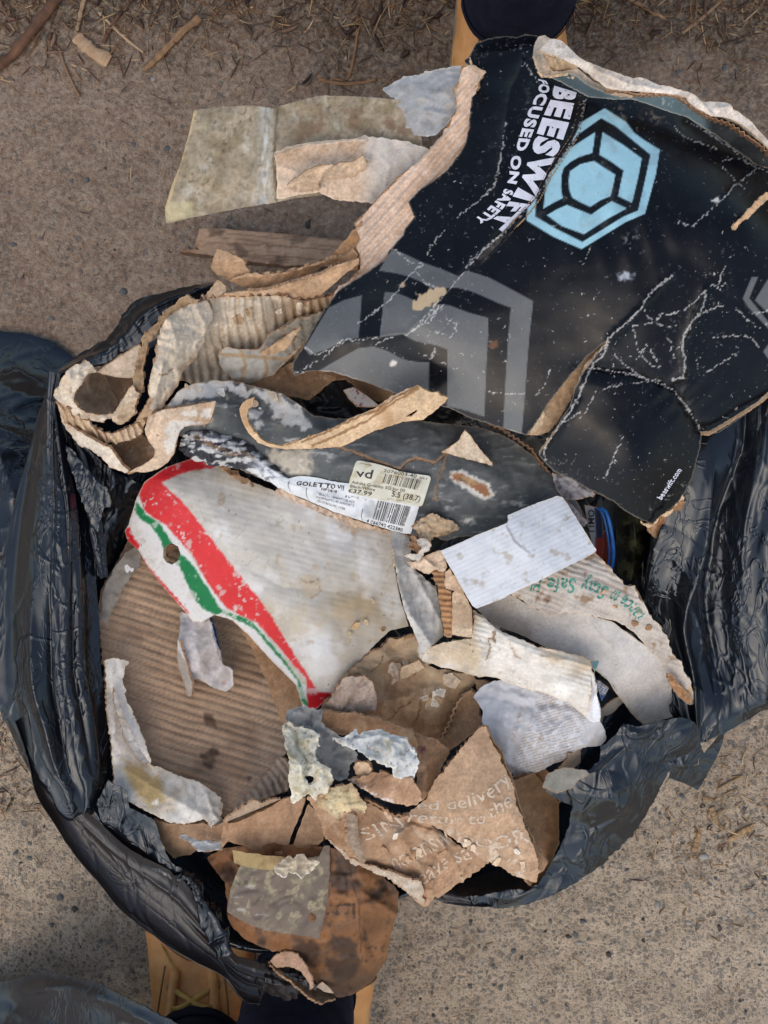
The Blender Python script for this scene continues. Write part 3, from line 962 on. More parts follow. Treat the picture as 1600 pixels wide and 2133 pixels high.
stick('stem', 'thin pale straw stem pointing down at the straight tan stick', 'stem', pairs("205,25 250,70 298,108"), 3, 3, (185, 160, 130), (160, 130, 100), 4, group=G_)
stick('twig', 'slim dark twig running up to the top edge above the tan stick', 'twig', pairs("216,90 235,55 285,-10"), 5, 4, (110, 78, 56), (84, 60, 46), 5, group=G_)
stick('stem', 'bent dry stem hanging below the short broad splinter', 'stem', pairs("120,95 140,150 165,200"), 3, 3, (150, 120, 90), (120, 90, 66), 6, group=G_)
stick('stem', 'thin upright stem beside the short broad splinter, near the top edge', 'stem', pairs("180,-10 168,30 158,75"), 5, 4, (170, 145, 112), (140, 110, 84), 7, group=G_)
stick('stem', 'curved straw stem lying left of the tan boot', 'stem', pairs("745,30 742,90 725,160 690,162"), 3, 2.5, (140, 105, 74), (120, 88, 64), 8, group=G_)
stick('stem', 'long flat straw lying above the tape strip', 'stem', pairs("665,165 720,174 785,166"), 4, 3, (150, 112, 76), (120, 88, 64), 9, group=G_)
stick('stem', 'long thin stem slanting at the top right of the verge', 'stem', pairs("1300,-8 1345,18 1385,40"), 4, 3.5, (165, 135, 102), (140, 108, 80), 10, group=G_)
stick('stem', 'thin stem crossing the verge nearest the right edge', 'stem', pairs("1420,70 1460,40 1510,-6"), 3.5, 3, (165, 135, 102), (140, 108, 80), 11, group=G_)
G2 = 'straw splinters right of the black sack'
stick('wood_splinter', 'forked tan splinter lying farthest right beside the black sack', 'splinter', pairs("1518,1752 1545,1735 1568,1724"), 5, 7, (188, 155, 112), (150, 118, 82), 12, .4, group=G2)
stick('wood_splinter', 'narrow tan splinter lying upright just left of the pale stone', 'splinter', pairs("1447,1775 1456,1745 1462,1725"), 7, 3, (180, 148, 108), (150, 118, 82), 13, .4, group=G2)
stick('wood_splinter', 'pointed tan splinter lying above the pale stone', 'splinter', pairs("1483,1682 1492,1708 1508,1732"), 6, 3, (170, 138, 100), (150, 118, 82), 14, .4, group=G2)
stick('stem', 'thin stem lying crosswise near the right sack corner', 'stem', pairs("1495,1645 1520,1632 1548,1618"), 3, 3, (175, 148, 110), (150, 118, 82), 15, group=G2)

# ---- a weathered board offcut lying behind the sack
plank_o = px("345,518 420,523 405,512 415,476 470,478 560,484 640,492 720,500 780,512 790,552 700,556 600,553 520,545 450,534")
def plank_paint(p):
    p.fill(176, 146, 120).var(0.1, 120)
    g = fbm(p.x / 160 + p.y / 500, (p.y - 0.09 * p.x) / 5.5, 4, 3)
    p.mix((122, 96, 76), sstep(0.0, 0.45, g) * 0.65); p.mix((178, 148, 122), sstep(0.05, 0.5, -g) * 0.55)
    p.nz((70, 54, 46), 50, 0.1, 0.5, 0.5, 7); p.mix((176, 122, 84), sstep(440, 350, p.x) * 0.8); p.s[:] = 0.6
sheet('wood_offcut', None, plank_o, [(345, 518, 26), (600, 480, 34), (600, 550, 20), (780, 530, 30)], plank_paint, sp=3, th=18, jag=2, jsc=25, seed=31, wob=1.2, wsc=30,
      edge=(120, 92, 72), corr=(5.5, 5.5, 0.35, 0.2), under=lambda p: p.fill(120, 92, 72), label='weathered split board offcut lying on the earth under the tape strip', cat='wood')

# ------------------------------------------------------------------ people: tan work boots and navy trousers
def leather_material():
    m, nt, b = mat_new('tan_nubuck')
    v = obj_vec(nt)
    n1 = noise(nt, v, 30, 5, 0.6); n2 = noise(nt, v, 700, 3, 0.6)
    c = mixc(nt, maprange(nt, n1, 0.3, 0.7), (0.64, 0.27, 0.080), (0.84, 0.405, 0.14))
    c = mixc(nt, mathn(nt, 'MULTIPLY', maprange(nt, noise(nt, v, 75, 6, 0.7), 0.55, 0.75), 0.5), c, (0.26, 0.13, 0.05))
    nt.links.new(c, b.inputs['Base Color']); b.inputs['Roughness'].default_value = 0.62
    h = mathn(nt, 'ADD', mathn(nt, 'MULTIPLY', n2, 0.3), noise(nt, v, 60, 3, 0.5, 0.6))
    bumpn(nt, b, h, 0.4, 0.003)
    return m
def cloth_material():
    m, nt, b = mat_new('navy_twill')
    v = obj_vec(nt)
    w = nt.nodes.new('ShaderNodeTexWave'); w.inputs['Scale'].default_value = 500; w.inputs['Distortion'].default_value = 1.5; nt.links.new(v, w.inputs[0])
    c = mixc(nt, maprange(nt, noise(nt, v, 60, 6, 0.7), 0.3, 0.7), (0.008, 0.010, 0.022), (0.017, 0.021, 0.042))
    nt.links.new(c, b.inputs['Base Color']); b.inputs['Roughness'].default_value = 0.9
    b.inputs['Specular IOR Level'].default_value = 0.2
    h = mathn(nt, 'ADD', mathn(nt, 'MULTIPLY', w.outputs['Fac'], 0.2), noise(nt, v, 28, 4, 0.5, 0.4))
    bumpn(nt, b, h, 0.5, 0.006)
    return m
def plain(name, c, r=0.6):
    m, nt, b = mat_new(name)
    v = obj_vec(nt)
    cc = mixc(nt, maprange(nt, noise(nt, v, 120, 5, 0.6), 0.3, 0.7), tuple(q * .75 for q in c), tuple(min(1, q * 1.15) for q in c))
    nt.links.new(cc, b.inputs['Base Color']); b.inputs['Roughness'].default_value = r
    bumpn(nt, b, noise(nt, v, 400, 3, 0.6), 0.2, 0.001)
    return m
M_LEATHER = leather_material(); M_CLOTH = cloth_material()
M_LACE = plain('yellow_brown_lace', (0.60, 0.36, 0.09), 0.8); M_SOLE = plain('boot_rubber', (0.30, 0.20, 0.11), 0.8); M_EYE = plain('brass_eyelet', (0.35, 0.27, 0.14), 0.35)

def ring_mesh(name, rings, mat, parent, cap0=True, cap1=True):
    """rings: arrays (k,3) in world metres"""
    V = np.concatenate(rings); k = len(rings[0]); n = len(rings)
    Q = [(i * k + j, i * k + (j + 1) % k, (i + 1) * k + (j + 1) % k, (i + 1) * k + j) for i in range(n - 1) for j in range(k)]
    T = []
    if cap0: T += [(0, j + 2, j + 1) for j in range(k - 2)]
    if cap1: T += [((n - 1) * k, (n - 1) * k + j + 1, (n - 1) * k + j + 2) for j in range(k - 2)]
    me_o = make_mesh(name, V, Q, T or None, mat, parent)
    bm = bmesh.new(); bm.from_mesh(me_o.data); bmesh.ops.recalc_face_normals(bm, faces=bm.faces[:]); bm.to_mesh(me_o.data); bm.free()
    return me_o

def tube(name, pts, r, mat, parent, k=8, n=40):
    P = catmull(np.array(pts, float), n)
    rings = []
    for i in range(n):
        t = P[min(i + 1, n - 1)] - P[max(i - 1, 0)]; t /= np.linalg.norm(t) + 1e-12
        up = np.array([0, 0, 1.0]) if abs(t[2]) < 0.9 else np.array([1.0, 0, 0])
        a = np.cross(t, up); a /= np.linalg.norm(a); b_ = np.cross(a, t)
        rr = r(i / (n - 1)) if callable(r) else r
        rings.append(np.array([P[i] + rr * (a * math.cos(2 * math.pi * j / k) + b_ * math.sin(2 * math.pi * j / k)) for j in range(k)]))
    return ring_mesh(name, rings, mat, parent)

def boot(parent, heel, ang, wd=1.0, laces=True):
    """work boot 0.31 m long; heel = ground point (x, y) m, ang = direction of the toe"""
    ca, sa = math.cos(ang), math.sin(ang)
    def P(l, w, z):
        return np.array([heel[0] + ca * l - sa * w, heel[1] + sa * l + ca * w, z])
    # upper: cross-sections from heel to toe  (length, half width, bottom, top, roundness)
    secs = [(0.000, .020, .030, .150), (0.006, .033, .028, .165), (0.03, .040, .027, .175), (0.07, .044, .026, .178), (0.105, .045, .026, .168), (0.13, .045, .026, .142), (0.155, .046, .026, .120),
            (0.18, .0485, .026, .105), (0.205, .051, .026, .096), (0.235, .053, .026, .090), (0.262, .052, .026, .084), (0.284, .046, .026, .074), (0.300, .034, .027, .060), (0.308, .018, .030, .047)]
    rings = []
    S_ = catmull(np.array(secs), 46)
    for l, hw, z0, z1 in S_:
        r = []
        for j in range(32):
            a = 2 * math.pi * j / 32
            ex = 0.62
            cx_ = math.copysign(abs(math.cos(a)) ** ex, math.cos(a)); sz = math.copysign(abs(math.sin(a)) ** ex, math.sin(a))
            zc = (z0 + z1) / 2; hz = (z1 - z0) / 2
            tp = 1 - 0.30 * max(0, sz) * min(1, (z1 - .06) / .1)
            wr = 1 + 0.02 * pn(np.array([l * 60]), np.array([a * 2]), 3)[0]
            r.append(P(l, cx_ * hw * wd * tp * wr, zc + hz * sz))
        rings.append(np.array(r))
    up = ring_mesh('boot_upper', rings, M_LEATHER, parent)
    rings = []
    for zz_, gr in ((0.0, .97), (0.006, 1.03), (0.024, 1.04), (0.032, 1.0)):
        r = []
        for j in range(48):
            a = 2 * math.pi * j / 48
            l = 0.156 + 0.160 * math.cos(a) * gr
            hw = np.interp(l, [0, .03, .1, .15, .24, .29, .312], [.036, .041, .042, .044, .056, .047, .02]) * wd
            r.append(P(l, hw * math.copysign(abs(math.sin(a)) ** 0.55, math.sin(a)) * gr, zz_))
        rings.append(np.array(r))
    ring_mesh('sole', rings, M_SOLE, parent)
    # tongue, seams of the vamp and quarters
    for sgn in (-1, 1):
        pts = [P(.240, sgn * .050 * wd, .050), P(.225, sgn * .040 * wd, .076), P(.205, sgn * .026 * wd, .0975), P(.19, sgn * .014 * wd, .1045)]
        tube('stitched_seam', pts, 0.0010, M_LACE, parent, 6, 20)
        pts = [P(.192, sgn * .017 * wd, .103), P(.165, sgn * .020 * wd, .116), P(.14, sgn * .023 * wd, .136), P(.118, sgn * .024 * wd, .160)]
        tube('facing', pts, lambda t: 0.0045, M_LEATHER, parent, 8, 20)
    M_SEAM = bpy.data.materials.get('dark_seam') or plain('dark_seam', (0.24, 0.115, 0.036), 0.7)
    for off in (0.0, 0.0045):
        pts = [P(.218 + off, .0535 * wd, .050), P(.222 + off, .049 * wd, .074), P(.219 + off, .034 * wd, .0905), P(.205 + off, .014 * wd, .0975), P(.200 + off, 0, .099), P(.205 + off, -.014 * wd, .0975), P(.219 + off, -.034 * wd, .0905), P(.222 + off, -.049 * wd, .074), P(.218 + off, -.0535 * wd, .050)]
        tube('stitched_seam', pts, 0.0009 if off else 0.0014, M_SEAM, parent, 6, 60)
    for sgn in (-1, 1):
        tube('stitched_seam', [P(.196, sgn * .027 * wd, .1005), P(.165, sgn * .032 * wd, .112), P(.14, sgn * .034 * wd, .128), P(.118, sgn * .035 * wd, .150)], 0.0009, M_SEAM, parent, 6, 30)
    if laces:
        for i, l in enumerate((.178, .160, .143, .127)):
            zt = float(np.interp(l, [.105, .13, .155, .18, .205], [.168, .142, .120, .105, .096]))
            for sgn in (-1, 1):
                e = P(l, sgn * .021 * wd, zt - .004)
                tube('eyelet', [e + np.array([0, 0, -.003]), e + np.array([0, 0, .0045])], lambda t: 0.0042, M_EYE, parent, 10, 4)
                q = l - .015; zq = float(np.interp(q, [.09, .105, .13, .155, .18], [.172, .168, .142, .120, .105]))
                tube('lace', [P(l, sgn * .021 * wd, zt + .001), P(l - .004, sgn * .010 * wd, zt + .009), P(q + .003, -sgn * .010 * wd, zq + .009), P(q, -sgn * .021 * wd, zq + .001)], 0.0027, M_LACE, parent, 7, 20)

def trouser(parent, path, rad, seed, flat=1.0):
    """one leg of the trousers: rings along a rising path, with drape folds"""
    P = catmull(np.array(path, float), 60); R = catmull(np.array([[r] for r in rad], float), 60)[:, 0]
    rings = []
    k = 56
    for i in range(60):
        r = []
        for j in range(k):
            a = 2 * math.pi * j / k
            f = 1 + 0.045 * pn(np.array([math.cos(a) * 1.6 + 5]), np.array([math.sin(a) * 1.6 + i * .10]), seed)[0] + 0.025 * pn(np.array([a * 2]), np.array([i * .35]), seed + 3)[0] * (1 - abs(j / k - .5))
            if i == 3: f *= 1.018
            if i == 5: f *= 0.985
            r.append(P[i] + np.array([math.cos(a), math.sin(a) * flat, 0]) * R[i] * f)
        rings.append(np.array(r))
    inner = [rr * 1.0 for rr in rings[:1]]
    o = ring_mesh('trouser_leg', rings, M_CLOTH, parent, cap0=True, cap1=True)
    # stitched hem band
    hem = [((rings[i] - P[i]) * 1.03 + P[i]) for i in (0, 1, 2, 3, 4)]
    o2 = ring_mesh('hem', hem, M_CLOTH, parent, False, False)
    return o

def gp(x, y, z=0.0):
    return W(x, y, z)
# person facing the sack from behind it (top of the photograph)
a0 = gp(1066, 20, .10)
far_p = thing('person', 'person in tan boots and navy trousers standing behind the black box', 'person', (1066, -60, 0))
boot(far_p, (a0[0] + .002, a0[1] + .155), -math.pi / 2, 1.12)
boot(far_p, (a0[0] + .20, a0[1] + .42), -math.pi / 2 + .2, 1.12, False)
c0 = gp(1090, -42, .19)
trouser(far_p, [(c0[0], c0[1] + .002, .145), (c0[0], c0[1] + .006, .20), (c0[0], c0[1] + .03, .30), (c0[0] - .005, c0[1] + .05, .40), (c0[0] - .01, c0[1] + .10, .52)], [.048, .050, .056, .062, .070], 4)
trouser(far_p, [(a0[0] + .20, a0[1] + .36, .12), (a0[0] + .19, a0[1] + .37, .2), (a0[0] + .18, a0[1] + .38, .35), (a0[0] + .17, a0[1] + .38, .52)], [.05, .055, .062, .07], 6)
# photographer's own feet (bottom of the photograph)
near_p = thing('person', 'photographer\'s tan laced boot and navy trouser legs at the bottom edge', 'person', (520, 2200, 0))
b0 = gp(416, 1895, .09)
boot(near_p, (b0[0] + .004, b0[1] - .243), math.pi / 2 + .04, 0.98)
b1 = gp(616, 1900, .09)
boot(near_p, (b1[0] + .012, b1[1] - .290), math.pi / 2 - .06, 0.92)
h0 = gp(402, 2244, .16)
trouser(near_p, [(h0[0], h0[1], .125), (h0[0] - .002, h0[1] - .012, .20), (h0[0], h0[1] - .05, .32), (h0[0] + .01, h0[1] - .12, .52)], [.047, .052, .062, .075], 8)
h1 = gp(612, 2135, .20)
trouser(near_p, [(h1[0], h1[1], .125), (h1[0] + .001, h1[1] - .012, .20), (h1[0], h1[1] - .05, .32), (h1[0] - .005, h1[1] - .14, .52)], [.047, .050, .060, .075], 9)

# ------------------------------------------------------------------ black refuse sacks
def wr(u, v, nu, nv, seed, p=1.0):
    """long soft drape folds: ridges across u, drawn out along v, fading in and out"""
    q = u * nu + 0.6 * fbm(u * 2.5, v * nv, 2, seed + 7)
    a = fbm(q, v * nv * 0.6, 2, seed, 0.35)
    r = 1 - 2.2 * np.sqrt(a * a + 0.003)
    m = 0.35 + 0.65 * sstep(-0.3, 0.4, pn(u * nu * 0.4, v * nv + 5, seed + 9))
    return r * m * p

def crk(x, y, sc, seed):
    return crumple(x / sc, y / sc, seed, 5)

sack = thing('refuse_sack', 'open black refuse sack overflowing with torn cardboard', 'bag', (800, 1300, 0))
ringpx = px("430,640 300,690 190,790 120,930 90,1080 85,1250 95,1420 120,1580 190,1740 300,1880 430,1980 560,2010 700,1960 820,1900 920,1868 1020,1872 1120,1855 1220,1785 1310,1690 1400,1560 1480,1420 1560,1250 1600,1080 1560,900 1440,760 1200,700 900,640 650,600")
cen = np.array([800.0, 1280.0])
R0 = np.array(ringpx + ringpx[:1])
def ring_at(scale, z, drop=0.0):
    q = cen + (R0 - cen) * scale
    return [(x, y, z) for x, y in q]
loft('sack_wall', sack, [ring_at(.50, 4), ring_at(.66, 60), ring_at(.82, 170), ring_at(.93, 285), ring_at(.965, 322), ring_at(.955, 332), ring_at(.925, 318), ring_at(.85, 270), ring_at(.74, 235), ring_at(.4, 215), ring_at(.02, 210)], 360, 120,
     mat=M_BAG, dispn=lambda u, v, x, y: 5 * drape(u, v, 70, 41, .002, .009))

def film(name, curves, nu, nv, folds=(9, 1.6, 8.0), cr=(2.0, 45), seed=1, mat=None, cut=None, th=0.35):
    def dn(u, v, x, y):
        return folds[2] * 1.35 * drape(u, v, int(folds[0] * 2.4), seed, .02, .075) + 0.30 * folds[2] * drape(u, v, int(folds[0] * 2.5), seed + 3, .008, .022) + 0.45 * cr[0] * crumple(x / cr[1] / 1.8, y / cr[1] / 1.8, seed + 5, 3) + creases(x, y, 70, seed + 8, 95, cr[0] * 1.0, 3.2, 1.5, .9)
    return loft(name, sack, curves, nu, nv, lambda p: p.fill(20, 20, 22), th=th, mat=mat or M_BAG, dispn=dn, cut=cut, seed=seed, edge=(20, 20, 22), under=lambda p: p.fill(20, 20, 22))

def wid(rows, z, k=5, bulge=14, drop=16):
    """rows of (left xy, right xy): make k-point curves with a rounded back"""
    out = []
    for i, (l, r) in enumerate(rows):
        zz = z[i] if isinstance(z, (list, tuple)) else z
        c = []
        for j in range(k):
            t = j / (k - 1)
            c.append((l[0] + (r[0] - l[0]) * t, l[1] + (r[1] - l[1]) * t, zz + bulge * math.sin(math.pi * t) - drop * abs(2 * t - 1) ** 3))
        out.append(c)
    return out

# left turned-down collar of the sack
L_ = px("118,776 87,862 56,998 33,1106 14,1233 9,1330 14,1440 38,1520 68,1590 112,1640 140,1680 162,1694")
R_ = px("124,779 130,862 160,956 192,1050 208,1180 217,1294 219,1397 232,1500 236,1600 226,1640 206,1680 184,1694")
film('rim_fold', wid(list(zip(L_, R_)), [428, 424, 420, 416, 414, 412, 410, 406, 402, 398, 394, 392], 6, 10, 16), 90, 300, (6, 2.2, 9), (1.4, 70), 61)
# dark inner wall behind that collar
film('inner_wall', [[(122, 790, 418), (180, 930, 400), (300, 1010, 380), (345, 1000, 360)], [(150, 950, 412), (195, 1000, 396), (270, 1060, 370), (300, 1060, 352)], [(185, 1080, 405), (205, 1090, 392), (240, 1120, 362), (275, 1130, 345)],
                    [(205, 1200, 400), (212, 1205, 388), (225, 1200, 358), (250, 1180, 340)]], 90, 110, (8, 0.8, 7), (1.0, 50), 63)
sm = zN("290,690 330,730 380,800 430,860 475,890 497,950 490,970 465,975 440,1040 436,1085 410,1050 370,960 330,850 300,760")
# crinkled torn lip inside the collar
S_lip = sheet('torn_lip', sack, sm, [(140, 930, 424), (230, 1040, 412), (205, 1100, 408), (170, 1000, 420)], lambda p: p.fill(46, 46, 52), sp=3, th=.5, jag=3, seed=64, crum=1.2, csc=16, mat=M_BAG, edge=(40, 40, 44), under=lambda p: p.fill(20, 20, 22))
# top left edge of the mouth
O_ = zL("890,275 760,325 570,380 480,490 400,560 330,585 232,660")
I_ = zL("900,300 790,350 690,430 590,530 520,580 400,625 240,668")
film('mouth_edge', wid(list(zip([p for p in O_], [p for p in I_])), [418, 424, 428, 428, 428, 428, 428], 6, 7, 14), 40, 160, (4, 1.5, 6), (1.2, 50), 66)
# lower left: thin rim seen through to the ground
Lo = zO("60,0 95,90 125,200 152,320 230,455 330,610 450,750 550,860 700,975 850,1075 985,1150 1040,1230 1090,1265 1150,1272")
Li = zO("170,60 215,180 270,280 345,370 460,470 550,555 640,610 740,660 820,720 880,810 935,910 985,990 1070,1050 1180,1085")
film('thin_rim', wid(list(zip(Lo, Li)), [398, 396, 394, 392, 390, 388, 387, 386, 385, 383, 380, 376, 370, 364], 7, -3, -7), 70, 260, (2.4, 1.2, 5), (1.6, 60), 68, M_FILM)
Lo2 = zO("1150,1272 1180,1225 1240,1235 1300,1240 1345,1205 1400,1215")
Li2 = zO("1180,1085 1170,1060 1220,1070 1260,1090 1330,1120 1420,1150")
film('thin_rim', wid(list(zip(Lo2, Li2)), [362, 358, 354, 352, 350, 350], 5, 3, 5), 40, 60, (4, 1.5, 4), (2, 30), 69, M_FILM)
# crinkled inner flap running down from the collar
fl = zO("430,370 480,270 520,290 560,310 575,390 640,420 690,450 712,520 735,590 765,640 830,670 845,700 800,715 770,710 690,665 620,640 560,600 500,530 450,450")
sheet('crinkled_flap', sack, fl, [(220, 1660, 404), (330, 1720, 398), (380, 1820, 392), (270, 1790, 386)], lambda p: p.fill(20, 20, 22), sp=3, th=.5, jag=2, seed=71, crum=3.0, csc=95, mat=M_BAG, edge=(30, 30, 33), under=lambda p: p.fill(20, 20, 22), wob=2, wsc=120, zf=lambda x, y: creases(x, y, 40, 31, 50, 2.0, 5.0, .9, 1.6))
Lt = zO("770,690 850,720 872,790 900,880 940,960 985,1045"); Rt = zO("825,670 870,720 915,800 955,870 985,950 1010,1035")
film('crinkled_flap', wid(list(zip(Lt, Rt)), [398, 396, 394, 392, 388, 384], 5, 7, 8), 34, 120, (4, 1.0, 5), (2.2, 24), 72)
# right hand wall pulled out sideways
film('side_wall', [[(1420, 850, 425), (1480, 850, 440), (1550, 840, 442), (1610, 820, 440), (1680, 790, 430)],
                   [(1425, 960, 432), (1468, 960, 446), (1540, 950, 440), (1600, 930, 440), (1700, 910, 430)],
                   [(1405, 1080, 424), (1445, 1090, 440), (1500, 1085, 430), (1580, 1060, 432), (1700, 1040, 425)],
                   [(1375, 1180, 412), (1420, 1200, 430), (1480, 1200, 420), (1570, 1180, 428), (1700, 1160, 425)],
                   [(1365, 1260, 398), (1410, 1300, 418), (1480, 1300, 416), (1580, 1290, 424), (1700, 1270, 420)],
                   [(1390, 1370, 396), (1430, 1400, 410), (1490, 1400, 412), (1590, 1390, 418), (1700, 1370, 415)],
                   [(1400, 1470, 398), (1440, 1480, 408), (1500, 1480, 410), (1590, 1460, 410), (1700, 1440, 405)],
                   [(1405, 1500, 400), (1448, 1545, 402), (1505, 1528, 402), (1600, 1474, 402), (1700, 1420, 398)]], 130, 260, (6, 1.5, 12), (2.2, 80), 74)
film('side_wall', [[(1330, 1060, 372), (1380, 1040, 390), (1430, 1030, 418)], [(1320, 1150, 352), (1365, 1150, 375), (1410, 1130, 414)], [(1330, 1250, 342), (1370, 1260, 370), (1400, 1250, 404)],
                   [(1380, 1400, 345), (1410, 1400, 370), (1440, 1400, 400)], [(1390, 1480, 345), (1420, 1490, 370), (1450, 1500, 398)]], 50, 160, (5, 1.0, 7), (1.6, 50), 75)
tri_ = zP("960,520 1000,600 1120,455 1095,560 1045,670 965,805 880,765 800,735 815,690 900,690 975,665")
sheet('hanging_corner', sack, tri_, [(1460, 1540, 396), (1455, 1640, 372), (1400, 1610, 388), (1510, 1520, 398)], lambda p: p.fill(20, 20, 22), sp=4, th=.5, jag=1, seed=76, crum=3, csc=50, mat=M_BAG, edge=(24, 24, 26), under=lambda p: p.fill(20, 20, 22))
# lower right flap, crumpled
lr = zP("85,765 100,815 170,860 245,895 238,960 218,1040 185,1130 130,1220 60,1340 0,1370 -110,1370 -250,1402 -492,1415 -470,1432 -330,1460 -150,1478 0,1450 120,1410 260,1340 420,1230 600,1060 720,860 800,700 900,690 965,660 985,560 968,445 920,405 860,393 790,410 740,400 680,430 610,445 540,425 515,470 470,520 415,560 405,640 345,690 290,730 180,770 120,770")
sheet('crumpled_flap', sack, lr, [(1140, 1640, 418), (1260, 1560, 426), (1400, 1510, 430), (1450, 1580, 410), (1360, 1680, 396), (1290, 1650, 424), (1220, 1760, 400), (1300, 1780, 380), (1120, 1870, 386), (1000, 1885, 382), (920, 1870, 380), (1190, 1700, 412)],
      lambda p: p.fill(20, 20, 22), sp=3.2, th=.5, jag=3, seed=78, crum=7, csc=130, mat=M_BAG, edge=(30, 30, 33), under=lambda p: p.fill(20, 20, 22), wob=2, wsc=140,
      zf=lambda x, y: creases(x, y, 75, 80, 85, 3.4, 6.0, -.7, 2.0) + creases(x, y, 120, 83, 24, 1.5, 3.6, .1, 1.4) * sstep(1570, 1500, y) + creases(x, y, 40, 84, 26, 1.2, 3.6) * np.exp(-((x - 1210) ** 2 + (y - 1700) ** 2) / 60 ** 2))
film('mouth_edge', [[(905, 1872, 380), (915, 1860, 384), (925, 1850, 372)], [(1010, 1888, 382), (1012, 1868, 380), (1015, 1820, 352)], [(1100, 1885, 384), (1100, 1850, 372), (1100, 1790, 340)], [(1180, 1850, 386), (1160, 1790, 365), (1140, 1740, 330)]], 40, 80, (3, 1, 4), (1.2, 40), 79, M_FILM)

# a second, tied sack lying on the earth at the left, a third at the near left corner
def lying_sack(name, label, outl, hgt, seed, mat, wrinkle, sp=5.0, ctrl=None, group=None, zb=4, wid_=320):
    P = np.array(outl)
    def zf(x, y):
        d = dline(outl, x.ravel(), y.ravel(), True).reshape(x.shape)
        t = np.clip(d / wid_, 0, 1)
        return hgt * (0.75 * t * t * (3 - 2 * t) + 0.25 * (1 - (1 - t) ** 2)) + wrinkle(x, y) * sstep(0, 40, d)
    return sheet(name, None, outl, ctrl or [(0, 0, zb), (1, 0, zb), (0, 1, zb), (500, 500, zb)], lambda p: p.fill(20, 20, 22), sp=sp, th=1.0, jag=2, seed=seed, zf=zf, mat=mat, edge=(18, 18, 20), under=lambda p: p.fill(18, 18, 20), label=label, cat='bag', group=group)
GB = 'black rubbish sacks'
sack['group'] = GB
lying_sack('refuse_sack', 'full black refuse sack lying on the earth at the left edge', px("-260,690 -100,680 0,690 60,695 110,712 160,748 210,800 300,900 320,1150 300,1350 180,1400 90,1425 40,1405 0,1440 -120,1480 -260,1460"), 95, 91, M_BAG,
           lambda x, y: creases(x, y, 110, 8, 150, 5.5, 7, -.2, .8) * (0.35 + .65 * sstep(760, 880, y)) + 1.6 * crumple(x / 120, y / 120, 8, 3) + 9 * np.exp(-np.abs(y - 800 - 30 * np.sin(x / 60)) / 60), group=GB)
hem_line = px("0,2045 45,2037 90,2022 150,2030 200,2040 280,2072 375,2150")
lying_sack('refuse_sack', 'glossy dark navy sack with a folded hem at the bottom left corner', px("-180,2070 -60,2050 0,2046 20,2042 45,2036 90,2021 150,2034 205,2048 280,2086 370,2133 470,2210 560,2330 300,2420 -180,2420"), 42, 93, M_NAVYBAG,
           lambda x, y: 13 * crumple(x / 200, y / 120, 12, 3) + creases(x, y, 50, 15, 130, 6, 8, .5, 1.4) + 7 * np.exp(-(dline(px("60,2060 150,2050 240,2090 330,2140 420,2210"), x.ravel(), y.ravel()).reshape(x.shape) / 14) ** 2), ctrl=[(-180, 2200, 5), (0, 2050, 50), (300, 2090, 185), (500, 2250, 205), (0, 2400, 40)], group=GB)

# ------------------------------------------------------------------ the rubbish in the sack, from the bottom up
KR = (172, 136, 102)
def kraft(c=KR, dark=(118, 84, 56), pale=(205, 176, 142), k=0.5, spk=0.5):
    def f(p):
        g_ = sum(c) / 3.0
        p.fill(*[(g_ + (v - g_) * 0.9) * 1.05 for v in c]).var(0.08, 90)
        p.c *= (1 + 0.10 * fbm(p.x / 5, p.y / 5, 2, p.seed + 5) + 0.07 * fbm(p.x / 14, p.y / 14, 2, p.seed + 6))[:, None]
        p.nz(dark, 120, 0.05, 0.6, k, 21); p.nz(pale, 60, 0.15, 0.6, k * 0.8, 23); p.nz(dark, 14, 0.3, 0.6, k * 0.7, 27); p.creased(dark, 70, .30); p.creased(pale, 38, .35, .05, 67)
        p.s[:] = spk; p.r[:] = 0.82
    return f
def whitecard(c=(214, 210, 202), stain=(176, 142, 98), k=0.5, spk=0.9):
    def f(p):
        p.fill(*c).var(0.05, 70)
        p.nz(stain, 130, 0.1, 0.7, k, 31); p.nz((170, 166, 160), 45, 0.15, 0.6, 0.35, 33); p.nz((150, 120, 85), 16, 0.4, 0.7, k * 0.8, 37); p.creased((150, 136, 118), 60, .35)
        p.s[:] = spk; p.r[:] = 0.62
    return f
def both(*fs):
    def f(p):
        for q in fs: q(p)
    return f
KB = lambda p: p.fill(150, 115, 84).var(0.12, 40)

# -- broad brown corrugated panel standing against the left of the sack
def brown_panel_paint(p):
    p.fill(184, 154, 126).var(0.08, 110)
    a = math.radians(17); d = -p.x * math.sin(a) + p.y * math.cos(a)
    g = fbm(p.x / 260, d / 4.5, 3, 6)
    p.mix((132, 104, 82), sstep(0.05, 0.5, g) * 0.5); p.mix((184, 156, 128), sstep(0.1, 0.5, -g) * 0.4)
    p.nz((112, 86, 66), 150, 0.0, 0.5, 0.4, 3)
    for q in ("590,395 620,400 645,440 640,465 615,455 590,440", "620,545 650,550 655,580 625,600 600,575", "570,575 600,570 610,600 580,610", "580,615 620,600 640,605 625,650 595,645", "775,680 800,675 795,695 778,697"):
        p.poly((72, 52, 40), zK(q), 3, 5, 14, 0.7)
    p.s[:] = 0.4
bp = thing('brown_cardboard', 'broad bare brown corrugated panel on the left under the red and green box', 'cardboard', (400, 1450, 330))
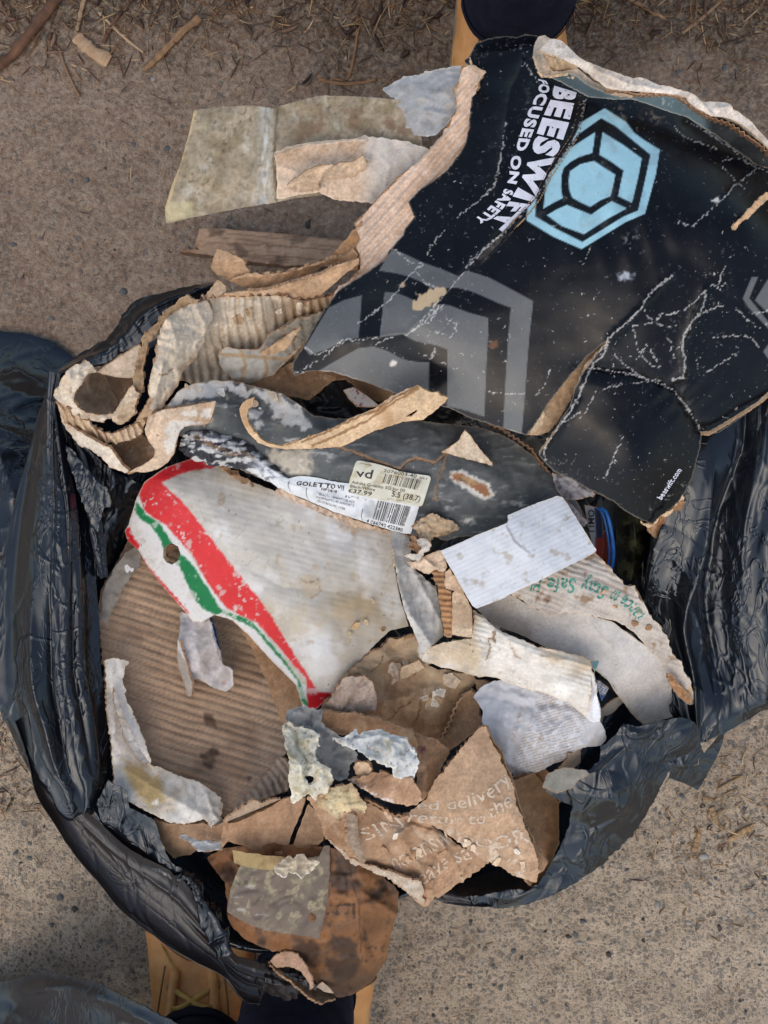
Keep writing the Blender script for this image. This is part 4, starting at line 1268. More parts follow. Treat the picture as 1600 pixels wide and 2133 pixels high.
sheet('panel', bp, px("285,1090 430,1130 560,1280 625,1420 612,1500 596,1568 540,1640 476,1700 400,1715 330,1690 240,1650 218,1400 205,1290 210,1230 245,1170"),
      [(260, 1150, 360), (215, 1400, 376), (240, 1640, 380), (400, 1300, 352), (420, 1500, 354), (590, 1500, 360), (470, 1690, 380), (330, 1690, 382), (560, 1300, 346), (590, 1570, 372)], brown_panel_paint, sp=3.2, th=4,
      jag=2, seed=101, corr=(16.5, 17, .8, 0.07), wob=2, wsc=80, under=KB, edge=(150, 118, 90))
fluted('flute', bp, [(476, 1702, 373), (540, 1642, 366), (596, 1570, 366)], 0, 13, 2.5, 2, 3, (150, 118, 88), 3)
sheet('cardboard_scrap', None, zK("920,588 945,600 972,640 978,690 955,740 880,770 820,792 740,830 700,835 760,780 830,700 880,640"), [(590, 1580, 376), (600, 1640, 384), (500, 1690, 392), (530, 1640, 380)],
      both(kraft((186, 158, 132)), lambda p: p.nz((120, 96, 76), 9, 0.1, 0.5, 0.5, 2, 3, 1, 4)), sp=3, th=2, jag=3, seed=103, corr=(15, 60, 1.4, .2), crum=1.5, csc=30, under=KB,
      label='small ribbed brown cardboard scrap under the corner of the broad brown panel', cat='cardboard')
sheet('cardboard_flap', None, px("480,1275 540,1300 600,1400 648,1470 625,1500 600,1518 585,1500 560,1430 520,1340"), [(500, 1290, 368), (600, 1400, 366), (600, 1510, 372), (640, 1470, 372)],
      both(kraft((172, 128, 88), k=.35)), sp=4, th=2.5, jag=1.2, seed=104, wob=2, under=KB, label='smooth tan cardboard flap beneath the red and green edge', cat='cardboard')
sheet('tape_strip', None, px("262,1150 300,1130 290,1180 262,1215 240,1260 222,1300 212,1290 214,1235 235,1190"), [(262, 1150, 372), (215, 1290, 384), (290, 1170, 370)], lambda p: (p.fill(168, 160, 148).nz((120, 108, 92), 30, 0, .5, .6), p.a.fill(.8)), sp=4, th=.4,
      jag=2, seed=105, mat=M_TAPE, crum=1.5, csc=30, label='dull strip of clear tape along the left edge of the brown panel', cat='tape')

# -- torn white and blue scrap
ws = thing('card_scrap', 'torn grey white card scrap with a blue edge lying on the brown panel', 'card', (430, 1370, 360))
sheet('liner', ws, zJ("405,855 470,880 540,885 560,950 590,1040 605,1105 648,1135 655,1205 622,1238 560,1218 490,1172 452,1180 440,1140 420,1080 388,1030 390,985 402,930"), [(385, 1280, 372), (440, 1290, 380), (470, 1430, 366), (395, 1400, 378), (430, 1350, 384), (370, 1345, 384)],
      both(whitecard((206, 200, 198), k=.2, spk=.3), lambda p: p.poly((150, 138, 128), zJ("470,900 530,890 545,960 580,1060 600,1110 540,1150 510,1160 490,1100 480,1000"), 3, 4, 10, .45), lambda p: p.poly((168, 145, 138), zJ("596,1190 615,1182 622,1198 606,1204"), 2, 2)),
      sp=3, th=1.2, jag=2, seed=106, wob=3, wsc=40, edge=(190, 182, 172), folds=[(zJ("545,900 560,1000 600,1110"), 4, 6), (zJ("400,1000 430,1100 450,1180"), 3, 8)], under=lambda p: p.fill(30, 80, 150))
sheet('blue_edge', ws, zJ("538,880 552,885 566,930 580,990 596,1050 586,1052 568,1000 552,940"), [(440, 1290, 373), (460, 1360, 371), (450, 1320, 372)], lambda p: p.fill(28, 88, 160).nz((150, 150, 150), 10, .2, .5), sp=2.5, th=1, jag=1, seed=107, edge=(30, 70, 130))
sheet('torn_strip', ws, zJ("395,985 420,1060 438,1110 440,1150 455,1180 458,1215 455,1255 436,1262 428,1235 420,1200 402,1150 388,1110 385,1030"), [(374, 1340, 386), (395, 1440, 370), (390, 1390, 384)], whitecard((188, 180, 170), k=.4), sp=2.5, th=1.5, jag=2, seed=108, crum=2, csc=14)

# -- long white torn strip with yellow tape, left
wl = thing('torn_strip', 'long torn off-white card strip with a yellow tape patch at the left rim', 'card', (300, 1600, 380))
sheet('strip', wl, zK("148,160 185,150 246,163 236,200 226,245 236,320 268,390 300,460 322,520 350,600 352,628 322,618 400,640 486,680 560,700 640,755 672,800 660,850 684,915 662,962 630,935 606,880 590,868 500,890 430,880 330,830 240,780 188,700 178,560 160,400 152,250"),
      [(222, 1375, 392), (262, 1378, 386), (235, 1540, 396), (300, 1590, 384), (240, 1660, 396), (320, 1690, 404), (420, 1700, 398), (460, 1690, 388), (460, 1745, 384), (380, 1660, 398)],
      both(whitecard((222, 215, 203), (186, 156, 112), .45), lambda p: p.poly((196, 160, 92), zK("228,610 290,640 340,660 388,700 412,740 400,790 360,810 300,770 260,720 235,660"), 8, 10, 20, .75), lambda p: p.poly((240, 230, 212), zK("345,800 385,770 382,805"), 2), lambda p: p.poly((238, 236, 232), zK("228,380 300,470 350,600 350,628 300,590 260,500"), 6, 4, 12, .7)),
      sp=3, th=2, jag=3, jsc=9, seed=111, crum=1.2, csc=30, steps=[(zK("185,300 215,400 250,500 290,570 335,620"), -5, 12)], folds=[(zK("240,650 420,760 600,860"), 3, 18), (zK("600,760 640,860"), 3, 8)], edge=(196, 172, 140))
sheet('curled_edge', wl, zK("186,270 205,330 236,420 268,490 298,550 345,618 322,622 285,590 240,520 205,420 185,340"), [(235, 1440, 398), (300, 1585, 396), (260, 1520, 399)], whitecard((206, 200, 190), k=.3), sp=2.5, th=1.2, jag=2, jsc=4, seed=112, crum=1, csc=12)
sheet('card_scrap', None, zK("468,942 500,932 520,945 560,960 600,958 625,962 660,968 668,1002 620,1002 560,1012 535,985 515,962 490,955"), [(375, 1740, 402), (460, 1765, 396), (410, 1768, 404)], whitecard((222, 222, 216), k=.3), sp=2.5, th=1, jag=2, seed=113, crum=3, csc=14,
      label='narrow torn white scrap just below the yellow taped strip', cat='card')

# -- wet orange-brown paper hanging over the near rim
wp = thing('brown_paper', 'large wet orange-brown paper sheet hanging over the near rim', 'paper', (640, 1950, 350))
def wet_paint(p):
    p.fill(134, 90, 54).var(0.14, 70)
    p.nz((62, 46, 36), 75, 0.05, 0.4, 0.8, 3); p.nz((158, 106, 62), 60, 0.05, 0.6, 0.6, 5); p.nz((50, 40, 34), 12, 0.25, 0.5, 0.6, 7)
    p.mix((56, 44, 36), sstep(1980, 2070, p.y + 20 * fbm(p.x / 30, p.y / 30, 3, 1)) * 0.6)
    p.line((48, 36, 28), zK("1180,1250 1250,1245 1255,1305"), 3, 3, 10, .8); p.line((60, 40, 25), zK("1230,1060 1275,1250 1290,1500"), 2, 4, 30, .5)
    p.r[:] = 0.55; p.s[:] = 0.3
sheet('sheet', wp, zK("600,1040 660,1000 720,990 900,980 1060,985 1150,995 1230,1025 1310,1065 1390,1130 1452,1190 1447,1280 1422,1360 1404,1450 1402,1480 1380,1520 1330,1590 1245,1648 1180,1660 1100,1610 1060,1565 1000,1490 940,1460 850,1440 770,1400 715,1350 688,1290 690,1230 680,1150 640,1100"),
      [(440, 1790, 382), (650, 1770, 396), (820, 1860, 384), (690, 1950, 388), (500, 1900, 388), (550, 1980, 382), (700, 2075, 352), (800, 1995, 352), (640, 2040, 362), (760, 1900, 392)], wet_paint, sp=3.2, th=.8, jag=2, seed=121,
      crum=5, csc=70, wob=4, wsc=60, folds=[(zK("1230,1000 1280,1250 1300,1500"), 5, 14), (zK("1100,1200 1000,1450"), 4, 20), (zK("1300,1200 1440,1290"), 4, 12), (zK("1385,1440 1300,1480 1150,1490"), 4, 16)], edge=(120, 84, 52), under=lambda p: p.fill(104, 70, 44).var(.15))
curl = zK("880,1500 905,1470 945,1456 1000,1470 1040,1515 1066,1570 1072,1610 1060,1625 1050,1590 1020,1545 990,1530 950,1520 910,1530")
sheet('curled_edge', wp, curl, [(565, 2000, 372), (610, 1990, 384), (650, 2060, 372), (600, 2015, 368)], kraft((186, 146, 118), k=.3), sp=2.5, th=1, jag=3, seed=122, crum=3, csc=16)
sheet('torn_edge', wp, zK("870,1490 905,1500 950,1560 1010,1590 1060,1630 1120,1620 1178,1658 1110,1684 1060,1660 1010,1615 950,1570 900,1530"), [(560, 2000, 358), (700, 2080, 352), (630, 2050, 362)], kraft((112, 88, 66), k=.7), sp=2.5, th=1.5, jag=4, seed=123, crum=4, csc=18)
sheet('paper_scrap', None, zK("1085,1612 1112,1588 1140,1612 1165,1640 1120,1634"), [(668, 2062, 366), (690, 2070, 364), (672, 2050, 366)], kraft((214, 188, 156), k=.2), sp=2.5, th=1, jag=1, seed=124, label='tiny pale triangular paper scrap on the lowest tip of the wet brown paper', cat='paper')

# -- kraft flaps below the broad panel
sheet('cardboard_flap', None, zK("360,870 420,885 500,892 580,885 640,900 690,870 690,960 620,960 560,1000 520,1025 450,1036 410,1000 380,940"), [(330, 1710, 386), (460, 1720, 394), (360, 1780, 376), (420, 1775, 384)], kraft((158, 122, 90), k=.3), sp=4, th=2, jag=2, seed=131, wob=2,
      label='plain brown flap under the long torn white strip', cat='cardboard', under=KB)
kf = thing('cardboard_flap', 'plain brown box flap split by a dark slit below the grey papier lump', 'cardboard', (560, 1750, 380))
sheet('left_leaf', kf, zK("676,890 740,880 800,852 850,830 905,800 935,778 1000,760 1040,775 1020,830 990,900 962,975 930,1036 860,1020 760,985 690,965 664,1000 655,980"), [(470, 1720, 396), (590, 1670, 394), (620, 1680, 398), (590, 1780, 390), (470, 1760, 388)], kraft((170, 132, 98), k=.3), sp=3.5, th=2.5, jag=1.5, seed=132, under=KB,
      folds=[(zK("700,960 860,1000 950,1030"), 2, 8)])
sheet('right_leaf', kf, zK("1050,800 1108,848 1132,905 1112,965 1090,985 1000,1000 980,985 1005,920 1030,850"), [(635, 1680, 400), (670, 1740, 400), (615, 1765, 392)], kraft((158, 126, 96), k=.4), sp=3.5, th=2.5, jag=1.5, seed=133, under=KB, folds=[(zK("1000,980 1110,960"), 3, 6)])
sheet('rolled_edge', kf, zK("672,878 720,840 762,806 810,790 860,792 890,778 925,774 928,792 896,822 860,830 835,850 800,886 760,892 700,896"), [(470, 1712, 404), (580, 1665, 410), (520, 1690, 412)], kraft((198, 170, 140), k=.3), sp=2.5, th=1.2, jag=3, seed=134, crum=3, csc=18)
def tape2(p):
    p.fill(108, 92, 78).var(.1, 40)
    p.nz((182, 170, 128), 25, .08, .35, .8, 3, poly=px("470,1790 690,1790 690,1930 470,1930")); p.nz((140, 134, 96), 60, .0, .5, .6, 5); p.c = p.c * (1 - .55 * sstep(.0, .35, fbm(p.x / 7, p.y / 7, 3, 77)))[:, None] + rgb(104, 90, 78) * (.55 * sstep(.0, .35, fbm(p.x / 7, p.y / 7, 3, 77)))[:, None]
    p.nz((205, 205, 200), 22, .38, .6, .7, 9, 4, 2.5, .6)
    p.r[:] = .35; p.a[:] = .74
sheet('packing_tape', None, zK("748,1070 800,1076 890,1064 1000,1050 1100,1030 1122,985 1145,985 1146,1060 1138,1200 1122,1310 1096,1402 1040,1388 980,1380 900,1366 850,1358 790,1336 740,1310 690,1280 700,1200 718,1140"),
      [(500, 1800, 402), (680, 1765, 408), (480, 1900, 400), (660, 1950, 398), (580, 1930, 401), (600, 1820, 404)], tape2, sp=3, th=.3, jag=1.5, seed=135, crum=1.6, csc=40, mat=M_TAPE, edge=(170, 160, 140), label='wide grubby clear packing tape patch stuck on the wet brown paper', cat='tape', under=lambda p: (p.fill(110, 95, 80), p.a.fill(.8)))
sheet('tape_strip', None, zK("712,1005 790,1018 870,1030 935,1032 965,1050 935,1085 860,1092 780,1078 722,1062"), [(490, 1775, 404), (600, 1790, 408), (540, 1800, 404)], lambda p: (p.fill(176, 150, 98).nz((120, 96, 64), 30, 0, .5, .5), p.a.fill(.9)), sp=3, th=.3, jag=1.5, seed=136, mat=M_TAPE, label='short yellowish tape strip across the brown flap', cat='tape')
sheet('paper_scrap', None, zK("898,1075 930,1052 962,1028 985,1045 1000,1025 1025,1022 1045,1050 1075,1048 1102,1056 1072,1090 1040,1112 1020,1132 1000,1100 985,1106 960,1100 938,1122 905,1108"), [(580, 1800, 414), (650, 1800, 414), (610, 1815, 418)], kraft((232, 212, 176), (200, 175, 130), (240, 228, 205), .3, .2), sp=2.5, th=.8, jag=3, seed=137,
      crum=3, csc=20, edge=(235, 225, 205), folds=[(zK("1000,1025 1000,1110"), 3, 6)], label='torn cream paper scrap lying on top of the grubby tape', cat='paper')

# -- crumpled kraft in the middle
ck = thing('crumpled_cardboard', 'crumpled soggy brown cardboard between the white boxes and the printed carton', 'cardboard', (850, 1450, 370))
def ck_paint(p):
    kraft((170, 132, 96), (112, 76, 48), (206, 178, 142), .55)(p)
    p.mix((206, 182, 148), sstep(1460, 1340, p.y - 0.25 * (p.x - 700) + 25 * fbm(p.x / 40, p.y / 40, 3, 3)) * .7)
    for q in ("920,640 890,760 860,840", "970,610 975,700 970,760", "640,840 760,720 830,690", "380,400 500,460 560,420 600,330"):
        p.line((92, 62, 40), zH(q), 1.6, 5, 18, .6)
S_ck = sheet('sheet', ck, zH("660,180 720,200 850,160 890,250 935,400 1100,450 1320,480 1350,535 1250,640 1190,770 1140,900 1060,1000 1000,1010 850,960 620,880 500,830 300,810 110,745 130,700 200,650 240,560 370,420 480,320 600,260"),
      [(830, 1330, 404), (660, 1475, 408), (760, 1380, 416), (870, 1400, 404), (985, 1410, 396), (800, 1460, 400), (880, 1460, 398), (960, 1480, 376), (900, 1530, 362), (800, 1500, 388), (840, 1440, 380)], ck_paint, sp=3, th=2, jag=3, seed=141, crum=7.5, csc=70, wob=3, wsc=90, crs=1.8,
      folds=[(zH("600,690 760,660 920,640 1010,600"), 7, 16), (zH("560,400 700,330 860,350"), 5, 10), (zH("920,640 880,800"), 4, 8), (zH("860,640 700,760 620,840"), -5, 8), (zH("380,420 480,560 520,620"), 5, 8)], under=KB)
sheet('scrap', ck, zH("110,742 200,660 240,570 290,505 380,495 455,488 520,540 545,620 552,700 545,762 480,768 400,790 330,760 280,780 200,752"), [(690, 1460, 420), (760, 1420, 428), (780, 1470, 418), (715, 1475, 418)], kraft((166, 146, 130), (128, 100, 84), (186, 172, 158), .6), sp=2.6, th=1.5, jag=3, seed=142, crum=4.5, csc=26,
      folds=[(zH("280,780 380,640 450,520"), -4, 5)])
sheet('scrap', ck, zH("735,520 745,420 850,380 890,360 930,420 850,470 790,500"), [(840, 1385, 414), (880, 1385, 420), (850, 1410, 412)], kraft((206, 176, 138), k=.3), sp=2.5, th=1.2, jag=2, seed=143, crum=1.5, csc=20)
sheet('scrap', ck, zH("640,400 740,375 745,440 720,520 680,560 665,540 700,500 650,460"), [(820, 1385, 412), (830, 1420, 410), (810, 1400, 414)], kraft((184, 164, 140), k=.6), sp=2.5, th=1.2, jag=4, seed=144, crum=3, csc=12)
sheet('scrap', ck, zH("740,210 800,170 860,160 885,250 860,285 800,265 790,230"), [(840, 1340, 400), (870, 1330, 404), (850, 1350, 396)], kraft((168, 128, 88), k=.6), sp=2.5, th=1.2, jag=3, seed=145, crum=4, csc=18)
sheet('flap', ck, zH("1180,690 1230,630 1300,600 1345,650 1370,700 1360,800 1400,850 1380,900 1250,990 1130,1080 1050,1010 1100,920 1160,800"), [(960, 1450, 400), (1000, 1480, 402), (920, 1545, 368), (990, 1510, 398)], kraft((146, 112, 82), k=.4), sp=3, th=2.5, jag=2, seed=146, wob=2, under=KB)
fluted('flute', ck, [(986, 1437, 402), (958, 1455, 402), (946, 1480, 398), (930, 1520, 384), (918, 1545, 374)], 0, 14, 3.5, 5, 5, (164, 130, 98), 5)
sheet('rim', ck, zH("1330,520 1400,520 1478,550 1470,620 1450,650 1400,640 1360,620 1345,600"), [(1000, 1420, 404), (1025, 1440, 408), (1000, 1445, 402)], kraft((166, 136, 100), k=.4), sp=2.5, th=2.5, jag=1, seed=147)

# -- printed kraft carton at the near right
kc = thing('printed_carton', 'crushed brown carton with worn white delivery wording near the right rim', 'box', (920, 1680, 380))
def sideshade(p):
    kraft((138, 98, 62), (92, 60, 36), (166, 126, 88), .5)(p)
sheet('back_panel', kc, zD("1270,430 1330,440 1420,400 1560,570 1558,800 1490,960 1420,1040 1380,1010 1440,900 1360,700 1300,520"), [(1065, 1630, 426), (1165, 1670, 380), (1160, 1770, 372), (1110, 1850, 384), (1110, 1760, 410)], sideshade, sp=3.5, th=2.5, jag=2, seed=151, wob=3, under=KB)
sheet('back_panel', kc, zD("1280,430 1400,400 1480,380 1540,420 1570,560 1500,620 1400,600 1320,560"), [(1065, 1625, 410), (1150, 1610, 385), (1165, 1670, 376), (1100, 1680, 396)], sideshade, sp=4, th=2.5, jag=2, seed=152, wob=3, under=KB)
def lower_paint(p):
    kraft((170, 132, 98), (122, 86, 58), (204, 178, 148), .5, .9)(p)
    p.nz((208, 190, 168), 40, .1, .5, .6, 41, poly=zD("480,570 700,650 950,740 900,800 700,760 500,700")); p.nz((206, 198, 186), 20, .1, .5, .8, 43, poly=zD("620,960 800,990 810,1140 720,1080"))
    p.nz((100, 74, 54), 9, .25, .5, .7, 45, poly=zD("880,860 1160,880 1000,1020 860,1110 800,1020"))
S_low = sheet('lower_panel', kc, zD("160,535 240,480 330,500 480,560 560,600 640,650 740,640 850,690 1000,800 1170,895 1100,950 1000,1015 890,1098 870,1080 850,1110 805,1142 770,1110 720,1070 650,1015 580,955 540,935 470,915 400,880 350,825 262,765 240,665"),
      [(650, 1670, 418), (730, 1680, 430), (830, 1700, 428), (900, 1720, 432), (1010, 1790, 426), (900, 1870, 398), (880, 1885, 396), (750, 1800, 408), (690, 1740, 414), (820, 1790, 414)], lower_paint, sp=2.8, th=3, jag=4, seed=153, crum=5, csc=60, crs=1.6,
      folds=[(zD("640,700 780,900 860,1080"), 4, 10), (zD("760,720 880,860 1000,1000"), -4, 8), (zD("880,740 960,880 1020,990"), 4, 9), (zD("480,640 560,760 640,940"), 3, 14), (zD("700,660 900,720 1000,800"), -5, 10), (zD("660,740 740,690 850,720"), 4, 8)], under=KB)
sheet('torn_edge', kc, zD("262,760 350,820 400,875 480,905 560,930 640,955 720,985 790,1000 806,1050 806,1138 760,1108 700,1050 640,1000 560,960 470,925 400,895 340,840"), [(690, 1770, 405), (800, 1830, 408), (880, 1880, 398), (800, 1850, 400)],
      both(kraft((186, 168, 146), (110, 84, 62), (222, 212, 196), .8), lambda p: p.nz((218, 212, 202), 18, 0, .4, .8, 5, poly=zD("600,950 820,960 820,1160"))), sp=2.5, th=1.5, jag=4, seed=154, crum=3.5, csc=20, folds=[(zD("400,880 560,935 720,975 790,1000"), 4, 5)])
sheet('rib', kc, zD("372,612 440,640 442,740 462,820 490,885 470,905 420,850 385,780 382,700"), [(730, 1700, 436), (760, 1790, 422), (735, 1750, 434)], kraft((196, 168, 138), k=.4), sp=2.5, th=2, jag=2, seed=155, crum=2, csc=20)
def cone_paint(p):
    kraft((182, 146, 112), (140, 104, 74), (206, 174, 140), .35, .8)(p)
    p.nz((226, 216, 200), 26, -.02, .35, .9, 41, poly=zD("800,690 960,730 1060,790 1180,800 1320,860 1400,920 1440,1000 1330,985 1200,920 1050,840 930,750")); p.nz((238, 232, 224), 14, .1, .4, .9, 43, poly=zD("1340,900 1460,880 1450,1010 1380,1000"))
    p.nz((150, 112, 78), 14, .2, .5, .7, 47, poly=zD("1280,820 1420,780 1430,900 1330,920"))
S_cone = sheet('front_panel', kc, zD("1128,142 1150,140 1190,240 1240,340 1282,420 1305,480 1320,570 1350,650 1390,750 1432,850 1452,950 1434,1010 1400,1000 1330,978 1230,922 1120,872 1020,802 930,732 850,692 760,655 716,632 780,582 822,540 845,490 870,446 960,336 1060,208"),
      [(1005, 1516, 454), (1060, 1620, 454), (1090, 1720, 450), (1118, 1800, 438), (1115, 1836, 428), (905, 1640, 434), (860, 1695, 430), (960, 1600, 450), (980, 1680, 452), (1000, 1770, 442), (930, 1740, 436), (1020, 1640, 458)], cone_paint, sp=2.8, th=3, jag=3.5, seed=156, crum=1.8, csc=80, under=KB)
sheet('side_flap', kc, zD("1120,140 1160,150 1200,240 1240,280 1250,330 1300,440 1330,560 1370,680 1440,830 1500,900 1452,960 1430,850 1385,745 1345,645 1316,565 1300,480 1270,415 1190,240"), [(1010, 1516, 450), (1075, 1640, 436), (1130, 1790, 420), (1060, 1590, 444), (1100, 1720, 428)], kraft((150, 112, 78), k=.5), sp=3, th=2, jag=2, seed=157, under=KB)
fluted('flute', kc, [(1002, 1514, 452), (955, 1572, 444), (928, 1600, 438), (908, 1636, 432)], 0, 14, 4.5, 5, 6, (156, 122, 90), 7)
fluted('flute', kc, [(760, 1664, 434), (790, 1680, 432), (820, 1698, 430), (860, 1700, 428)], 0, 14, 4, 5, 6, (156, 118, 84), 8)
INK = (208, 188, 164)
text('lettering', kc, S_cone, 'ed delivery', quad_map([(0, (1510 / 1 - 1510 + 868, 1685), (872, 1668)), (.25, (925, 1687), (925, 1666)), (.5, (975, 1682), (970, 1656)), (.75, (1028, 1662), (1012, 1634)), (1, (1068, 1628), (1046, 1604))]), INK, .008, .30, 5)
text('lettering', kc, S_cone, 'return to the', quad_map([(0, (848, 1712), (856, 1688)), (.35, (945, 1716), (948, 1696)), (.5, (965, 1717), (966, 1696)), (.66, (1005, 1716), (1008, 1690)), (.75, (1020, 1710), (1012, 1682)), (1, (1070, 1676), (1058, 1644))]), INK, .008, .32, 6)
text('lettering', kc, S_cone, 'DOOR', quad_map([(0, (952, 1754), (958, 1738)), (.4, (1010, 1764), (1015, 1748)), (.7, (1055, 1766), (1050, 1738)), (1, (1106, 1752), (1092, 1722))]), INK, .01, .34, 7)
text('lettering', kc, S_low, 'SIN', quad_map([(0, (762, 1752), (746, 1728)), (1, (848, 1724), (822, 1698))]), INK, .0, .40, 8)
text('lettering', kc, S_low, 'no answ', quad_map([(0, (825, 1812), (810, 1788)), (.35, (862, 1798), (848, 1770)), (.5, (882, 1784), (868, 1756)), (1, (945, 1756), (925, 1726))]), INK, .0, .34, 9)
text('lettering', kc, S_low, 'leave sa', quad_map([(0, (872, 1850), (858, 1822)), (.4, (915, 1822), (900, 1790)), (.7, (945, 1800), (930, 1770)), (1, (985, 1788), (968, 1755))]), INK, .0, .30, 10)
sheet('middle_panel', kc, zD("385,435 430,430 520,405 580,395 640,410 740,430 770,470 800,548 770,575 720,585 660,570 600,558 540,530 490,500 440,470"), [(730, 1625, 438), (800, 1615, 450), (870, 1650, 446), (850, 1680, 440), (780, 1660, 450)],
      both(kraft((186, 146, 112), (140, 100, 70), (212, 182, 148), .5), lambda p: p.line((240, 236, 230), zD("400,440 480,500 580,552 640,566"), 5, 5, 12, .9, .4)), sp=2.6, th=2, jag=3, seed=158, crum=4.5, csc=36, under=KB)
sheet('side_panel', kc, zD("735,165 800,190 880,215 955,275 920,340 895,400 860,470 830,530 800,555 765,480 780,330 770,250"), [(865, 1530, 424), (935, 1565, 420), (880, 1660, 432), (860, 1590, 436)], both(kraft((156, 116, 82), k=.5), lambda p: p.poly((88, 40, 50), zD("780,260 812,248 820,275 800,292 782,285"), 4, 4, 8, .8)), sp=3, th=2.5, jag=2.5, seed=159, crum=4, csc=46, under=KB)
sheet('rear_panel', kc, zD("225,55 330,65 420,70 520,90 600,118 740,165 775,230 765,300 700,215 620,185 540,160 450,195 400,200 300,180 250,150 230,120"), [(670, 1485, 424), (800, 1510, 430), (865, 1560, 430), (720, 1530, 416)], kraft((160, 120, 86), k=.5), sp=3, th=2, jag=3, seed=160, crum=4.5, csc=46, under=KB)
sheet('scrap', kc, zD("415,365 440,338 480,340 518,372 512,410 470,432 440,420"), [(745, 1600, 440), (770, 1610, 444), (755, 1615, 440)], kraft((204, 172, 136), k=.3), sp=2.5, th=2, jag=2.5, seed=161, crum=2, csc=14)
sheet('crust', kc, zD("215,540 260,510 330,470 400,462 440,490 450,530 490,590 470,620 420,612 370,625 350,668 300,640 250,600 220,590"), [(670, 1660, 442), (740, 1640, 446), (720, 1700, 438), (700, 1670, 452)],
      both(kraft((206, 184, 138), (140, 104, 64), (228, 214, 178), .6), lambda p: p.nz((110, 76, 44), 12, .15, .4, .7, 9)), sp=2.4, th=2, jag=4, seed=162, crum=4.5, csc=30)

# -- grey white papier lumps
lump_p = lambda c, d: both(lambda p: None, whitecard(c, (178, 158, 112), .6, .5), lambda p: (p.nz(d, 26, .05, .5, .6, 51), p.nz((90, 88, 86), 10, .32, .55, .7, 53, 4), p.creased((104, 94, 78), 34, .65, .06), p.creased((170, 146, 96), 60, .5, .12, 63)))  # stains, plus dark crease lines that paint crevice shade into the colour
pl = thing('paper_lump', 'hardened cream and grey papier lump at the left of the printed carton', 'paper', (650, 1580, 420))
sheet('crust', pl, zD("18,140 60,118 95,150 130,145 180,155 225,190 218,240 200,290 200,330 250,350 285,375 305,440 270,510 235,530 205,552 170,520 140,530 118,548 88,572 68,556 70,520 58,420 60,340 48,280 40,220 28,185"),
      [(590, 1515, 438), (660, 1530, 446), (620, 1580, 452), (690, 1600, 450), (680, 1640, 444), (610, 1665, 432), (640, 1620, 458)], lump_p((222, 216, 194), (176, 160, 122)), sp=2.3, th=2, jag=4, seed=171, crum=6, csc=46, wob=2.5, wsc=30, holes=[zD("150,420 178,412 200,440 190,470 168,462")], edge=(214, 205, 185),
      folds=[(zD("95,150 110,260 160,330 150,420"), -8, 7), (zD("60,300 130,360 150,520"), 7, 10)])
sheet('grey_film', pl, zD("38,100 50,55 100,38 160,32 250,58 232,120 262,150 310,172 390,240 436,300 440,350 415,340 398,352 380,430 342,442 300,430 285,375 240,350 198,330 205,270 215,200 180,150 120,142 60,125"),
      [(600, 1490, 428), (670, 1482, 430), (690, 1540, 424), (740, 1580, 430), (715, 1620, 432), (660, 1560, 428)], both(lambda p: (p.fill(150, 148, 142).var(.15, 30), p.nz((96, 96, 96), 30, .05, .4, .7, 3), p.nz((196, 192, 180), 18, .15, .45, .8, 5)), lambda p: p.r.fill(.55)), sp=2.6, th=1, jag=3, seed=172, crum=4, csc=50, edge=(170, 168, 160))
sheet('paper_lump', None, zD("298,202 340,210 400,198 418,165 430,158 448,186 500,160 545,152 620,178 680,200 715,225 755,275 772,320 776,372 760,420 738,452 705,462 672,430 650,422 640,378 600,362 560,348 500,312 450,282 400,258 340,238"),
      [(700, 1540, 440), (750, 1525, 448), (820, 1550, 474), (860, 1590, 462), (850, 1625, 444), (790, 1580, 468), (760, 1565, 452), (800, 1530, 458), (850, 1560, 462)], lump_p((206, 208, 206), (150, 156, 160)), sp=2.3, th=2, jag=4, seed=173, crum=4.5, csc=44, wob=2, wsc=30, edge=(220, 216, 205),
      folds=[(zD("640,250 650,330 660,420"), 4, 6), (zD("430,210 560,190 680,240"), 4, 8)], label='shiny grey white papier lump wedged over the dark hollow of the printed carton', cat='paper')

# -- pale printed polythene, right
def poly_paint(p):
    p.fill(210, 211, 214).var(.03, 90); p.nz((186, 182, 178), 110, .05, .6, .3, 3); p.creased((150, 142, 134), 50, .4, .02)
    rows = (p.y + 0.28 * (p.x - 1100)) / 6.2
    m = (np.abs((rows % 1) - .5) < .22) * sstep(1085, 1100, p.x + 0.42 * (p.y - 1520)) * sstep(1230, 1205, p.x + 0.42 * (p.y - 1520)) * (0.5 + 0.5 * fbm(p.x / 14, p.y / 14, 3, 4) > .35)
    p.mix((158, 138, 122), m * .55); p.r[:] = .35; p.s[:] = .4
pb = thing('polythene_wrapper', 'pale crinkled polythene wrapper with faint printed lines near the right rim', 'plastic', (1120, 1520, 400))
S_poly = sheet('wrapper', pb, px("986,1452 1000,1432 1030,1418 1100,1412 1190,1440 1235,1480 1256,1512 1264,1538 1250,1554 1222,1556 1200,1562 1186,1580 1150,1592 1135,1602 1100,1616 1078,1622 1060,1604 1045,1570 1020,1530 1004,1505 1006,1480"),
      [(990, 1450, 414), (1060, 1520, 428), (1120, 1480, 426), (1230, 1530, 420), (1250, 1550, 408), (1150, 1590, 404), (1080, 1618, 400), (1130, 1540, 430)], poly_paint, sp=2.8, th=.5, jag=2, seed=181, crum=3.2, csc=55, wob=2, wsc=30, edge=(190, 190, 190),
      folds=[(px("1100,1600 1150,1565 1230,1545"), 4, 6), (px("1060,1590 1110,1560 1180,1500"), 3, 10)], mat=M_PRINT)
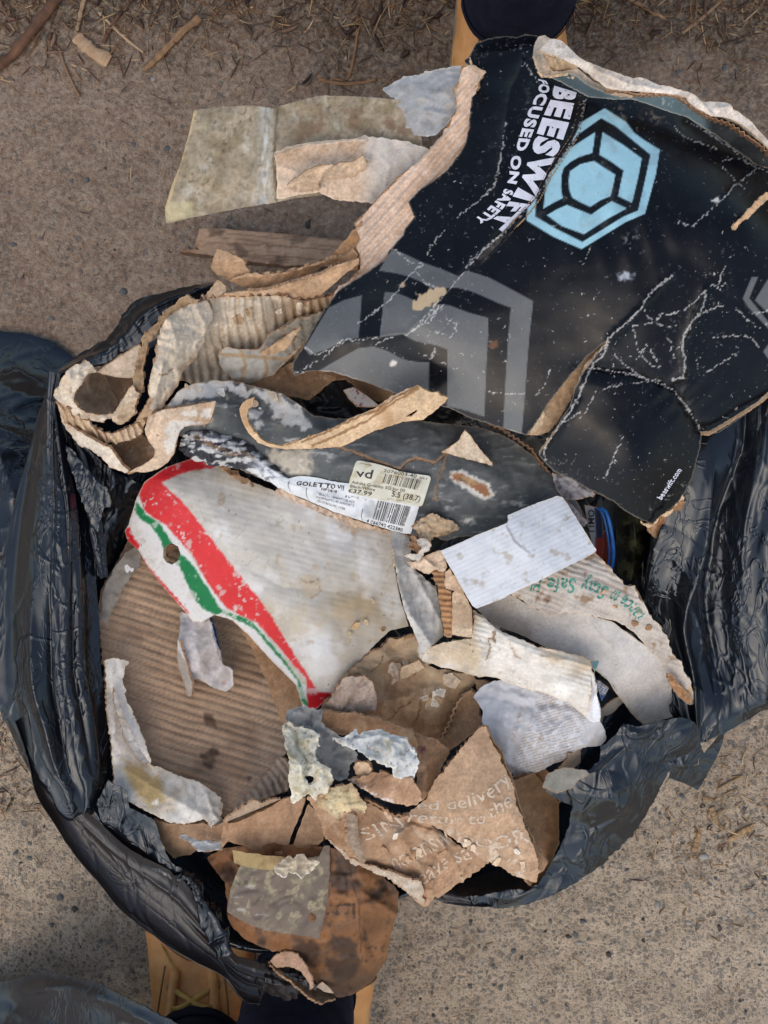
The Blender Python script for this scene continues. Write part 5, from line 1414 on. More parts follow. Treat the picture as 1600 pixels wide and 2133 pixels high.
for i, (t_, x0, y0, x1, y1) in enumerate([('PAP 22 / print ink', 1072, 1545, 1090, 1470), ('20', 1152, 1470, 1158, 1452), ('ge', 1128, 1545, 1134, 1528)]):
    text('lettering', pb, S_poly, t_, quadc((x0, y0), (x1, y1), (x1 - 9, y1 - 2), (x0 - 9, y0 - 2)), (196, 172, 150), 0, .42, i)
sheet('card_scrap', None, px("1130,1640 1140,1612 1170,1600 1222,1604 1228,1612 1200,1630 1190,1642 1160,1652"), [(1140, 1630, 432), (1220, 1606, 428), (1170, 1640, 434)], lambda p: p.fill(172, 164, 146).var(.1, 20), sp=3, th=.8, jag=2, seed=182, label='small dull beige plastic scrap at the tip of the crumpled black flap', cat='plastic')
sheet('card_scrap', None, px("1180,1585 1200,1560 1212,1558 1208,1590 1195,1600 1180,1612 1160,1606"), [(1190, 1580, 408), (1205, 1565, 410), (1170, 1606, 402)], whitecard((186, 172, 156)), sp=2.5, th=1, jag=3, seed=183, crum=3, csc=15, label='small torn pale scrap tucked under the printed wrapper corner', cat='card')

# -- white cardboard, right centre
wb = thing('white_carton', 'torn white corrugated carton with long turned strips below the bright white card', 'box', (1080, 1330, 400))
def smooth_paint(p):
    p.fill(206, 200, 192).var(.05, 120); p.nz((176, 160, 138), 160, .1, .6, .45, 3); p.line((150, 128, 100), zQ("890,900 950,950 1000,1040 1075,1110"), 2, 3, 25, .5); p.line((158, 140, 116), zQ("860,690 880,720 960,800"), 1.4, 2, 25, .4)
    p.s[:] = .7; p.r[:] = .6
sheet('smooth_panel', wb, zQ("385,635 450,600 520,575 600,620 690,665 800,645 950,690 1060,770 1160,840 1212,910 1226,980 1224,1060 1200,1088 1130,1105 1080,1118 1040,1080 1010,1040 970,990 930,930 880,890 800,850 700,810 560,740 450,700"),
      [(1000, 1270, 424), (1100, 1270, 432), (1050, 1320, 424), (1200, 1290, 436), (1240, 1370, 430), (1330, 1370, 424), (1400, 1430, 408), (1380, 1500, 396), (1320, 1490, 402), (1280, 1420, 416)], smooth_paint, sp=3.4, th=1.5, jag=1.2, seed=191, wob=1.6, wsc=70, edge=(190, 170, 140),
      folds=[(zQ("860,690 960,800 1060,900"), 1.5, 10), (zQ("890,900 950,950 1000,1040 1075,1110"), 2, 6)])
sheet('grey_lining', wb, zQ("900,1060 960,1010 1010,1000 985,1040 945,1075 915,1085 905,1120 895,1090"), [(1250, 1480, 404), (1300, 1455, 398), (1260, 1500, 396)], whitecard((176, 170, 162)), sp=3, th=1, jag=2, seed=192, crum=3, csc=24)
def strip_paint(p):
    whitecard((228, 221, 208), (190, 152, 100), .5, 1.0)(p)
    p.nz((150, 112, 72), 14, .3, .5, .7, 61, poly=zI("620,600 900,760 1390,900 1390,930 1000,830 740,720"))
    p.line((120, 84, 54), zI("735,770 745,830 715,910"), 1.6, 3, 12, .8); p.line((128, 90, 58), zI("770,730 760,770 775,790"), 3, 3, 8, .8); p.line((150, 108, 70), zI("870,790 900,880 930,890"), 2, 4, 10, .6, .3)
    p.nz((246, 244, 238), 60, .0, .4, .5, 63, poly=zI("700,900 1390,1080 1400,1260 1100,1110"))
sheet('turned_strip', wb, zI("306,905 308,870 345,830 400,805 480,790 560,778 622,768 632,700 640,640 630,590 700,628 770,700 830,730 900,760 1050,828 1200,850 1300,880 1392,908 1392,1000 1388,1100 1365,1272 1340,1262 1240,1180 1140,1140 1050,1110 860,1060 790,1025 720,1010 650,1012 560,985 450,958 330,920"),
      [(890, 1360, 432), (985, 1270, 440), (980, 1330, 446), (1050, 1370, 448), (1230, 1380, 444), (1230, 1430, 448), (1215, 1490, 430), (1100, 1440, 436), (1000, 1408, 430), (900, 1380, 430), (1150, 1400, 454), (1000, 1360, 452)], strip_paint, sp=2.8, th=1.6, jag=2.2, seed=193,
      corr=(10.5, 17, .45, .08), folds=[(zI("650,620 780,720 900,800 1060,880 1390,940"), 4, 12), (zI("735,770 745,830 715,910 690,1000"), -4, 6)], crum=.8, csc=30, edge=(196, 166, 128))
sheet('folded_tip', wb, zI("1388,1000 1400,985 1420,1100 1440,1200 1448,1260 1445,1300 1410,1306 1375,1298 1360,1275 1370,1200 1382,1110"), [(1234, 1410, 446), (1245, 1490, 436), (1225, 1495, 430)], lambda p: p.fill(232, 234, 238).var(.03, 30), sp=2.6, th=1.4, jag=1, seed=194, folds=[(zI("1410,1120 1395,1270"), 3, 5)], edge=(220, 215, 205))
sheet('teal_corner', wb, zI("1392,916 1440,912 1436,930 1412,986 1402,960"), [(1236, 1378, 448), (1245, 1385, 446), (1238, 1400, 446)], lambda p: p.fill(84, 134, 142).var(.08, 10), sp=2.5, th=.8, jag=.6, seed=195)
def left_paint(p):
    whitecard((204, 200, 192), (178, 160, 130), .4, .8)(p); p.nz((160, 158, 152), 18, .1, .5, .5, 3, 4, .5, 2)
sheet('left_strip', wb, zI("100,62 180,90 215,120 240,170 232,230 240,310 330,390 395,440 420,560 430,640 445,745 400,790 355,830 320,862 298,900 285,870 280,800 240,700 190,590 172,500 150,400 132,280 112,150"),
      [(815, 1105, 430), (850, 1150, 434), (840, 1230, 440), (900, 1240, 432), (920, 1320, 428), (880, 1360, 432), (860, 1310, 444)], left_paint, sp=2.8, th=2, jag=2, seed=196, crum=2.2, csc=30, folds=[(zI("120,200 160,420 220,600 300,720 350,810"), 7, 14), (zI("240,310 330,480 410,640"), 3, 8)], edge=(180, 160, 132))
KF = lambda c: both(kraft(c, k=.3, spk=.2), lambda p: p.nz((110, 72, 42), 8, .1, .5, .5, 3, 3, 3, .8))
sheet('bared_flutes', wb, zI("366,335 400,325 452,340 448,400 462,455 492,470 498,600 496,744 470,748 445,742 440,690 430,600 412,520 405,430"), [(905, 1195, 440), (935, 1240, 442), (930, 1320, 440), (910, 1260, 440)], KF((176, 128, 84)), sp=2.5, th=2, jag=2, seed=197, corr=(12, 3, 1.1, .1))
sheet('bared_ply', wb, zI("495,745 500,480 515,462 545,470 575,485 600,530 625,590 628,680 626,762 560,756"), [(945, 1235, 446), (980, 1270, 448), (960, 1322, 445)], kraft((210, 182, 148), k=.35), sp=2.6, th=1.4, jag=1.5, seed=198, crum=.8, csc=30)
sheet('bared_ply', wb, zI("452,345 480,320 520,380 560,450 600,520 575,490 545,470 500,462 460,450 450,400"), [(930, 1190, 448), (970, 1245, 450), (940, 1225, 448)], kraft((206, 172, 138), k=.35), sp=2.6, th=1.4, jag=2, seed=199, crum=1, csc=20)
sheet('bared_ply', wb, zI("205,275 250,280 310,250 360,225 420,205 440,240 465,310 440,335 400,325 350,350 290,335 235,310"), [(850, 1172, 442), (920, 1150, 448), (920, 1190, 446)], kraft((212, 184, 154), k=.35), sp=2.6, th=1.4, jag=3, seed=200, crum=2, csc=22, folds=[(zI("310,245 390,320"), 3, 4)])
sheet('torn_shred', wb, zI("270,140 300,125 340,135 365,180 350,210 320,220 300,270 285,282 262,270 215,258 190,240 230,228 285,225 300,190 280,165"), [(870, 1125, 452), (890, 1140, 456), (860, 1160, 450)], whitecard((206, 198, 186)), sp=2.4, th=1, jag=3, seed=201, crum=4, csc=14)
sheet('torn_shred', wb, zI("230,110 262,115 275,150 300,190 290,220 262,215 230,190 205,190 240,160"), [(855, 1120, 446), (870, 1145, 448), (855, 1140, 444)], kraft((156, 112, 76), k=.6), sp=2.4, th=1.4, jag=4, seed=202, crum=4, csc=12)
# printed panel with the reversed green wording
def stay_paint(p):
    p.fill(196, 186, 174).var(.06, 80); p.nz((160, 146, 132), 70, .05, .5, .45, 3); p.nz((140, 104, 70), 30, .35, .6, .7, 5)
    a = math.radians(20); d = -p.x * math.sin(a) + p.y * math.cos(a)
    p.mix((150, 140, 130), sstep(.1, .5, fbm(p.x / 120, d / 5, 3, 8)) * .45)
    for q in ("830,488 845,485 838,502", "872,520 890,524 886,540 874,534", "630,585 650,580 652,600 636,604", "660,590 690,585 690,605 668,606"):
        p.poly((110, 76, 50), zQ(q), 3, 5, 8, .85)
    p.nz((190, 140, 92), 16, -.1, .3, .9, 9, poly=zQ("1010,540 1050,545 1100,610 1085,640 1030,590")); p.nz((206, 160, 104), 14, -.1, .3, .9, 11, poly=zQ("1180,900 1290,950 1290,1040 1240,1020 1190,960")); p.line((208, 176, 140), zQ("868,400 950,480"), 4, 4, 10, .8)
    p.s[:] = .6; p.r[:] = .65
S_stay = sheet('printed_panel', wb, zQ("640,500 740,440 868,398 905,430 952,482 1000,535 1040,545 1060,590 1085,620 1110,665 1150,720 1185,770 1200,830 1240,862 1248,895 1275,950 1290,990 1284,1032 1262,1032 1235,1010 1205,960 1195,900 1150,850 1100,795 1040,735 1000,705 960,685 880,668 800,653 740,655 680,664 640,640 600,618 560,590 530,575"),
      [(1240, 1150, 452), (1080, 1240, 444), (1140, 1275, 448), (1200, 1215, 462), (1300, 1280, 452), (1250, 1290, 440), (1380, 1340, 436), (1320, 1330, 432), (1410, 1400, 426), (1440, 1460, 414), (1395, 1400, 420), (1270, 1200, 458)], stay_paint, sp=2.8, th=1.2, jag=3, jsc=22, seed=203,
      corr=(11.5, 22, .6, .22), crum=1.2, csc=50, wob=2, wsc=50, edge=(208, 186, 154))
text('lettering', wb, S_stay, 'tance to Stay Safe Pl', quad_map([(0, (1345, 1284), (1318, 1296)), (.12, (1330, 1262), (1302, 1278)), (.28, (1300, 1236), (1280, 1260)), (.36, (1286, 1232), (1268, 1258)), (.42, (1278, 1228), (1260, 1252)), (.62, (1224, 1206), (1212, 1236)), (.66, (1210, 1206), (1204, 1236)), (.85, (1150, 1204), (1146, 1234)), (.9, (1135, 1206), (1128, 1234)), (1, (1108, 1208), (1104, 1232))]), (74, 150, 132), .015, .33, 4)
sheet('brown_edge', wb, zQ("1010,540 1030,538 1055,560 1075,590 1090,625 1070,615 1045,590 1022,560"), [(1310, 1222, 454), (1340, 1260, 450), (1325, 1240, 452)], kraft((162, 112, 70), k=.5), sp=2.4, th=1.5, jag=3, seed=204, crum=2, csc=12)
sheet('brown_edge', wb, zQ("1180,905 1200,912 1225,945 1250,970 1272,995 1284,1030 1262,1028 1240,1010 1215,985 1190,945"), [(1395, 1410, 428), (1440, 1460, 420), (1410, 1440, 425)], both(kraft((170, 120, 74), k=.5), lambda p: p.nz((222, 200, 168), 12, .1, .4, .8, 5)), sp=2.4, th=1.5, jag=3, seed=205, crum=2, csc=14)
# bright white corrugated card lying on top
def bright_paint(p):
    p.fill(216, 219, 222).var(.025, 60); p.nz((206, 208, 212), 40, .1, .5, .5, 3); p.nz((184, 172, 156), 22, .4, .6, .5, 5)
    p.nz((172, 158, 138), 30, .3, .6, .6, 9); p.creased((170, 164, 156), 110, .5, .02); p.line((180, 172, 160), zQ("500,272 515,300 540,350 570,380"), 1.6, 2, 12, .6); p.s[:] = .45; p.r[:] = .5
sheet('white_card', None, zQ("235,395 300,368 380,332 470,296 512,280 520,262 512,248 600,210 720,166 742,170 762,196 800,255 850,335 885,392 868,408 760,462 640,522 520,578 500,592 385,636 366,622 300,505"),
      [(920, 1148, 462), (1060, 1090, 470), (1175, 1036, 462), (1240, 1150, 470), (1080, 1200, 470), (985, 1265, 464), (1090, 1150, 472)], bright_paint, sp=2.6, th=3, jag=.8, seed=206, corr=(9.6, -25, .11, .03), wob=1.0, wsc=80, edge=(206, 190, 166), mat=M_PRINT,
      steps=[(zQ("508,250 515,300 545,355 600,400"), 1.2, 10)], label='bright white corrugated card lying flat on the torn carton', cat='card')
sheet('barcode_scrap', None, zQ("884,933 900,938 935,968 922,1000 906,1022 895,980"), [(1245, 1420, 420), (1265, 1435, 420), (1255, 1455, 416)], lambda p: (p.fill(44, 66, 110), p.mix((210, 214, 220), (np.abs(((p.x * .6 - p.y) / 5) % 1 - .5) < .25) * sstep(1452, 1448, p.y + .3 * (p.x - 1250))), p.poly((30, 90, 180), zQ("895,990 915,1000 906,1024"), 2)), sp=2, th=.8, jag=1, seed=207, mat=M_PRINT,
      label='tiny blue barcoded scrap between the white strip and the smooth white panel', cat='packaging')

# -- things down in the gap right of the white card
camo = thing('dark_bottle', 'dark olive mottled bottle deep in the gap beneath the black box', 'bottle', (1320, 1140, 320))
loft('bottle_body', camo, [[(1284, 1040, 345), (1300, 1035, 372), (1322, 1032, 380), (1345, 1035, 372), (1362, 1045, 345)], [(1284, 1090, 340), (1300, 1090, 374), (1324, 1090, 384), (1346, 1090, 374), (1362, 1090, 340)], [(1284, 1150, 338), (1300, 1152, 370), (1322, 1155, 382), (1342, 1150, 372), (1354, 1145, 340)], [(1286, 1195, 334), (1298, 1205, 360), (1314, 1210, 368), (1328, 1200, 360), (1338, 1185, 336)]], 50, 90,
     lambda p: (p.fill(52, 52, 36), p.nz((92, 92, 62), 34, -.05, .15, .9, 3), p.nz((24, 24, 18), 26, .05, .2, .9, 5), p.r.fill(.3)), th=1, mat=M_PRINT, seed=3)
sheet('blue_label', None, px("1218,1052 1250,1058 1256,1090 1258,1140 1250,1190 1236,1140 1226,1100"), [(1220, 1055, 416), (1255, 1060, 412), (1250, 1180, 400)], lambda p: (p.fill(150, 156, 164), p.poly((30, 40, 70), px("1238,1056 1256,1060 1258,1150 1244,1150"), 2), p.poly((136, 44, 38), px("1240,1120 1262,1120 1262,1190 1240,1190"), 2)), sp=2.5, th=1, jag=.5, seed=210, mat=M_PRINT, label='grey and navy label scrap with dark lettering beside the blue tray edge', cat='packaging')
class _F: pass
_lab = _F(); _lab.z = lambda x, y: np.full(np.shape(x), .4165)
text('lettering', bpy.data.objects['blue_label'], _lab, 'LIMO', quadc((1226, 1108), (1226, 1062), (1238, 1062), (1238, 1108)), (30, 32, 40), .03)
sheet('red_wrapper', None, px("1240,1110 1266,1105 1276,1150 1274,1190 1262,1200 1246,1180"), [(1250, 1115, 398), (1275, 1150, 394), (1258, 1190, 392)], lambda p: p.fill(112, 46, 34).nz((60, 30, 26), 20, 0, .4, .8), sp=3, th=1, jag=1, seed=211, crum=3, csc=20, mat=M_PRINT, label='dark red wrapper showing inside the blue tray edge', cat='packaging')
tr = thing('blue_tray', 'bright blue curved plastic tray rim in the gap beneath the black box', 'tray', (1265, 1130, 400))
M_BLUE = plain('blue_plastic', (0.012, 0.14, 0.50), 0.35)
pts = [W(x, y, z / 1000) for x, y, z in [(1252, 1058, 420), (1262, 1066, 422), (1270, 1090, 422), (1276, 1125, 420), (1278, 1160, 416), (1272, 1195, 408)]]
tube('rim', pts, lambda t: 0.0010 + 0.0004 * math.sin(math.pi * t), M_BLUE, tr, 10, 50)
tube('rim_lip', [p + np.array([-.0022, 0, -.003]) for p in pts], 0.0008, M_BLUE, tr, 8, 50)
sheet('crumpled_card', None, px("1345,1092 1380,1066 1425,1040 1432,1075 1415,1105 1380,1128 1362,1118 1350,1105"), [(1350, 1095, 438), (1425, 1045, 444), (1380, 1125, 426)], kraft((150, 104, 66), k=.6), sp=2.6, th=1.5, jag=4, seed=212, crum=5, csc=20, label='crumpled brown card scrap under the lower tip of the black box', cat='cardboard')
sheet('foil_scrap', None, px("1150,985 1180,990 1220,1012 1240,1030 1210,1040 1180,1040 1200,1060 1225,1090 1215,1100 1190,1060 1160,1020"), [(1155, 990, 448), (1230, 1030, 452), (1215, 1095, 452)], lambda p: (p.fill(150, 146, 150).nz((80, 80, 86), 24, 0, .4, .8), p.r.fill(.4)), sp=2.6, th=1, jag=2, seed=213, crum=3, csc=22, label='grey lilac paper scrap under the left edge of the black flap', cat='paper')

# -- white box with the red and green border
def border_paint(p):
    p.fill(202, 196, 184).var(.05, 130); p.nz((176, 160, 132), 200, -.1, .6, .5, 43)
    p.nz((188, 158, 112), 150, .0, .6, .55, 3, poly=zJ("700,600 1450,500 1500,930 1100,1240 900,1000"), soft=80); p.nz((232, 232, 232), 120, .05, .5, .6, 5)
    p.nz((190, 184, 178), 40, .1, .5, .4, 7); p.nz((170, 138, 96), 40, .4, .7, .4, 9); p.creased((150, 134, 112), 90, .4, .025)
    p.poly((196, 170, 132), zJ("960,700 1000,670 1060,690 1070,740 1030,790 990,780"), 6, 10, 16, .5); p.line((150, 118, 84), zJ("970,690 1000,720 1060,700 1070,760 1030,790"), 1.4, 4, 10, .6)
    side = zJ("195,335 185,370 150,440 138,470 145,510 200,560 250,650 330,750 430,860 460,900 500,905 545,880 565,868 650,895 720,960 840,1090 950,1200 985,1312 1000,1312 1000,1210 960,1180 900,1090 760,905 620,840 520,700 430,560 330,440 230,370 205,300")
    p.poly((226, 224, 220), side, 1.5)
    p.nz((190, 176, 158), 30, .1, .5, .6, 13, poly=zJ("150,440 250,480 330,620 300,700 200,560"))
    red = zJ("575,140 500,125 450,128 330,170 230,240 205,300 230,370 260,400 330,440 400,520 470,600 520,700 570,770 620,838 700,880 765,905 860,1010 940,1105 1000,1170 1003,1215 1012,1312 1052,1316 1128,1244 1062,1240 960,1085 832,872 780,800 620,600 430,350 310,240 400,200 470,180 565,170")
    p.poly((216, 58, 60), red, 1.4, 2, 10); p.poly((196, 22, 34), zJ("1004,1230 1062,1240 1128,1244 1052,1316 1012,1312"), 1.4)
    p.poly((200, 30, 40), zJ("570,145 450,128 330,170 260,230 320,225 400,190 560,168"), 2, 2, 10, .6)
    grn = zJ("194,335 184,372 208,412 258,442 300,500 330,575 400,645 470,800 510,842 562,868 600,862 690,902 752,935 905,1115 962,1190 962,1250 998,1312 1012,1312 988,1240 978,1200 900,1088 742,900 660,868 592,838 532,740 452,620 382,560 345,500 302,430 242,396 204,342")
    p.poly((34, 130, 76), grn, 1.3, 2, 10)
    lowred = zJ("138,470 160,452 170,490 208,535 200,562 250,640 335,735 445,862 440,870 320,740 245,655 195,562 142,515")
    p.poly((214, 44, 52), lowred, 1.4, 3, 8)
    wear = zJ("130,120 600,120 640,400 1000,1000 1130,1250 990,1330 500,920 130,520")
    p.nz((214, 206, 198), 9, .30, .46, .9, 15, 4, poly=wear); p.nz((214, 206, 198), 34, .36, .5, .7, 19, 5, poly=wear)
    p.nz((240, 238, 234), 7, .3, .45, .8, 17, 3, poly=zJ("390,400 470,420 500,560 420,520"))
    p.s[:] = .8; p.r[:] = .5
hole = zJ("322,560 335,538 365,530 392,545 402,580 390,612 362,632 336,622 320,595")
rg = thing('striped_box', 'white box panel edged with red, green and white stripes and a round punched hole', 'box', (550, 1250, 370))
S_rg = sheet('panel', rg, zJ("575,138 510,122 450,126 330,168 230,238 190,320 184,345 155,440 138,470 145,512 200,562 250,650 330,750 430,862 458,902 500,908 545,882 565,870 650,897 720,962 840,1092 950,1202 985,1314 1052,1318 1130,1246 1250,1105 1330,1010 1400,945 1490,925 1450,800 1430,700 1400,480 1350,440 1100,400 900,300 700,220"),
      [(340, 1009, 418), (397, 966, 408), (298, 1005, 404), (283, 1050, 396), (262, 1110, 376), (400, 1289, 380), (340, 1230, 378), (388, 1053, 424), (430, 1100, 426), (532, 1250, 422), (480, 1200, 420), (440, 1270, 392), (664, 1442, 414), (633, 1474, 392), (560, 1350, 396), (594, 1162, 428), (620, 1350, 424), (769, 1206, 420), (812, 1110, 414),
       (852, 1302, 404), (747, 1381, 412), (700, 1120, 424), (450, 970, 414), (690, 1280, 430), (690, 1445, 408)], border_paint, sp=2.8, th=3, jag=1.0, seed=221, holes=[hole], corr=(12, 14, .09, .05), wob=1.6, wsc=80, crum=1.2, csc=110, mat=M_PRINT, edge=(176, 150, 120),
      folds=[(zJ("230,330 330,440 470,600 620,838 765,905 1000,1190"), 2.0, 7), (zJ("520,300 600,500 760,700 900,900"), 3, 40), (zJ("700,640 900,740 1200,760"), -4, 50), (zJ("1380,520 1000,760 900,1000"), 3, 40)])
sheet('hole_flap', rg, zJ("318,600 322,560 345,535 392,540 378,556 352,575 335,600 325,628"), [(345, 1150, 390), (360, 1140, 388), (342, 1168, 386)], kraft((150, 118, 92), k=.5), sp=2, th=1, jag=1, seed=222)
sheet('white_chip', None, zJ("136,640 150,630 165,645 180,650 172,668 160,660 150,672 142,658"), [(265, 1185, 382), (275, 1190, 382), (268, 1192, 382)], lambda p: p.fill(225, 222, 218), sp=2, th=.6, jag=2, seed=223, label='tiny white paper chip on the dark edge left of the striped box', cat='paper')

# -- dark grey shoe box with price stickers
sbx = thing('shoe_box', 'crushed dark grey shoe box with a price sticker and barcode label', 'box', (780, 980, 400))
def shoe_paint(p):
    p.fill(86, 90, 90).var(.09, 70)
    p.nz((60, 63, 66), 110, .0, .5, .6, 3); p.nz((128, 130, 128), 26, .2, .55, .5, 5, 5, 3.0, .8)
    a = (p.x + 2.6 * p.y) / 40; p.nz((190, 190, 186), 12, .32, .5, .55, 7, 4, 5, 1)
    w1 = zM("10,130 60,60 130,45 250,28 380,45 480,70 560,95 640,112 660,150 720,190 770,240 800,290 760,298 700,290 660,280 600,250 580,190 530,150 520,110 470,105 400,120 330,100 250,130 180,110 100,160 20,180")
    p.poly((206, 203, 196), w1, 3, 16, 22, .95); p.nz((170, 150, 126), 30, .1, .5, .7, 9, poly=w1)
    for q in ("445,205 500,195 530,205 505,240 470,250 450,235", "475,270 520,250 530,275 500,300", "480,295 510,290 515,305 490,308", "300,165 340,160 345,180 310,185", "760,275 800,290 780,302", "640,355 740,360 730,372 660,372", "880,480 900,485 885,492"):
        p.poly((200, 198, 192), zM(q), 2, 5, 10, .9)
    w2 = zM("560,400 620,412 700,415 800,415 800,450 790,560 730,565 650,545 600,500 560,450")
    p.poly((198, 184, 162), w2, 6, 12, 18, .85); p.nz((224, 216, 200), 14, .0, .4, .8, 11, poly=zM("620,415 800,415 790,560 640,540")); p.nz((110, 108, 104), 8, .2, .4, .8, 13, poly=w2)
    w3 = zM("-40,190 100,170 255,150 265,165 235,270 170,285 60,265 -40,300")
    p.poly((196, 172, 142), w3, 2, 8, 16, .9); p.nz((216, 208, 198), 30, -.05, .3, .7, 15, poly=zM("150,190 250,160 230,270 40,250"))
    # tears of the top ply
    p.line((150, 112, 78), zM("945,405 1060,440 1150,480 1290,530 1320,490 1372,462 1480,492 1530,450 1570,415 1640,430"), 3.2, 3, 14, .95); p.line((60, 50, 44), zM("945,411 1060,447 1150,487 1290,538 1322,498 1374,470 1480,500 1532,458"), 1.4, 3, 14, .8)
    p.line((150, 116, 84), zM("1560,425 1520,520 1500,600 1485,650 1500,695 1470,690"), 2.6, 3, 10, .9)
    h = px("940,988 960,985 985,1000 1012,1010 1022,1030 1010,1035 990,1020 962,1004 945,1000")
    p.poly((224, 218, 206), px("936,984 962,978 990,992 1018,1005 1030,1032 1012,1042 985,1030 958,1012 940,1002"), 2, 4, 8, .9); p.poly((150, 96, 56), h, 2, 3, 7, .95); p.poly((196, 160, 110), px("955,990 985,998 1000,1010 975,1008"), 2, 3, 6, .8)
    for q in ("960,1084 985,1076 990,1086 970,1092", "1060,1048 1090,1042 1088,1054"): p.poly((212, 206, 196), px(q), 3, 6, 8, .9)
    p.nz((176, 178, 176), 16, .18, .45, .8, 17, 4, 2.5, .8, poly=px("900,1050 1100,960 1200,1060 1150,1100 900,1110")); p.nz((64, 72, 80), 40, .1, .5, .5, 19, poly=px("900,1000 1200,960 1200,1100 900,1110"))
    p.s[:] = -.5; p.r[:] = .55
S_shoe = sheet('panel', sbx, px("330,880 345,850 372,815 400,800 446,792 495,796 545,808 592,822 622,842 655,866 700,872 760,874 840,872 920,882 1000,890 1060,912 1112,950 1145,985 1180,1015 1206,1050 1216,1080 1190,1110 1100,1110 1010,1116 960,1118 930,1126 895,1115 866,1116 840,1106 750,1082 690,1066 620,1036 560,1004 500,978 450,952 400,920 360,900"),
      [(340, 870, 452), (450, 800, 448), (590, 830, 446), (480, 870, 450), (650, 880, 448), (800, 880, 444), (950, 890, 446), (1100, 950, 440), (1200, 1060, 440), (1100, 1100, 432), (900, 1110, 436), (860, 1114, 430), (720, 1070, 430), (560, 1000, 428), (430, 935, 436), (760, 980, 456), (920, 980, 454), (1030, 1020, 452), (640, 950, 450), (560, 900, 446), (530, 840, 434), (850, 930, 456)], shoe_paint, sp=2.8, th=3,
      jag=1.6, seed=231, wob=1.6, wsc=60, crum=1.4, csc=60, under=KB, edge=(160, 126, 94),
      steps=[(zM("1640,430 1570,415 1530,450 1480,492 1372,462 1320,490 1290,530 1150,480 1060,440 945,405"), 1.8, 40), (zM("1560,425 1520,520 1500,600 1485,650 1500,695"), 1.6, 30)], folds=[(zM("440,260 480,330 560,395 700,405"), -6, 16), (zM("250,160 420,200 600,280 830,300"), 5, 25)])
# rolled hem of the box, worn to white
def roll_paint(p):
    p.fill(48, 50, 56).var(.1, 30)
    p.mix((196, 194, 190), sstep(-.02, .22, fbm(p.x / 30, p.y / 14, 4, 3)) * sstep(640, 540, p.x)); p.mix((222, 220, 214), sstep(.12, .4, p.v) * sstep(.62, .45, p.v) * sstep(.05, .3, fbm(p.x / 22, p.y / 10, 3, 9) + .15) * sstep(560, 520, p.x))
    p.line((120, 88, 62), zM("160,345 260,400 350,440 400,445 440,430 470,470"), 5, 6, 10, .9, .35); p.mix((226, 228, 230), sstep(500, 560, p.x) * sstep(.35, .42, p.v)); p.nz((40, 40, 44), 10, .15, .3, .8, 12, poly=zM("540,520 700,600 700,660 540,600"))
    p.r[:] = .4; p.s[:] = .5
def roll(path, nrm):
    rows = []
    for k in range(9):
        a = math.pi * (-0.05 + 1.15 * k / 8)
        rows.append([(x + nrm[0] * r * math.cos(a), y + nrm[1] * r * math.cos(a), z + r * .30 * math.sin(a)) for x, y, z, r in path])
    return rows
loft('rolled_hem', sbx, roll([(378, 914, 440, 16), (392, 916, 440, 30), (420, 926, 442, 36), (455, 936, 442, 36), (490, 945, 440, 32), (520, 955, 438, 26), (560, 982, 434, 21), (600, 1002, 432, 18), (650, 1020, 430, 17)], (.38, -.92)), 150, 50, roll_paint, th=1.5, mat=M_PRINT, seed=232,
     dispn=lambda u, v, x, y: 2.2 * crumple(x / 22, y / 22, 5, 4) + 1.2 * fbm(x / 60, y / 10, 3, 4))
fluted('flute', sbx, [(1008, 876, 448), (1060, 902, 447), (1108, 936, 446), (1142, 985, 446)], 0, 12, 3.5, 4, 5, (126, 92, 64), 11)
# labels lying on the box
S_lab = sheet('shipping_label', sbx, zG("-40,262 0,232 100,268 180,300 232,282 290,274 370,280 450,290 530,308 600,326 680,336 735,342 900,400 1100,470 1240,520 1392,552 1352,690 1312,812 1230,800 1100,765 1000,735 870,694 730,645 600,602 480,550 352,492 180,428 60,350 -40,300"),
      [(0, 0, 0), (1, 0, 0), (0, 1, 0), (500, 500, 0)], both(lambda p: (p.fill(222, 225, 226).var(.04, 30), p.nz((188, 190, 190), 26, .1, .5, .5, 3), p.poly((172, 174, 176), zG("880,540 960,500 1010,540 1010,640 900,660 870,600"), 6, 8, 12, .7), p.poly((196, 206, 212), zG("220,290 300,276 500,300 740,342 740,400 500,350 300,340"), 4, 4, 12, .6))),
      sp=2.4, th=.25, jag=.5, seed=233, zf=lambda x, y: S_shoe.z(x, y) * 1000 + 1.3 + 5.5 * np.exp(-(dline(zG("-40,280 180,360 350,420 600,520 870,640"), x.ravel(), y.ravel()).reshape(x.shape) / 16) ** 2), mat=M_PRINT, edge=(220, 220, 216), under=lambda p: p.fill(220, 220, 216))
DK = (44, 44, 48)
ZL = lambda s: [tuple(q) for q in zG(s)]
def qz(s):
    a = ZL(s); return quadc(a[0], a[1], a[2], a[3])
text('lettering', sbx, S_lab, 'GOLETTO VII', quad_map([(0, ZL("252,356")[0], ZL("262,322")[0]), (.4, ZL("430,372")[0], ZL("440,335")[0]), (.6, ZL("560,385")[0], ZL("565,345")[0]), (1, ZL("690,408")[0], ZL("700,362")[0])]), DK, .03, .2, 3)
text('lettering', sbx, S_lab, 'HP6449', qz("485,405 628,436 634,410 490,380"), DK, .02, .3, 4)
text('lettering', sbx, S_lab, 'CBLACK/FTWWHT/CBLACK', qz("445,446 796,528 800,508 450,424"), (70, 70, 74), 0, .25, 5, maxlen=.3)
text('lettering', sbx, S_lab, 'NOIESS/FTWBLA/NOIESS', qz("440,480 788,560 792,540 444,460"), (70, 70, 74), 0, .2, 6, maxlen=.3)
text('lettering', sbx, S_lab, 'FOOTBALL/SOCCER', qz("452,512 706,590 710,572 456,494"), (70, 70, 74), 0, .2, 7, maxlen=.3)
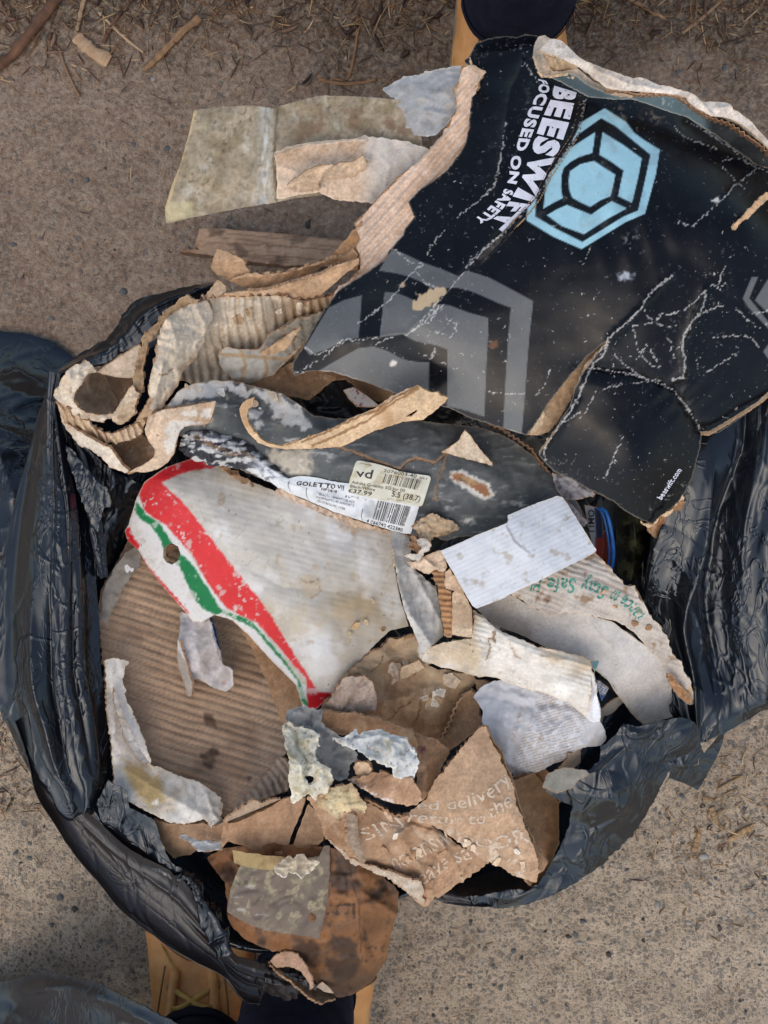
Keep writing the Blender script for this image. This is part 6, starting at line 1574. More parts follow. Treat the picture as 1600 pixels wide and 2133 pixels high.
text('lettering', sbx, S_lab, '6 UKS (adult)', qz("705,472 900,500 905,478 712,450"), DK, .01, .4, 8, maxlen=.3)
barcode('barcode', sbx, S_lab, qz("960,672 1258,742 1322,560 1010,500"), (58, 58, 60), 26, 3, .12)
text('lettering', sbx, S_lab, '4 066748 422340', qz("900,702 1236,790 1242,758 910,672"), DK, .01, .15, 9, maxlen=.2)
for q, s_ in ((0, "352,380 345,430 355,470 375,505"), (1, "190,320 178,360 200,415"), (2, "872,580 858,640 866,690"), (3, "30,275 120,320 300,372 352,392")):
    a = np.array(catmull(np.array(ZL(s_), float), 24)); u = np.linspace(0, 1, 24)
    mp_ = lambda U, V_, a=a, u=u: (np.interp(U, u, a[:, 0]) + V_ * 1.0, np.interp(U, u, a[:, 1]) + V_ * .6)
    U = np.repeat(u, 2); V_ = np.tile([-.5, .5], 24); T = np.array([(2 * i, 2 * i + 1, 2 * i + 3) for i in range(23)] + [(2 * i, 2 * i + 3, 2 * i + 2) for i in range(23)])
    flat_print('printed_rule', sbx, S_lab, mp_, U, V_, T, DK)
S_price = sheet('price_sticker', sbx, zG("815,135 840,130 980,156 1100,190 1220,232 1340,252 1470,268 1492,276 1500,300 1470,400 1425,540 1410,554 1380,554 1250,532 1100,505 1000,488 860,455 742,430 738,400 745,320 775,235 800,155"),
      [(0, 0, 0), (1, 0, 0), (0, 1, 0), (500, 500, 0)], lambda p: (p.fill(208, 205, 186).var(.04, 30), p.nz((176, 162, 128), 30, .15, .5, .6, 3), p.poly((178, 158, 122), zG("1180,240 1260,260 1240,300 1120,280"), 3, 4, 10, .6)), sp=2.2, th=.25, jag=.3, seed=234,
      zf=lambda x, y: S_shoe.z(x, y) * 1000 + 3.2, mat=M_PRINT, edge=(214, 210, 190), under=lambda p: p.fill(214, 210, 190))
text('lettering', sbx, S_price, 'vd', qz("812,278 950,300 972,218 806,205"), DK, .01, 0, 3)
text('lettering', sbx, S_price, '2076003-40', qz("1060,236 1365,292 1372,260 1068,210"), DK, 0, .12, 4)
text('lettering', sbx, S_price, '256 2', qz("1392,296 1465,308 1470,292 1396,280"), DK, 0, .1, 5)
barcode('barcode', sbx, S_price, qz("1052,338 1382,406 1416,312 1080,252"), (60, 58, 54), 24, 5, .05)
text('lettering', sbx, S_price, 'Adidas Goletto SG Jnr 00', qz("764,342 1258,424 1264,396 770,316"), DK, 0, .15, 6, maxlen=.3)
text('lettering', sbx, S_price, 'Black/White', qz("752,378 980,414 985,388 758,352"), DK, 0, .1, 7, maxlen=.3)
text('lettering', sbx, S_price, '£37.99', qz("734,420 948,460 958,422 744,388"), DK, .005, .05, 8)
text('lettering', sbx, S_price, '5.5 (38.7)', qz("1134,462 1396,510 1412,462 1146,412"), DK, .005, .05, 9)
text('lettering', sbx, S_price, 'HP6449', qz("842,160 948,184 952,170 846,146"), (110, 100, 84), 0, .2, 10, maxlen=.4)
text('lettering', sbx, S_price, 'LICENSED LINE PVC TRAINERS', qz("1100,490 1366,530 1369,518 1103,478"), (100, 96, 84), 0, .3, 11, maxlen=.5)
# strip peeled off the box top
def peel_paint(p):
    kraft((212, 178, 136), (150, 106, 66), (232, 208, 172), .45, .4)(p)
    p.line((138, 98, 62), zM("800,395 960,330 1100,260 1250,160 1390,75"), 3, 3, 12, .8); p.line((126, 88, 56), zM("740,375 860,330 1010,255 1160,200 1260,130 1385,66"), 2.2, 3, 12, .8)
sheet('peeled_strip', sbx, zM("395,190 415,160 440,140 476,132 474,165 448,190 436,230 450,275 478,318 520,362 560,385 640,398 700,385 760,355 850,322 930,290 1000,248 1080,215 1150,188 1200,150 1250,118 1320,85 1388,58 1420,82 1462,104 1500,98 1512,118 1558,128 1530,160 1500,188 1462,215 1420,252 1360,256 1300,262 1250,282 1150,312 1080,345 1030,372 960,400 880,408 800,412 720,414 660,416 560,402 500,375 455,335 425,290 405,240"),
      [(515, 840, 470), (505, 870, 464), (540, 915, 458), (590, 930, 460), (700, 910, 476), (800, 860, 496), (870, 805, 510), (930, 828, 512), (870, 880, 500), (740, 930, 472), (650, 935, 466)], peel_paint, sp=2.5, th=1.6, jag=1.6, seed=235, crum=1.2, csc=40, folds=[(zM("640,400 850,330 1150,195 1385,66"), 5, 7)], edge=(190, 150, 108),
      holes=[zM("1320,232 1380,198 1385,205 1350,235")])
sheet('torn_tab', sbx, px("968,897 976,903 992,924 1008,945 1026,968 1000,964 980,958 945,948 920,942 940,930 956,918"), [(972, 900, 466), (1020, 965, 456), (930, 942, 458)], kraft((202, 182, 154), k=.4), sp=2.4, th=1.4, jag=2, seed=236, crum=2, csc=20)
# kraft ply hanging under the labels
sheet('bared_ply', sbx, zG("40,425 70,400 110,384 220,440 350,500 500,562 620,610 870,704 1000,745 1130,790 1250,812 1345,835 1335,865 1250,850 1160,840 1050,795 950,765 850,748 760,765 650,768 600,752 560,742 500,690 400,640 300,590 200,552 120,500 60,455"),
      [(575, 1025, 424), (700, 1090, 420), (820, 1100, 426), (860, 1120, 424), (710, 1102, 416)], both(kraft((194, 168, 144), k=.4), lambda p: p.nz((120, 94, 74), 9, .15, .45, .6, 3, 3, 1, 3)), sp=2.6, th=2, jag=2.4, seed=237, corr=(13, 58, 1.2, .1), under=KB)
sheet('torn_shred', sbx, zM("270,500 300,490 350,520 400,560 440,580 470,600 500,640 520,700 590,720 640,740 700,720 760,760 820,790 790,800 720,780 660,760 590,752 540,735 505,735 500,690 480,640 440,600 390,590 340,560 300,530"), [(460, 970, 424), (545, 1050, 422), (640, 1075, 420)], kraft((150, 118, 84), k=.7), sp=2.6, th=1.4, jag=4, seed=238, crum=4, csc=20)
sheet('torn_shred', sbx, px("860,1100 880,1078 900,1070 940,1085 960,1100 930,1112 905,1116 895,1130 880,1120"), [(870, 1100, 450), (930, 1095, 448), (895, 1125, 446)], both(kraft((184, 158, 124), k=.6), lambda p: p.nz((226, 220, 208), 12, .1, .4, .8, 5)), sp=2.4, th=1.4, jag=4, seed=239, crum=4, csc=14)
# what shows in the dark gap behind it
sheet('dark_wrapper', None, px("600,790 680,770 760,775 860,800 930,830 980,860 940,885 800,890 700,885 640,860"), [(620, 800, 418), (930, 850, 424), (760, 885, 430), (760, 790, 414)], lambda p: (p.fill(24, 25, 28).nz((110, 108, 104), 12, .35, .55, .7), p.r.fill(.35)), sp=3.5, th=1, jag=3, seed=241, crum=6, csc=40, mat=M_PRINT, label='black scuffed wrapper in the gap between the shoe box and the black box', cat='packaging')
sheet('spotted_packet', None, px("716,812 736,806 764,824 792,846 770,848 744,846 728,830"), [(720, 812, 440), (790, 846, 436), (740, 845, 442)], lambda p: (p.fill(206, 200, 194), p.nz((150, 40, 56), 7, .38, .45, .8, 3, 2)), sp=2.4, th=1, jag=.6, seed=242, mat=M_PRINT, label='small white packet with red spots in the dark gap behind the shoe box', cat='packaging')
sheet('cardboard_scrap', None, px("640,760 760,770 830,810 790,850 720,790 660,800"), [(650, 765, 428), (820, 810, 430), (700, 795, 424)], kraft((106, 78, 52), k=.5), sp=4, th=2, jag=2, seed=243, label='dark brown card scrap under the grey corner of the black box', cat='cardboard')

# -- crumpled brown cardboard, left
cc = thing('crumpled_cardboard', 'big twisted beige brown cardboard mass at the left rim below the tape strip', 'cardboard', (420, 800, 370))
BG = (200, 178, 150)
bk = lambda c, **k: kraft(c, (140, 106, 72), (222, 206, 182), k.get('k', .45), .7)
wood = px("400,640 425,622 470,620 520,618 580,616 640,628 690,616 735,600 750,640 720,690 690,720 640,740 600,770 560,800 480,800 400,800 362,782 372,720 390,680")
S_bk = sheet('back_panel', cc, wood, [(425, 625, 452), (580, 620, 460), (700, 620, 462), (400, 780, 412), (560, 790, 404), (500, 700, 430), (680, 720, 420), (640, 660, 446)], both(bk((196, 180, 156)), lambda p: (p.mix((166, 136, 104), sstep(560, 640, p.x + .3 * (p.y - 620)) * .8), p.nz((150, 144, 132), 60, .0, .5, .5, 5), p.nz((150, 108, 70), 50, .0, .4, .6, 7, poly=px("540,680 700,640 700,760 560,770")))), sp=2.8, th=3, jag=2.6, seed=251,
      corr=(19, 82, 2.4, .16), crum=2, csc=50, under=KB)
sheet('lining', cc, px("455,740 470,722 500,728 540,728 560,700 600,672 640,656 680,650 690,680 640,700 620,730 590,760 560,790 520,800 480,785 460,765"), [(460, 740, 436), (560, 700, 446), (670, 660, 452), (540, 790, 424), (500, 760, 440)], both(lambda p: (p.fill(176, 172, 162).var(.08, 40), p.nz((120, 112, 100), 40, 0, .5, .6)), lambda p: (p.line((166, 136, 98), px("462,738 520,742 600,748"), 4, 2, 20, .8), p.line((166, 136, 98), px("500,728 512,760 505,790"), 4, 2, 20, .8), p.line((166, 136, 98), px("548,730 556,770 550,790"), 4, 2, 20, .8))), sp=2.8, th=1.2, jag=2.5, seed=252, crum=4, csc=40)
sheet('lining_fold', cc, px("540,735 580,712 610,690 628,680 615,700 600,725 580,735 556,742"), [(540, 735, 450), (625, 682, 458), (580, 735, 446)], bk((194, 158, 118)), sp=2.5, th=1.2, jag=2, seed=253, crum=2, csc=20)
sheet('lining_fold', cc, px("580,690 620,664 670,652 690,660 660,690 630,720 600,740 620,700"), [(590, 690, 456), (680, 655, 460), (610, 735, 448)], both(lambda p: p.fill(132, 124, 110).nz((80, 70, 58), 20, .1, .4, .7)), sp=2.6, th=1.2, jag=4, seed=254, crum=4, csc=20)
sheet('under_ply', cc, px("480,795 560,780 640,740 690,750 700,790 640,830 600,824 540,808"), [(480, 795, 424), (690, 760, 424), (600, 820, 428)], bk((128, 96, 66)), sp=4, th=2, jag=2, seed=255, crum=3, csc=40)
T1 = bk((186, 146, 108), k=.4)
sheet('top_fold', cc, zL("905,138 950,150 1010,178 1042,240 1000,262 960,272 925,255 895,232 878,214 886,180"), [(452, 522, 446), (515, 575, 452), (442, 560, 440), (480, 545, 458)], T1, sp=2.6, th=2, jag=2.6, seed=256, crum=3, csc=30)
sheet('top_fold', cc, zL("955,268 985,252 1040,238 1100,245 1200,234 1300,200 1400,172 1440,162 1470,140 1490,160 1480,190 1400,180 1370,196 1300,238 1200,266 1150,300 1100,302 1040,300 1000,292"), [(480, 585, 448), (600, 568, 456), (740, 525, 464), (550, 600, 450), (660, 565, 448)], T1, sp=2.6, th=2, jag=2.2, seed=257, crum=1.5, csc=40, folds=[(zL("985,256 1100,246 1200,236 1400,174"), 5, 7)])
sheet('top_fold', cc, zL("925,340 940,322 990,312 1060,312 1120,308 1200,282 1340,242 1400,205 1450,188 1492,178 1496,200 1440,240 1400,275 1335,332 1280,345 1220,352 1150,345 1080,342 1000,346 950,350"), [(465, 620, 452), (560, 606, 460), (720, 545, 470), (610, 626, 456), (700, 590, 464)], bk((190, 152, 114)), sp=2.6, th=2, jag=2.2, seed=258, crum=1.8, csc=40, folds=[(zL("940,325 1060,312 1200,284 1450,190"), 5, 6)])
sheet('top_fold', cc, zL("855,340 880,300 905,265 940,290 940,320 920,345 880,352 850,352"), [(428, 620, 452), (455, 585, 456), (465, 620, 452)], bk((186, 156, 124)), sp=2.6, th=1.6, jag=2, seed=259, crum=2, csc=20)
sheet('top_fold', cc, px("676,548 695,525 720,500 735,480 752,462 756,490 752,530 745,560 720,562 700,560"), [(680, 545, 452), (740, 480, 464), (740, 555, 458)], bk((158, 116, 76)), sp=2.8, th=2, jag=3, seed=260, crum=4, csc=34)
sheet('inner_flap', cc, zC("385,1048 470,990 560,930 640,880 725,825 742,850 730,930 715,1000 690,1092 640,1096 560,1090 480,1076"), [(200, 775, 432), (290, 720, 440), (280, 788, 426)], bk((204, 184, 160), k=.2), sp=3, th=2, jag=1, seed=261)
sheet('edge_strip', cc, zC("1060,452 1110,445 1135,465 1195,478 1180,510 1125,512 1060,545 1000,580 930,640 880,700 862,742 800,812 778,900 765,960 752,1040 762,1150 742,1212 708,1205 672,1142 678,1085 700,960 735,850 758,752 880,640 920,570 980,535"), [(380, 620, 462), (330, 690, 456), (300, 740, 454), (285, 810, 452), (400, 630, 462)], both(bk((156, 126, 90)), lambda p: p.nz((92, 70, 50), 18, .05, .4, .8, 5)), sp=2.5, th=2, jag=3, seed=262, crum=3, csc=22)
sheet('edge_strip', cc, zC("648,1172 672,1150 705,1205 728,1212 708,1260 692,1320 690,1372 642,1422 582,1462 545,1462 515,1442 510,1390 540,1345 590,1262"), [(275, 810, 454), (280, 860, 456), (245, 880, 450), (250, 840, 450)], both(bk((212, 186, 152)), lambda p: p.nz((150, 110, 70), 30, .1, .5, .5)), sp=2.5, th=2, jag=2.2, seed=263, crum=2.4, csc=24)
sheet('main_fold', cc, zC("866,752 880,760 900,690 922,642 960,610 1010,570 1060,542 1120,512 1190,492 1262,482 1300,540 1310,620 1262,720 1240,800 1210,852 1180,920 1150,962 1100,1010 1060,1062 1050,1110 1032,1152 1000,1190 962,1242 930,1300 905,1345 845,1372 802,1332 830,1262 795,1200 808,1110 822,1050 836,1000 862,900"),
      [(330, 700, 466), (400, 640, 462), (430, 630, 456), (430, 690, 452), (370, 720, 474), (340, 780, 470), (400, 760, 448), (360, 810, 452), (320, 850, 456), (312, 815, 466)], both(bk((206, 188, 162)), lambda p: p.line((140, 106, 74), zC("880,1070 940,1070 990,1020"), 2, 4, 10, .7)), sp=2.5, th=2, jag=2.4, seed=264, crum=3.4, csc=32, wob=2, wsc=30,
      folds=[(zC("960,640 1000,780 920,960 860,1200"), 6, 12), (zC("1180,540 1260,700 1170,850"), 4, 10)])
sheet('main_fold', cc, zC("700,1440 720,1400 760,1340 800,1262 830,1240 850,1262 830,1330 850,1372 800,1420 770,1450 740,1440"), [(285, 875, 446), (315, 830, 458), (305, 880, 444)], bk((186, 156, 122)), sp=2.5, th=1.6, jag=2.5, seed=265, crum=3, csc=16)
# the rolled pocket
sheet('pocket', cc, zC("330,1045 300,1090 225,1180 200,1290 280,1370 400,1395 530,1360 560,1280 500,1180 470,1100 420,1060"), [(190, 775, 426), (155, 830, 440), (180, 860, 442), (235, 855, 428), (220, 800, 400), (205, 815, 398)], both(bk((168, 138, 108))), sp=3, th=2, jag=1, seed=266, folds=[(zC("340,1190 320,1120 330,1060"), 5, 8), (zC("480,1150 540,1330"), -6, 10)], crum=1.5, csc=40)
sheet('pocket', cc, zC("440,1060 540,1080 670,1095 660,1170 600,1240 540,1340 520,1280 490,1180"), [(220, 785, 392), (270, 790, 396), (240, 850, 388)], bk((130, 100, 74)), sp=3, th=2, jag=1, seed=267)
sheet('pocket_lip', cc, zC("262,985 300,958 330,962 352,1000 392,1048 340,1060 322,1060 290,1110 232,1180 212,1230 202,1280 240,1330 282,1362 350,1378 400,1390 460,1385 512,1378 518,1402 470,1422 420,1442 330,1432 262,1412 200,1392 168,1360 140,1320 100,1290 58,1262 48,1225 80,1170 110,1092 150,1040 200,1002"),
      [(180, 755, 448), (120, 825, 440), (150, 850, 444), (200, 870, 444), (230, 870, 440), (150, 790, 454), (195, 780, 444)], both(bk((212, 194, 168)), lambda p: p.nz((236, 228, 214), 30, 0, .3, .7, 5, poly=zC("90,1190 130,1080 230,1010 240,1060 150,1200"))), sp=2.5, th=2, jag=3, seed=268, crum=3, csc=24)
sheet('fluted_band', cc, zC("62,1270 100,1292 140,1322 168,1362 200,1394 262,1414 330,1434 362,1470 420,1522 470,1532 520,1532 580,1512 640,1490 700,1455 752,1428 772,1442 752,1500 742,1540 700,1572 650,1580 600,1602 560,1605 540,1622 500,1606 470,1622 430,1600 380,1592 330,1560 280,1542 240,1500 200,1482 160,1450 128,1436 90,1350"),
      [(125, 840, 438), (150, 870, 442), (210, 890, 440), (240, 915, 436), (290, 880, 444), (150, 885, 430), (225, 922, 428), (285, 912, 434)], both(bk((202, 172, 136))), sp=2.3, th=2, jag=2.6, seed=269, zf=lambda x, y: 2.6 * np.sin(2 * math.pi * (x * .8 - y * .35) / 13.5 + 2 * fbm(x / 30, y / 30, 2, 4)))
sheet('outer_band', cc, zC("100,1380 140,1442 200,1490 242,1522 300,1552 380,1600 440,1625 482,1640 520,1690 545,1722 590,1780 642,1832 620,1844 560,1828 500,1802 462,1770 440,1742 380,1690 330,1660 290,1642 270,1650 232,1612 190,1560 150,1500 110,1440"), [(135, 880, 432), (180, 920, 434), (225, 935, 436), (265, 980, 426), (200, 950, 424)], bk((218, 202, 180), k=.3), sp=2.6, th=2, jag=2, seed=270, crum=1.6, csc=30)
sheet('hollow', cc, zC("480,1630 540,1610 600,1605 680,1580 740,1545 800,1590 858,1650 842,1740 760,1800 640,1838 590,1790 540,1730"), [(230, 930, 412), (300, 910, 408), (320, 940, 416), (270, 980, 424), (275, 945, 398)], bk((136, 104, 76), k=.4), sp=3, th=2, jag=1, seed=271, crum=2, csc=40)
def lip_paint(p):
    bk((198, 170, 140))(p)
    for q in ("915,1490 1000,1430 1110,1420 1180,1440 1230,1470 1100,1480 1040,1560 1000,1680 960,1700 900,1640 960,1560 930,1520", "1060,1380 1120,1350 1190,1340 1180,1390 1080,1400", "1200,1380 1240,1340 1310,1330 1300,1400 1240,1420"):
        p.poly((216, 212, 204), zC(q), 2, 8, 14, .8)
sheet('curled_lip', cc, zC("645,1838 700,1812 742,1792 800,1758 840,1722 852,1652 800,1602 778,1552 766,1500 800,1400 850,1372 905,1350 1000,1336 1100,1320 1200,1300 1335,1278 1318,1340 1302,1402 1282,1440 1262,1462 1160,1470 1082,1482 1052,1510 1032,1562 1010,1640 992,1702 975,1730 952,1762 905,1798 862,1822 772,1844 700,1840"),
      [(275, 980, 430), (320, 950, 440), (310, 895, 452), (340, 860, 460), (440, 838, 464), (430, 880, 458), (360, 920, 450), (345, 970, 440), (300, 980, 432)], lip_paint, sp=2.5, th=1.6, jag=1.6, seed=272, crum=2.6, csc=36, folds=[(zC("780,1520 820,1440 830,1370"), 5, 6)])

# -- tape strip with crumpled paper stuck to it
ts = thing('packing_tape', 'long dirty yellowish strip of clear tape sticking out over the ground', 'tape', (560, 330, 420))
def tape_paint(p):
    p.fill(180, 163, 134).var(.1, 60)
    p.mix((178, 160, 132), sstep(560, 600, p.x) * .9)
    p.nz((150, 132, 96), 40, .0, .4, .7, 3); p.nz((206, 200, 186), 34, .25, .6, .6, 5, 4, .7, 1.6); p.c = p.c * (1 - .35 * sstep(.1, .4, fbm(p.x / 8, p.y / 8, 3, 79)))[:, None] + rgb(122, 106, 80) * (.35 * sstep(.1, .4, fbm(p.x / 8, p.y / 8, 3, 79)))[:, None]
    p.mix((206, 206, 200), np.exp(-((p.x - 552 + .03 * (p.y - 320)) / 16) ** 2) * (0.4 + .6 * sstep(-.2, .3, fbm(p.x / 9, p.y / 30, 3, 7))))
    p.nz((96, 84, 62), 11, .25, .5, .6, 9, 4); p.nz((92, 80, 66), 16, .0, .3, .8, 11, poly=px("430,222 570,220 560,240 430,245")); p.line((110, 92, 66), px("578,220 570,330 575,418"), 2.5, 2, 20, .7); p.line((238, 206, 142), px("405,232 372,345 346,435"), 5, 2, 20, .7)
    p.poly((214, 200, 150), px("346,420 400,420 402,452 347,464"), 2, 2, 10, .7); p.nz((140, 108, 78), 36, .0, .4, .7, 13, poly=px("600,240 860,210 860,300 600,310"))
    p.r[:] = .38; p.s[:] = .6; p.a[:] = .90
    p.a -= .22 * sstep(-.1, .4, fbm(p.x / 60, p.y / 60, 3, 5))
sheet('tape', ts, px("405,229 465,222 525,220 570,226 582,220 597,217 630,208 660,200 725,200 800,205 870,212 880,300 870,404 750,402 700,404 665,407 620,412 576,421 488,436 400,453 347,466 344,448 345,430 358,385 375,345 392,285"),
      [(405, 230, 410), (347, 465, 400), (560, 225, 424), (570, 420, 420), (700, 200, 440), (700, 405, 436), (870, 300, 448), (470, 340, 420), (640, 300, 436)], tape_paint, sp=2.8, th=.35, jag=.8, seed=281, clean=(), crum=1.2, csc=60, wob=1.5, wsc=50, mat=M_TAPE, edge=(190, 176, 140), folds=[(px("578,220 570,330 575,418"), 3, 4), (px("405,232 372,345 346,435"), 2, 6)],
      under=lambda p: (p.fill(160, 146, 116), p.a.fill(.9)))
sheet('stuck_paper', ts, px("572,318 605,305 640,297 700,291 735,289 760,284 800,288 850,296 895,312 880,345 855,372 835,392 815,412 790,421 750,420 720,418 695,415 680,408 664,400 640,404 620,406 590,414 576,414 578,370"),
      [(580, 320, 442), (580, 410, 434), (700, 300, 450), (760, 290, 456), (870, 320, 456), (700, 410, 442), (800, 415, 448), (640, 350, 448), (760, 350, 452)], both(bk((208, 180, 152), k=.35), lambda p: p.mix((196, 190, 182), sstep(735, 790, p.x + 12 * fbm(p.x / 20, p.y / 20, 3, 3)) * .85)), sp=2.6, th=.8, jag=2.4, seed=282, crum=2.4, csc=42, edge=(214, 196, 170),
      folds=[(px("575,325 640,303 760,290"), 4, 8), (px("600,385 660,355 720,345 765,330"), 6, 10)])
sheet('stuck_paper', ts, px("598,388 612,372 640,354 680,345 710,340 740,335 758,322 765,340 752,358 735,368 700,372 664,380 662,395 630,400 610,396"), [(600, 390, 450), (680, 350, 466), (760, 330, 464), (700, 370, 454)], bk((214, 182, 148), k=.3), sp=2.5, th=.8, jag=3, seed=283, crum=2.6, csc=26, folds=[(px("664,382 672,360 690,346"), 4, 4)])
sheet('grey_paper', None, px("798,184 815,176 830,165 862,158 890,150 920,142 950,138 1000,145 990,190 950,225 935,255 905,282 880,285 860,281 848,272 835,268 826,250 832,232 812,222 822,205 808,195"),
      [(800, 185, 440), (880, 150, 450), (980, 150, 462), (850, 275, 446), (920, 250, 460), (880, 210, 458)], lambda p: (p.fill(170, 170, 170).var(.06, 50), p.nz((138, 136, 134), 40, .05, .5, .6, 3), p.nz((186, 176, 160), 40, .2, .5, .5, 5)), sp=2.6, th=.7, jag=2.6, seed=284, crum=3, csc=40, edge=(196, 194, 190), label='torn crinkled grey paper between the tape strip and the black box', cat='paper')

# ------------------------------------------------------------------ the big black printed box, topmost
bx = thing('black_box', 'large crushed glossy black cardboard box panel with a pale blue hexagon emblem', 'box', (1200, 500, 440))
CW = (212, 208, 202)
def black_paint(p):
    p.fill(12, 14, 19).var(.15, 60)
    G1 = (102, 104, 104)
    p.poly(G1, zB("620,108 700,142 800,190 920,232 1020,275 1060,238 1130,258 1200,282 1330,350 1460,420 1450,520 1440,600 1425,780 1410,1000 1390,1222 1280,1172 1284,1100 1290,960 1300,800 1310,640 1325,460 1250,432 1180,400 1090,362 1000,340 900,345 850,342 800,310 720,275 640,255 540,240"), .9)
    p.poly(G1, zB("440,385 430,520 420,640 370,648 330,660 240,705 130,742 96,700 150,610 240,460 330,415"), .9)
    p.poly(G1, zB("575,365 640,370 700,392 760,420 830,440 900,440 960,445 1080,490 1192,520 1190,650 1182,800 1175,960 1170,1110 1060,1072 945,1045 948,850 948,710 900,690 860,680 760,660 720,640 680,620 620,628 545,635 560,500"), .9)
    p.poly(G1, zB("180,838 250,795 330,750 420,700 510,690 560,705 600,720 660,755 720,775 780,782 840,785 838,960 838,985 640,975 480,905 330,872"), .9)
    p.poly((104, 106, 106), zF("1446,180 1500,50 1540,50 1486,178 1600,318 1650,370 1650,440 1600,360 1480,235"), .9); p.poly((104, 106, 106), zF("1520,190 1600,60 1660,60 1660,300 1600,270"), .9); p.poly((104, 106, 106), zF("1570,500 1620,430 1660,430 1660,560 1600,545"), .9)
    BL = (160, 208, 222)
    p.poly(BL, zA("1100,588 1260,690 1320,770 1385,818 1510,895 1480,1080 1400,1370 1260,1430 930,1632 720,1540 522,1420 528,1330 590,1265 660,1150 720,1040 830,895 930,690"), .9)
    p.poly((20, 24, 28), zA("1075,662 1180,720 1440,932 1400,1120 1348,1346 1240,1390 936,1578 740,1480 588,1390 592,1260 652,1150 716,1048 826,890 895,790"), .9)
    for q in ("1030,765 1022,850 1008,922 920,945 850,985 798,1030 780,1090 778,1180 790,1255 720,1290 648,1332 655,1240 668,1150 724,1042 832,892", "1085,765 1240,860 1376,960 1350,1100 1304,1290 1200,1240 1220,1140 1240,1050 1150,985 1060,932", "673,1380 740,1340 820,1304 910,1340 1000,1376 1080,1320 1152,1276 1266,1330 1120,1410 948,1522 780,1460",
              "1022,978 1100,1030 1180,1080 1165,1160 1145,1240 1070,1270 995,1320 920,1285 860,1250 838,1190 835,1120 842,1055 920,1002"):
        p.poly(BL, zA(q), .9)
    p.nz((190, 178, 170), 30, .3, .55, .15, 3, poly=zA("560,560 1500,880 1400,1400 930,1640 520,1420"))
    # rubbed and dusty places
    p.nz((120, 122, 124), 14, .05, .4, .75, 5, 4, poly=zA("400,480 560,450 600,560 480,760 440,980 340,960 380,700")); p.nz((130, 134, 138), 14, .05, .4, .7, 7, 4, poly=zA("40,1040 180,980 200,1060 110,1120 50,1110")); p.nz((70, 74, 80), 20, .1, .5, .6, 9, poly=zA("120,600 340,620 320,960 140,900"))
    p.nz((60, 62, 66), 50, .1, .6, .12, 11); p.nz((140, 138, 136), 10, .45, .6, .35, 13)
    # scrapes to bare board
    p.poly((206, 178, 140), zB("725,450 770,410 765,380 790,385 850,350 905,335 950,340 945,380 905,405 860,440 800,468 750,475"), 1.5, 8, 12); p.poly((186, 152, 118), zB("655,330 690,306 700,322 670,342"), 1.4, 4, 8); p.poly((226, 218, 206), zB("600,795 620,772 648,780 640,806 612,812"), 1.4, 2, 8); p.poly((130, 84, 56), zB("1185,690 1205,655 1240,655 1252,685 1220,708"), 2, 4, 8, .8)
    p.nz((188, 166, 136), 12, .0, .25, .9, 15, 4, poly=zE("560,490 600,485 610,540 660,570 720,560 720,540 830,560 880,600 860,610 780,590 700,600 650,600 590,560")); p.nz((70, 52, 40), 10, .1, .3, .8, 17, poly=zE("560,490 880,500 880,610 650,610"))
    p.poly((206, 214, 224), zF("690,40 720,22 760,30 790,50 770,65 720,70"), 4, 8, 12, .8); p.poly((220, 214, 206), zE("1220,1142 1262,1122 1284,1132 1262,1160 1240,1160"), 1.5, 4, 8); p.nz((206, 202, 196), 10, .1, .3, .9, 19, poly=zA("1240,1560 1310,1510 1330,1520 1270,1570")); p.nz((206, 202, 196), 10, .0, .2, .9, 21, poly=zA("1360,1520 1450,1500 1460,1515 1380,1545"))
    # cracked creases
    cr = [zF(q) for q in ("1020,40 960,85 900,130 860,190 830,240 760,310 700,360 640,420 580,500", "640,440 600,520 540,580 490,680 440,800 390,880 350,930 290,1010 240,1090", "780,340 800,440 815,500 850,540 900,590 950,590", "780,345 900,325 950,340 1000,350 1040,345", "850,250 870,290 900,310", "920,310 960,275 1080,260 1150,200 1220,130", "1220,130 1215,200 1195,260 1130,330 1090,400 1080,460 1085,510 1098,560 1092,620 1090,660 1020,670",
        "500,600 560,605 620,610 700,630 780,640 850,665 900,680 1020,730 1060,780 1100,830 1150,900 1190,970", "590,740 640,715 700,700 780,690 850,685 950,670", "670,520 710,560 760,600 800,635 860,660", "560,740 530,790 500,860 450,920", "1200,270 1270,240 1330,220", "1415,248 1450,285 1480,310 1520,345 1550,362", "1270,420 1330,410 1400,405 1450,405 1500,420 1540,470", "1220,630 1280,600 1330,560 1380,530 1430,500", "1340,90 1290,110 1250,100", "1340,-20 1310,60 1290,130", "800,550 840,500 870,450", "860,460 920,540 940,590", "1170,550 1175,620", "990,410 1020,450 1010,500", "1480,270 1560,262 1640,250", "350,930 420,900 470,860", "260,1060 240,1100 260,1180", "700,1060 720,1020 660,1150 610,1270", "1130,350 1080,430 1060,470 1020,540")]
    cr += [zB(q) for q in ("1300,-10 1200,80 1110,170 1060,230 1020,280 960,350 900,420 840,490 780,560 740,600 700,620", "640,120 680,150 720,190 800,200 760,230 730,260 650,360 600,420 520,480 420,550", "760,240 800,290 830,320 880,345", "100,690 160,745 240,715 340,652 440,652 500,640 560,640", "40,850 110,810 200,770 330,650", "500,690 620,630", "880,700 850,760 800,740", "900,780 950,800", "1200,965 1400,975", "1480,980 1540,900 1565,820", "900,450 860,520 830,560", "740,600 800,560 870,490 940,430", "830,150 850,90 930,0", "960,640 1000,600 1000,560 950,520", "880,600 940,620")]
    cr += [zA(q) for q in ("0,1400 150,1290 280,1170 300,1080 340,900 370,700", "330,1530 230,1610 100,1720", "960,1700 1000,1610", "500,240 560,330 640,440", "970,470 930,640 900,780 800,930 700,1080 590,1260 420,1440 340,1530")]
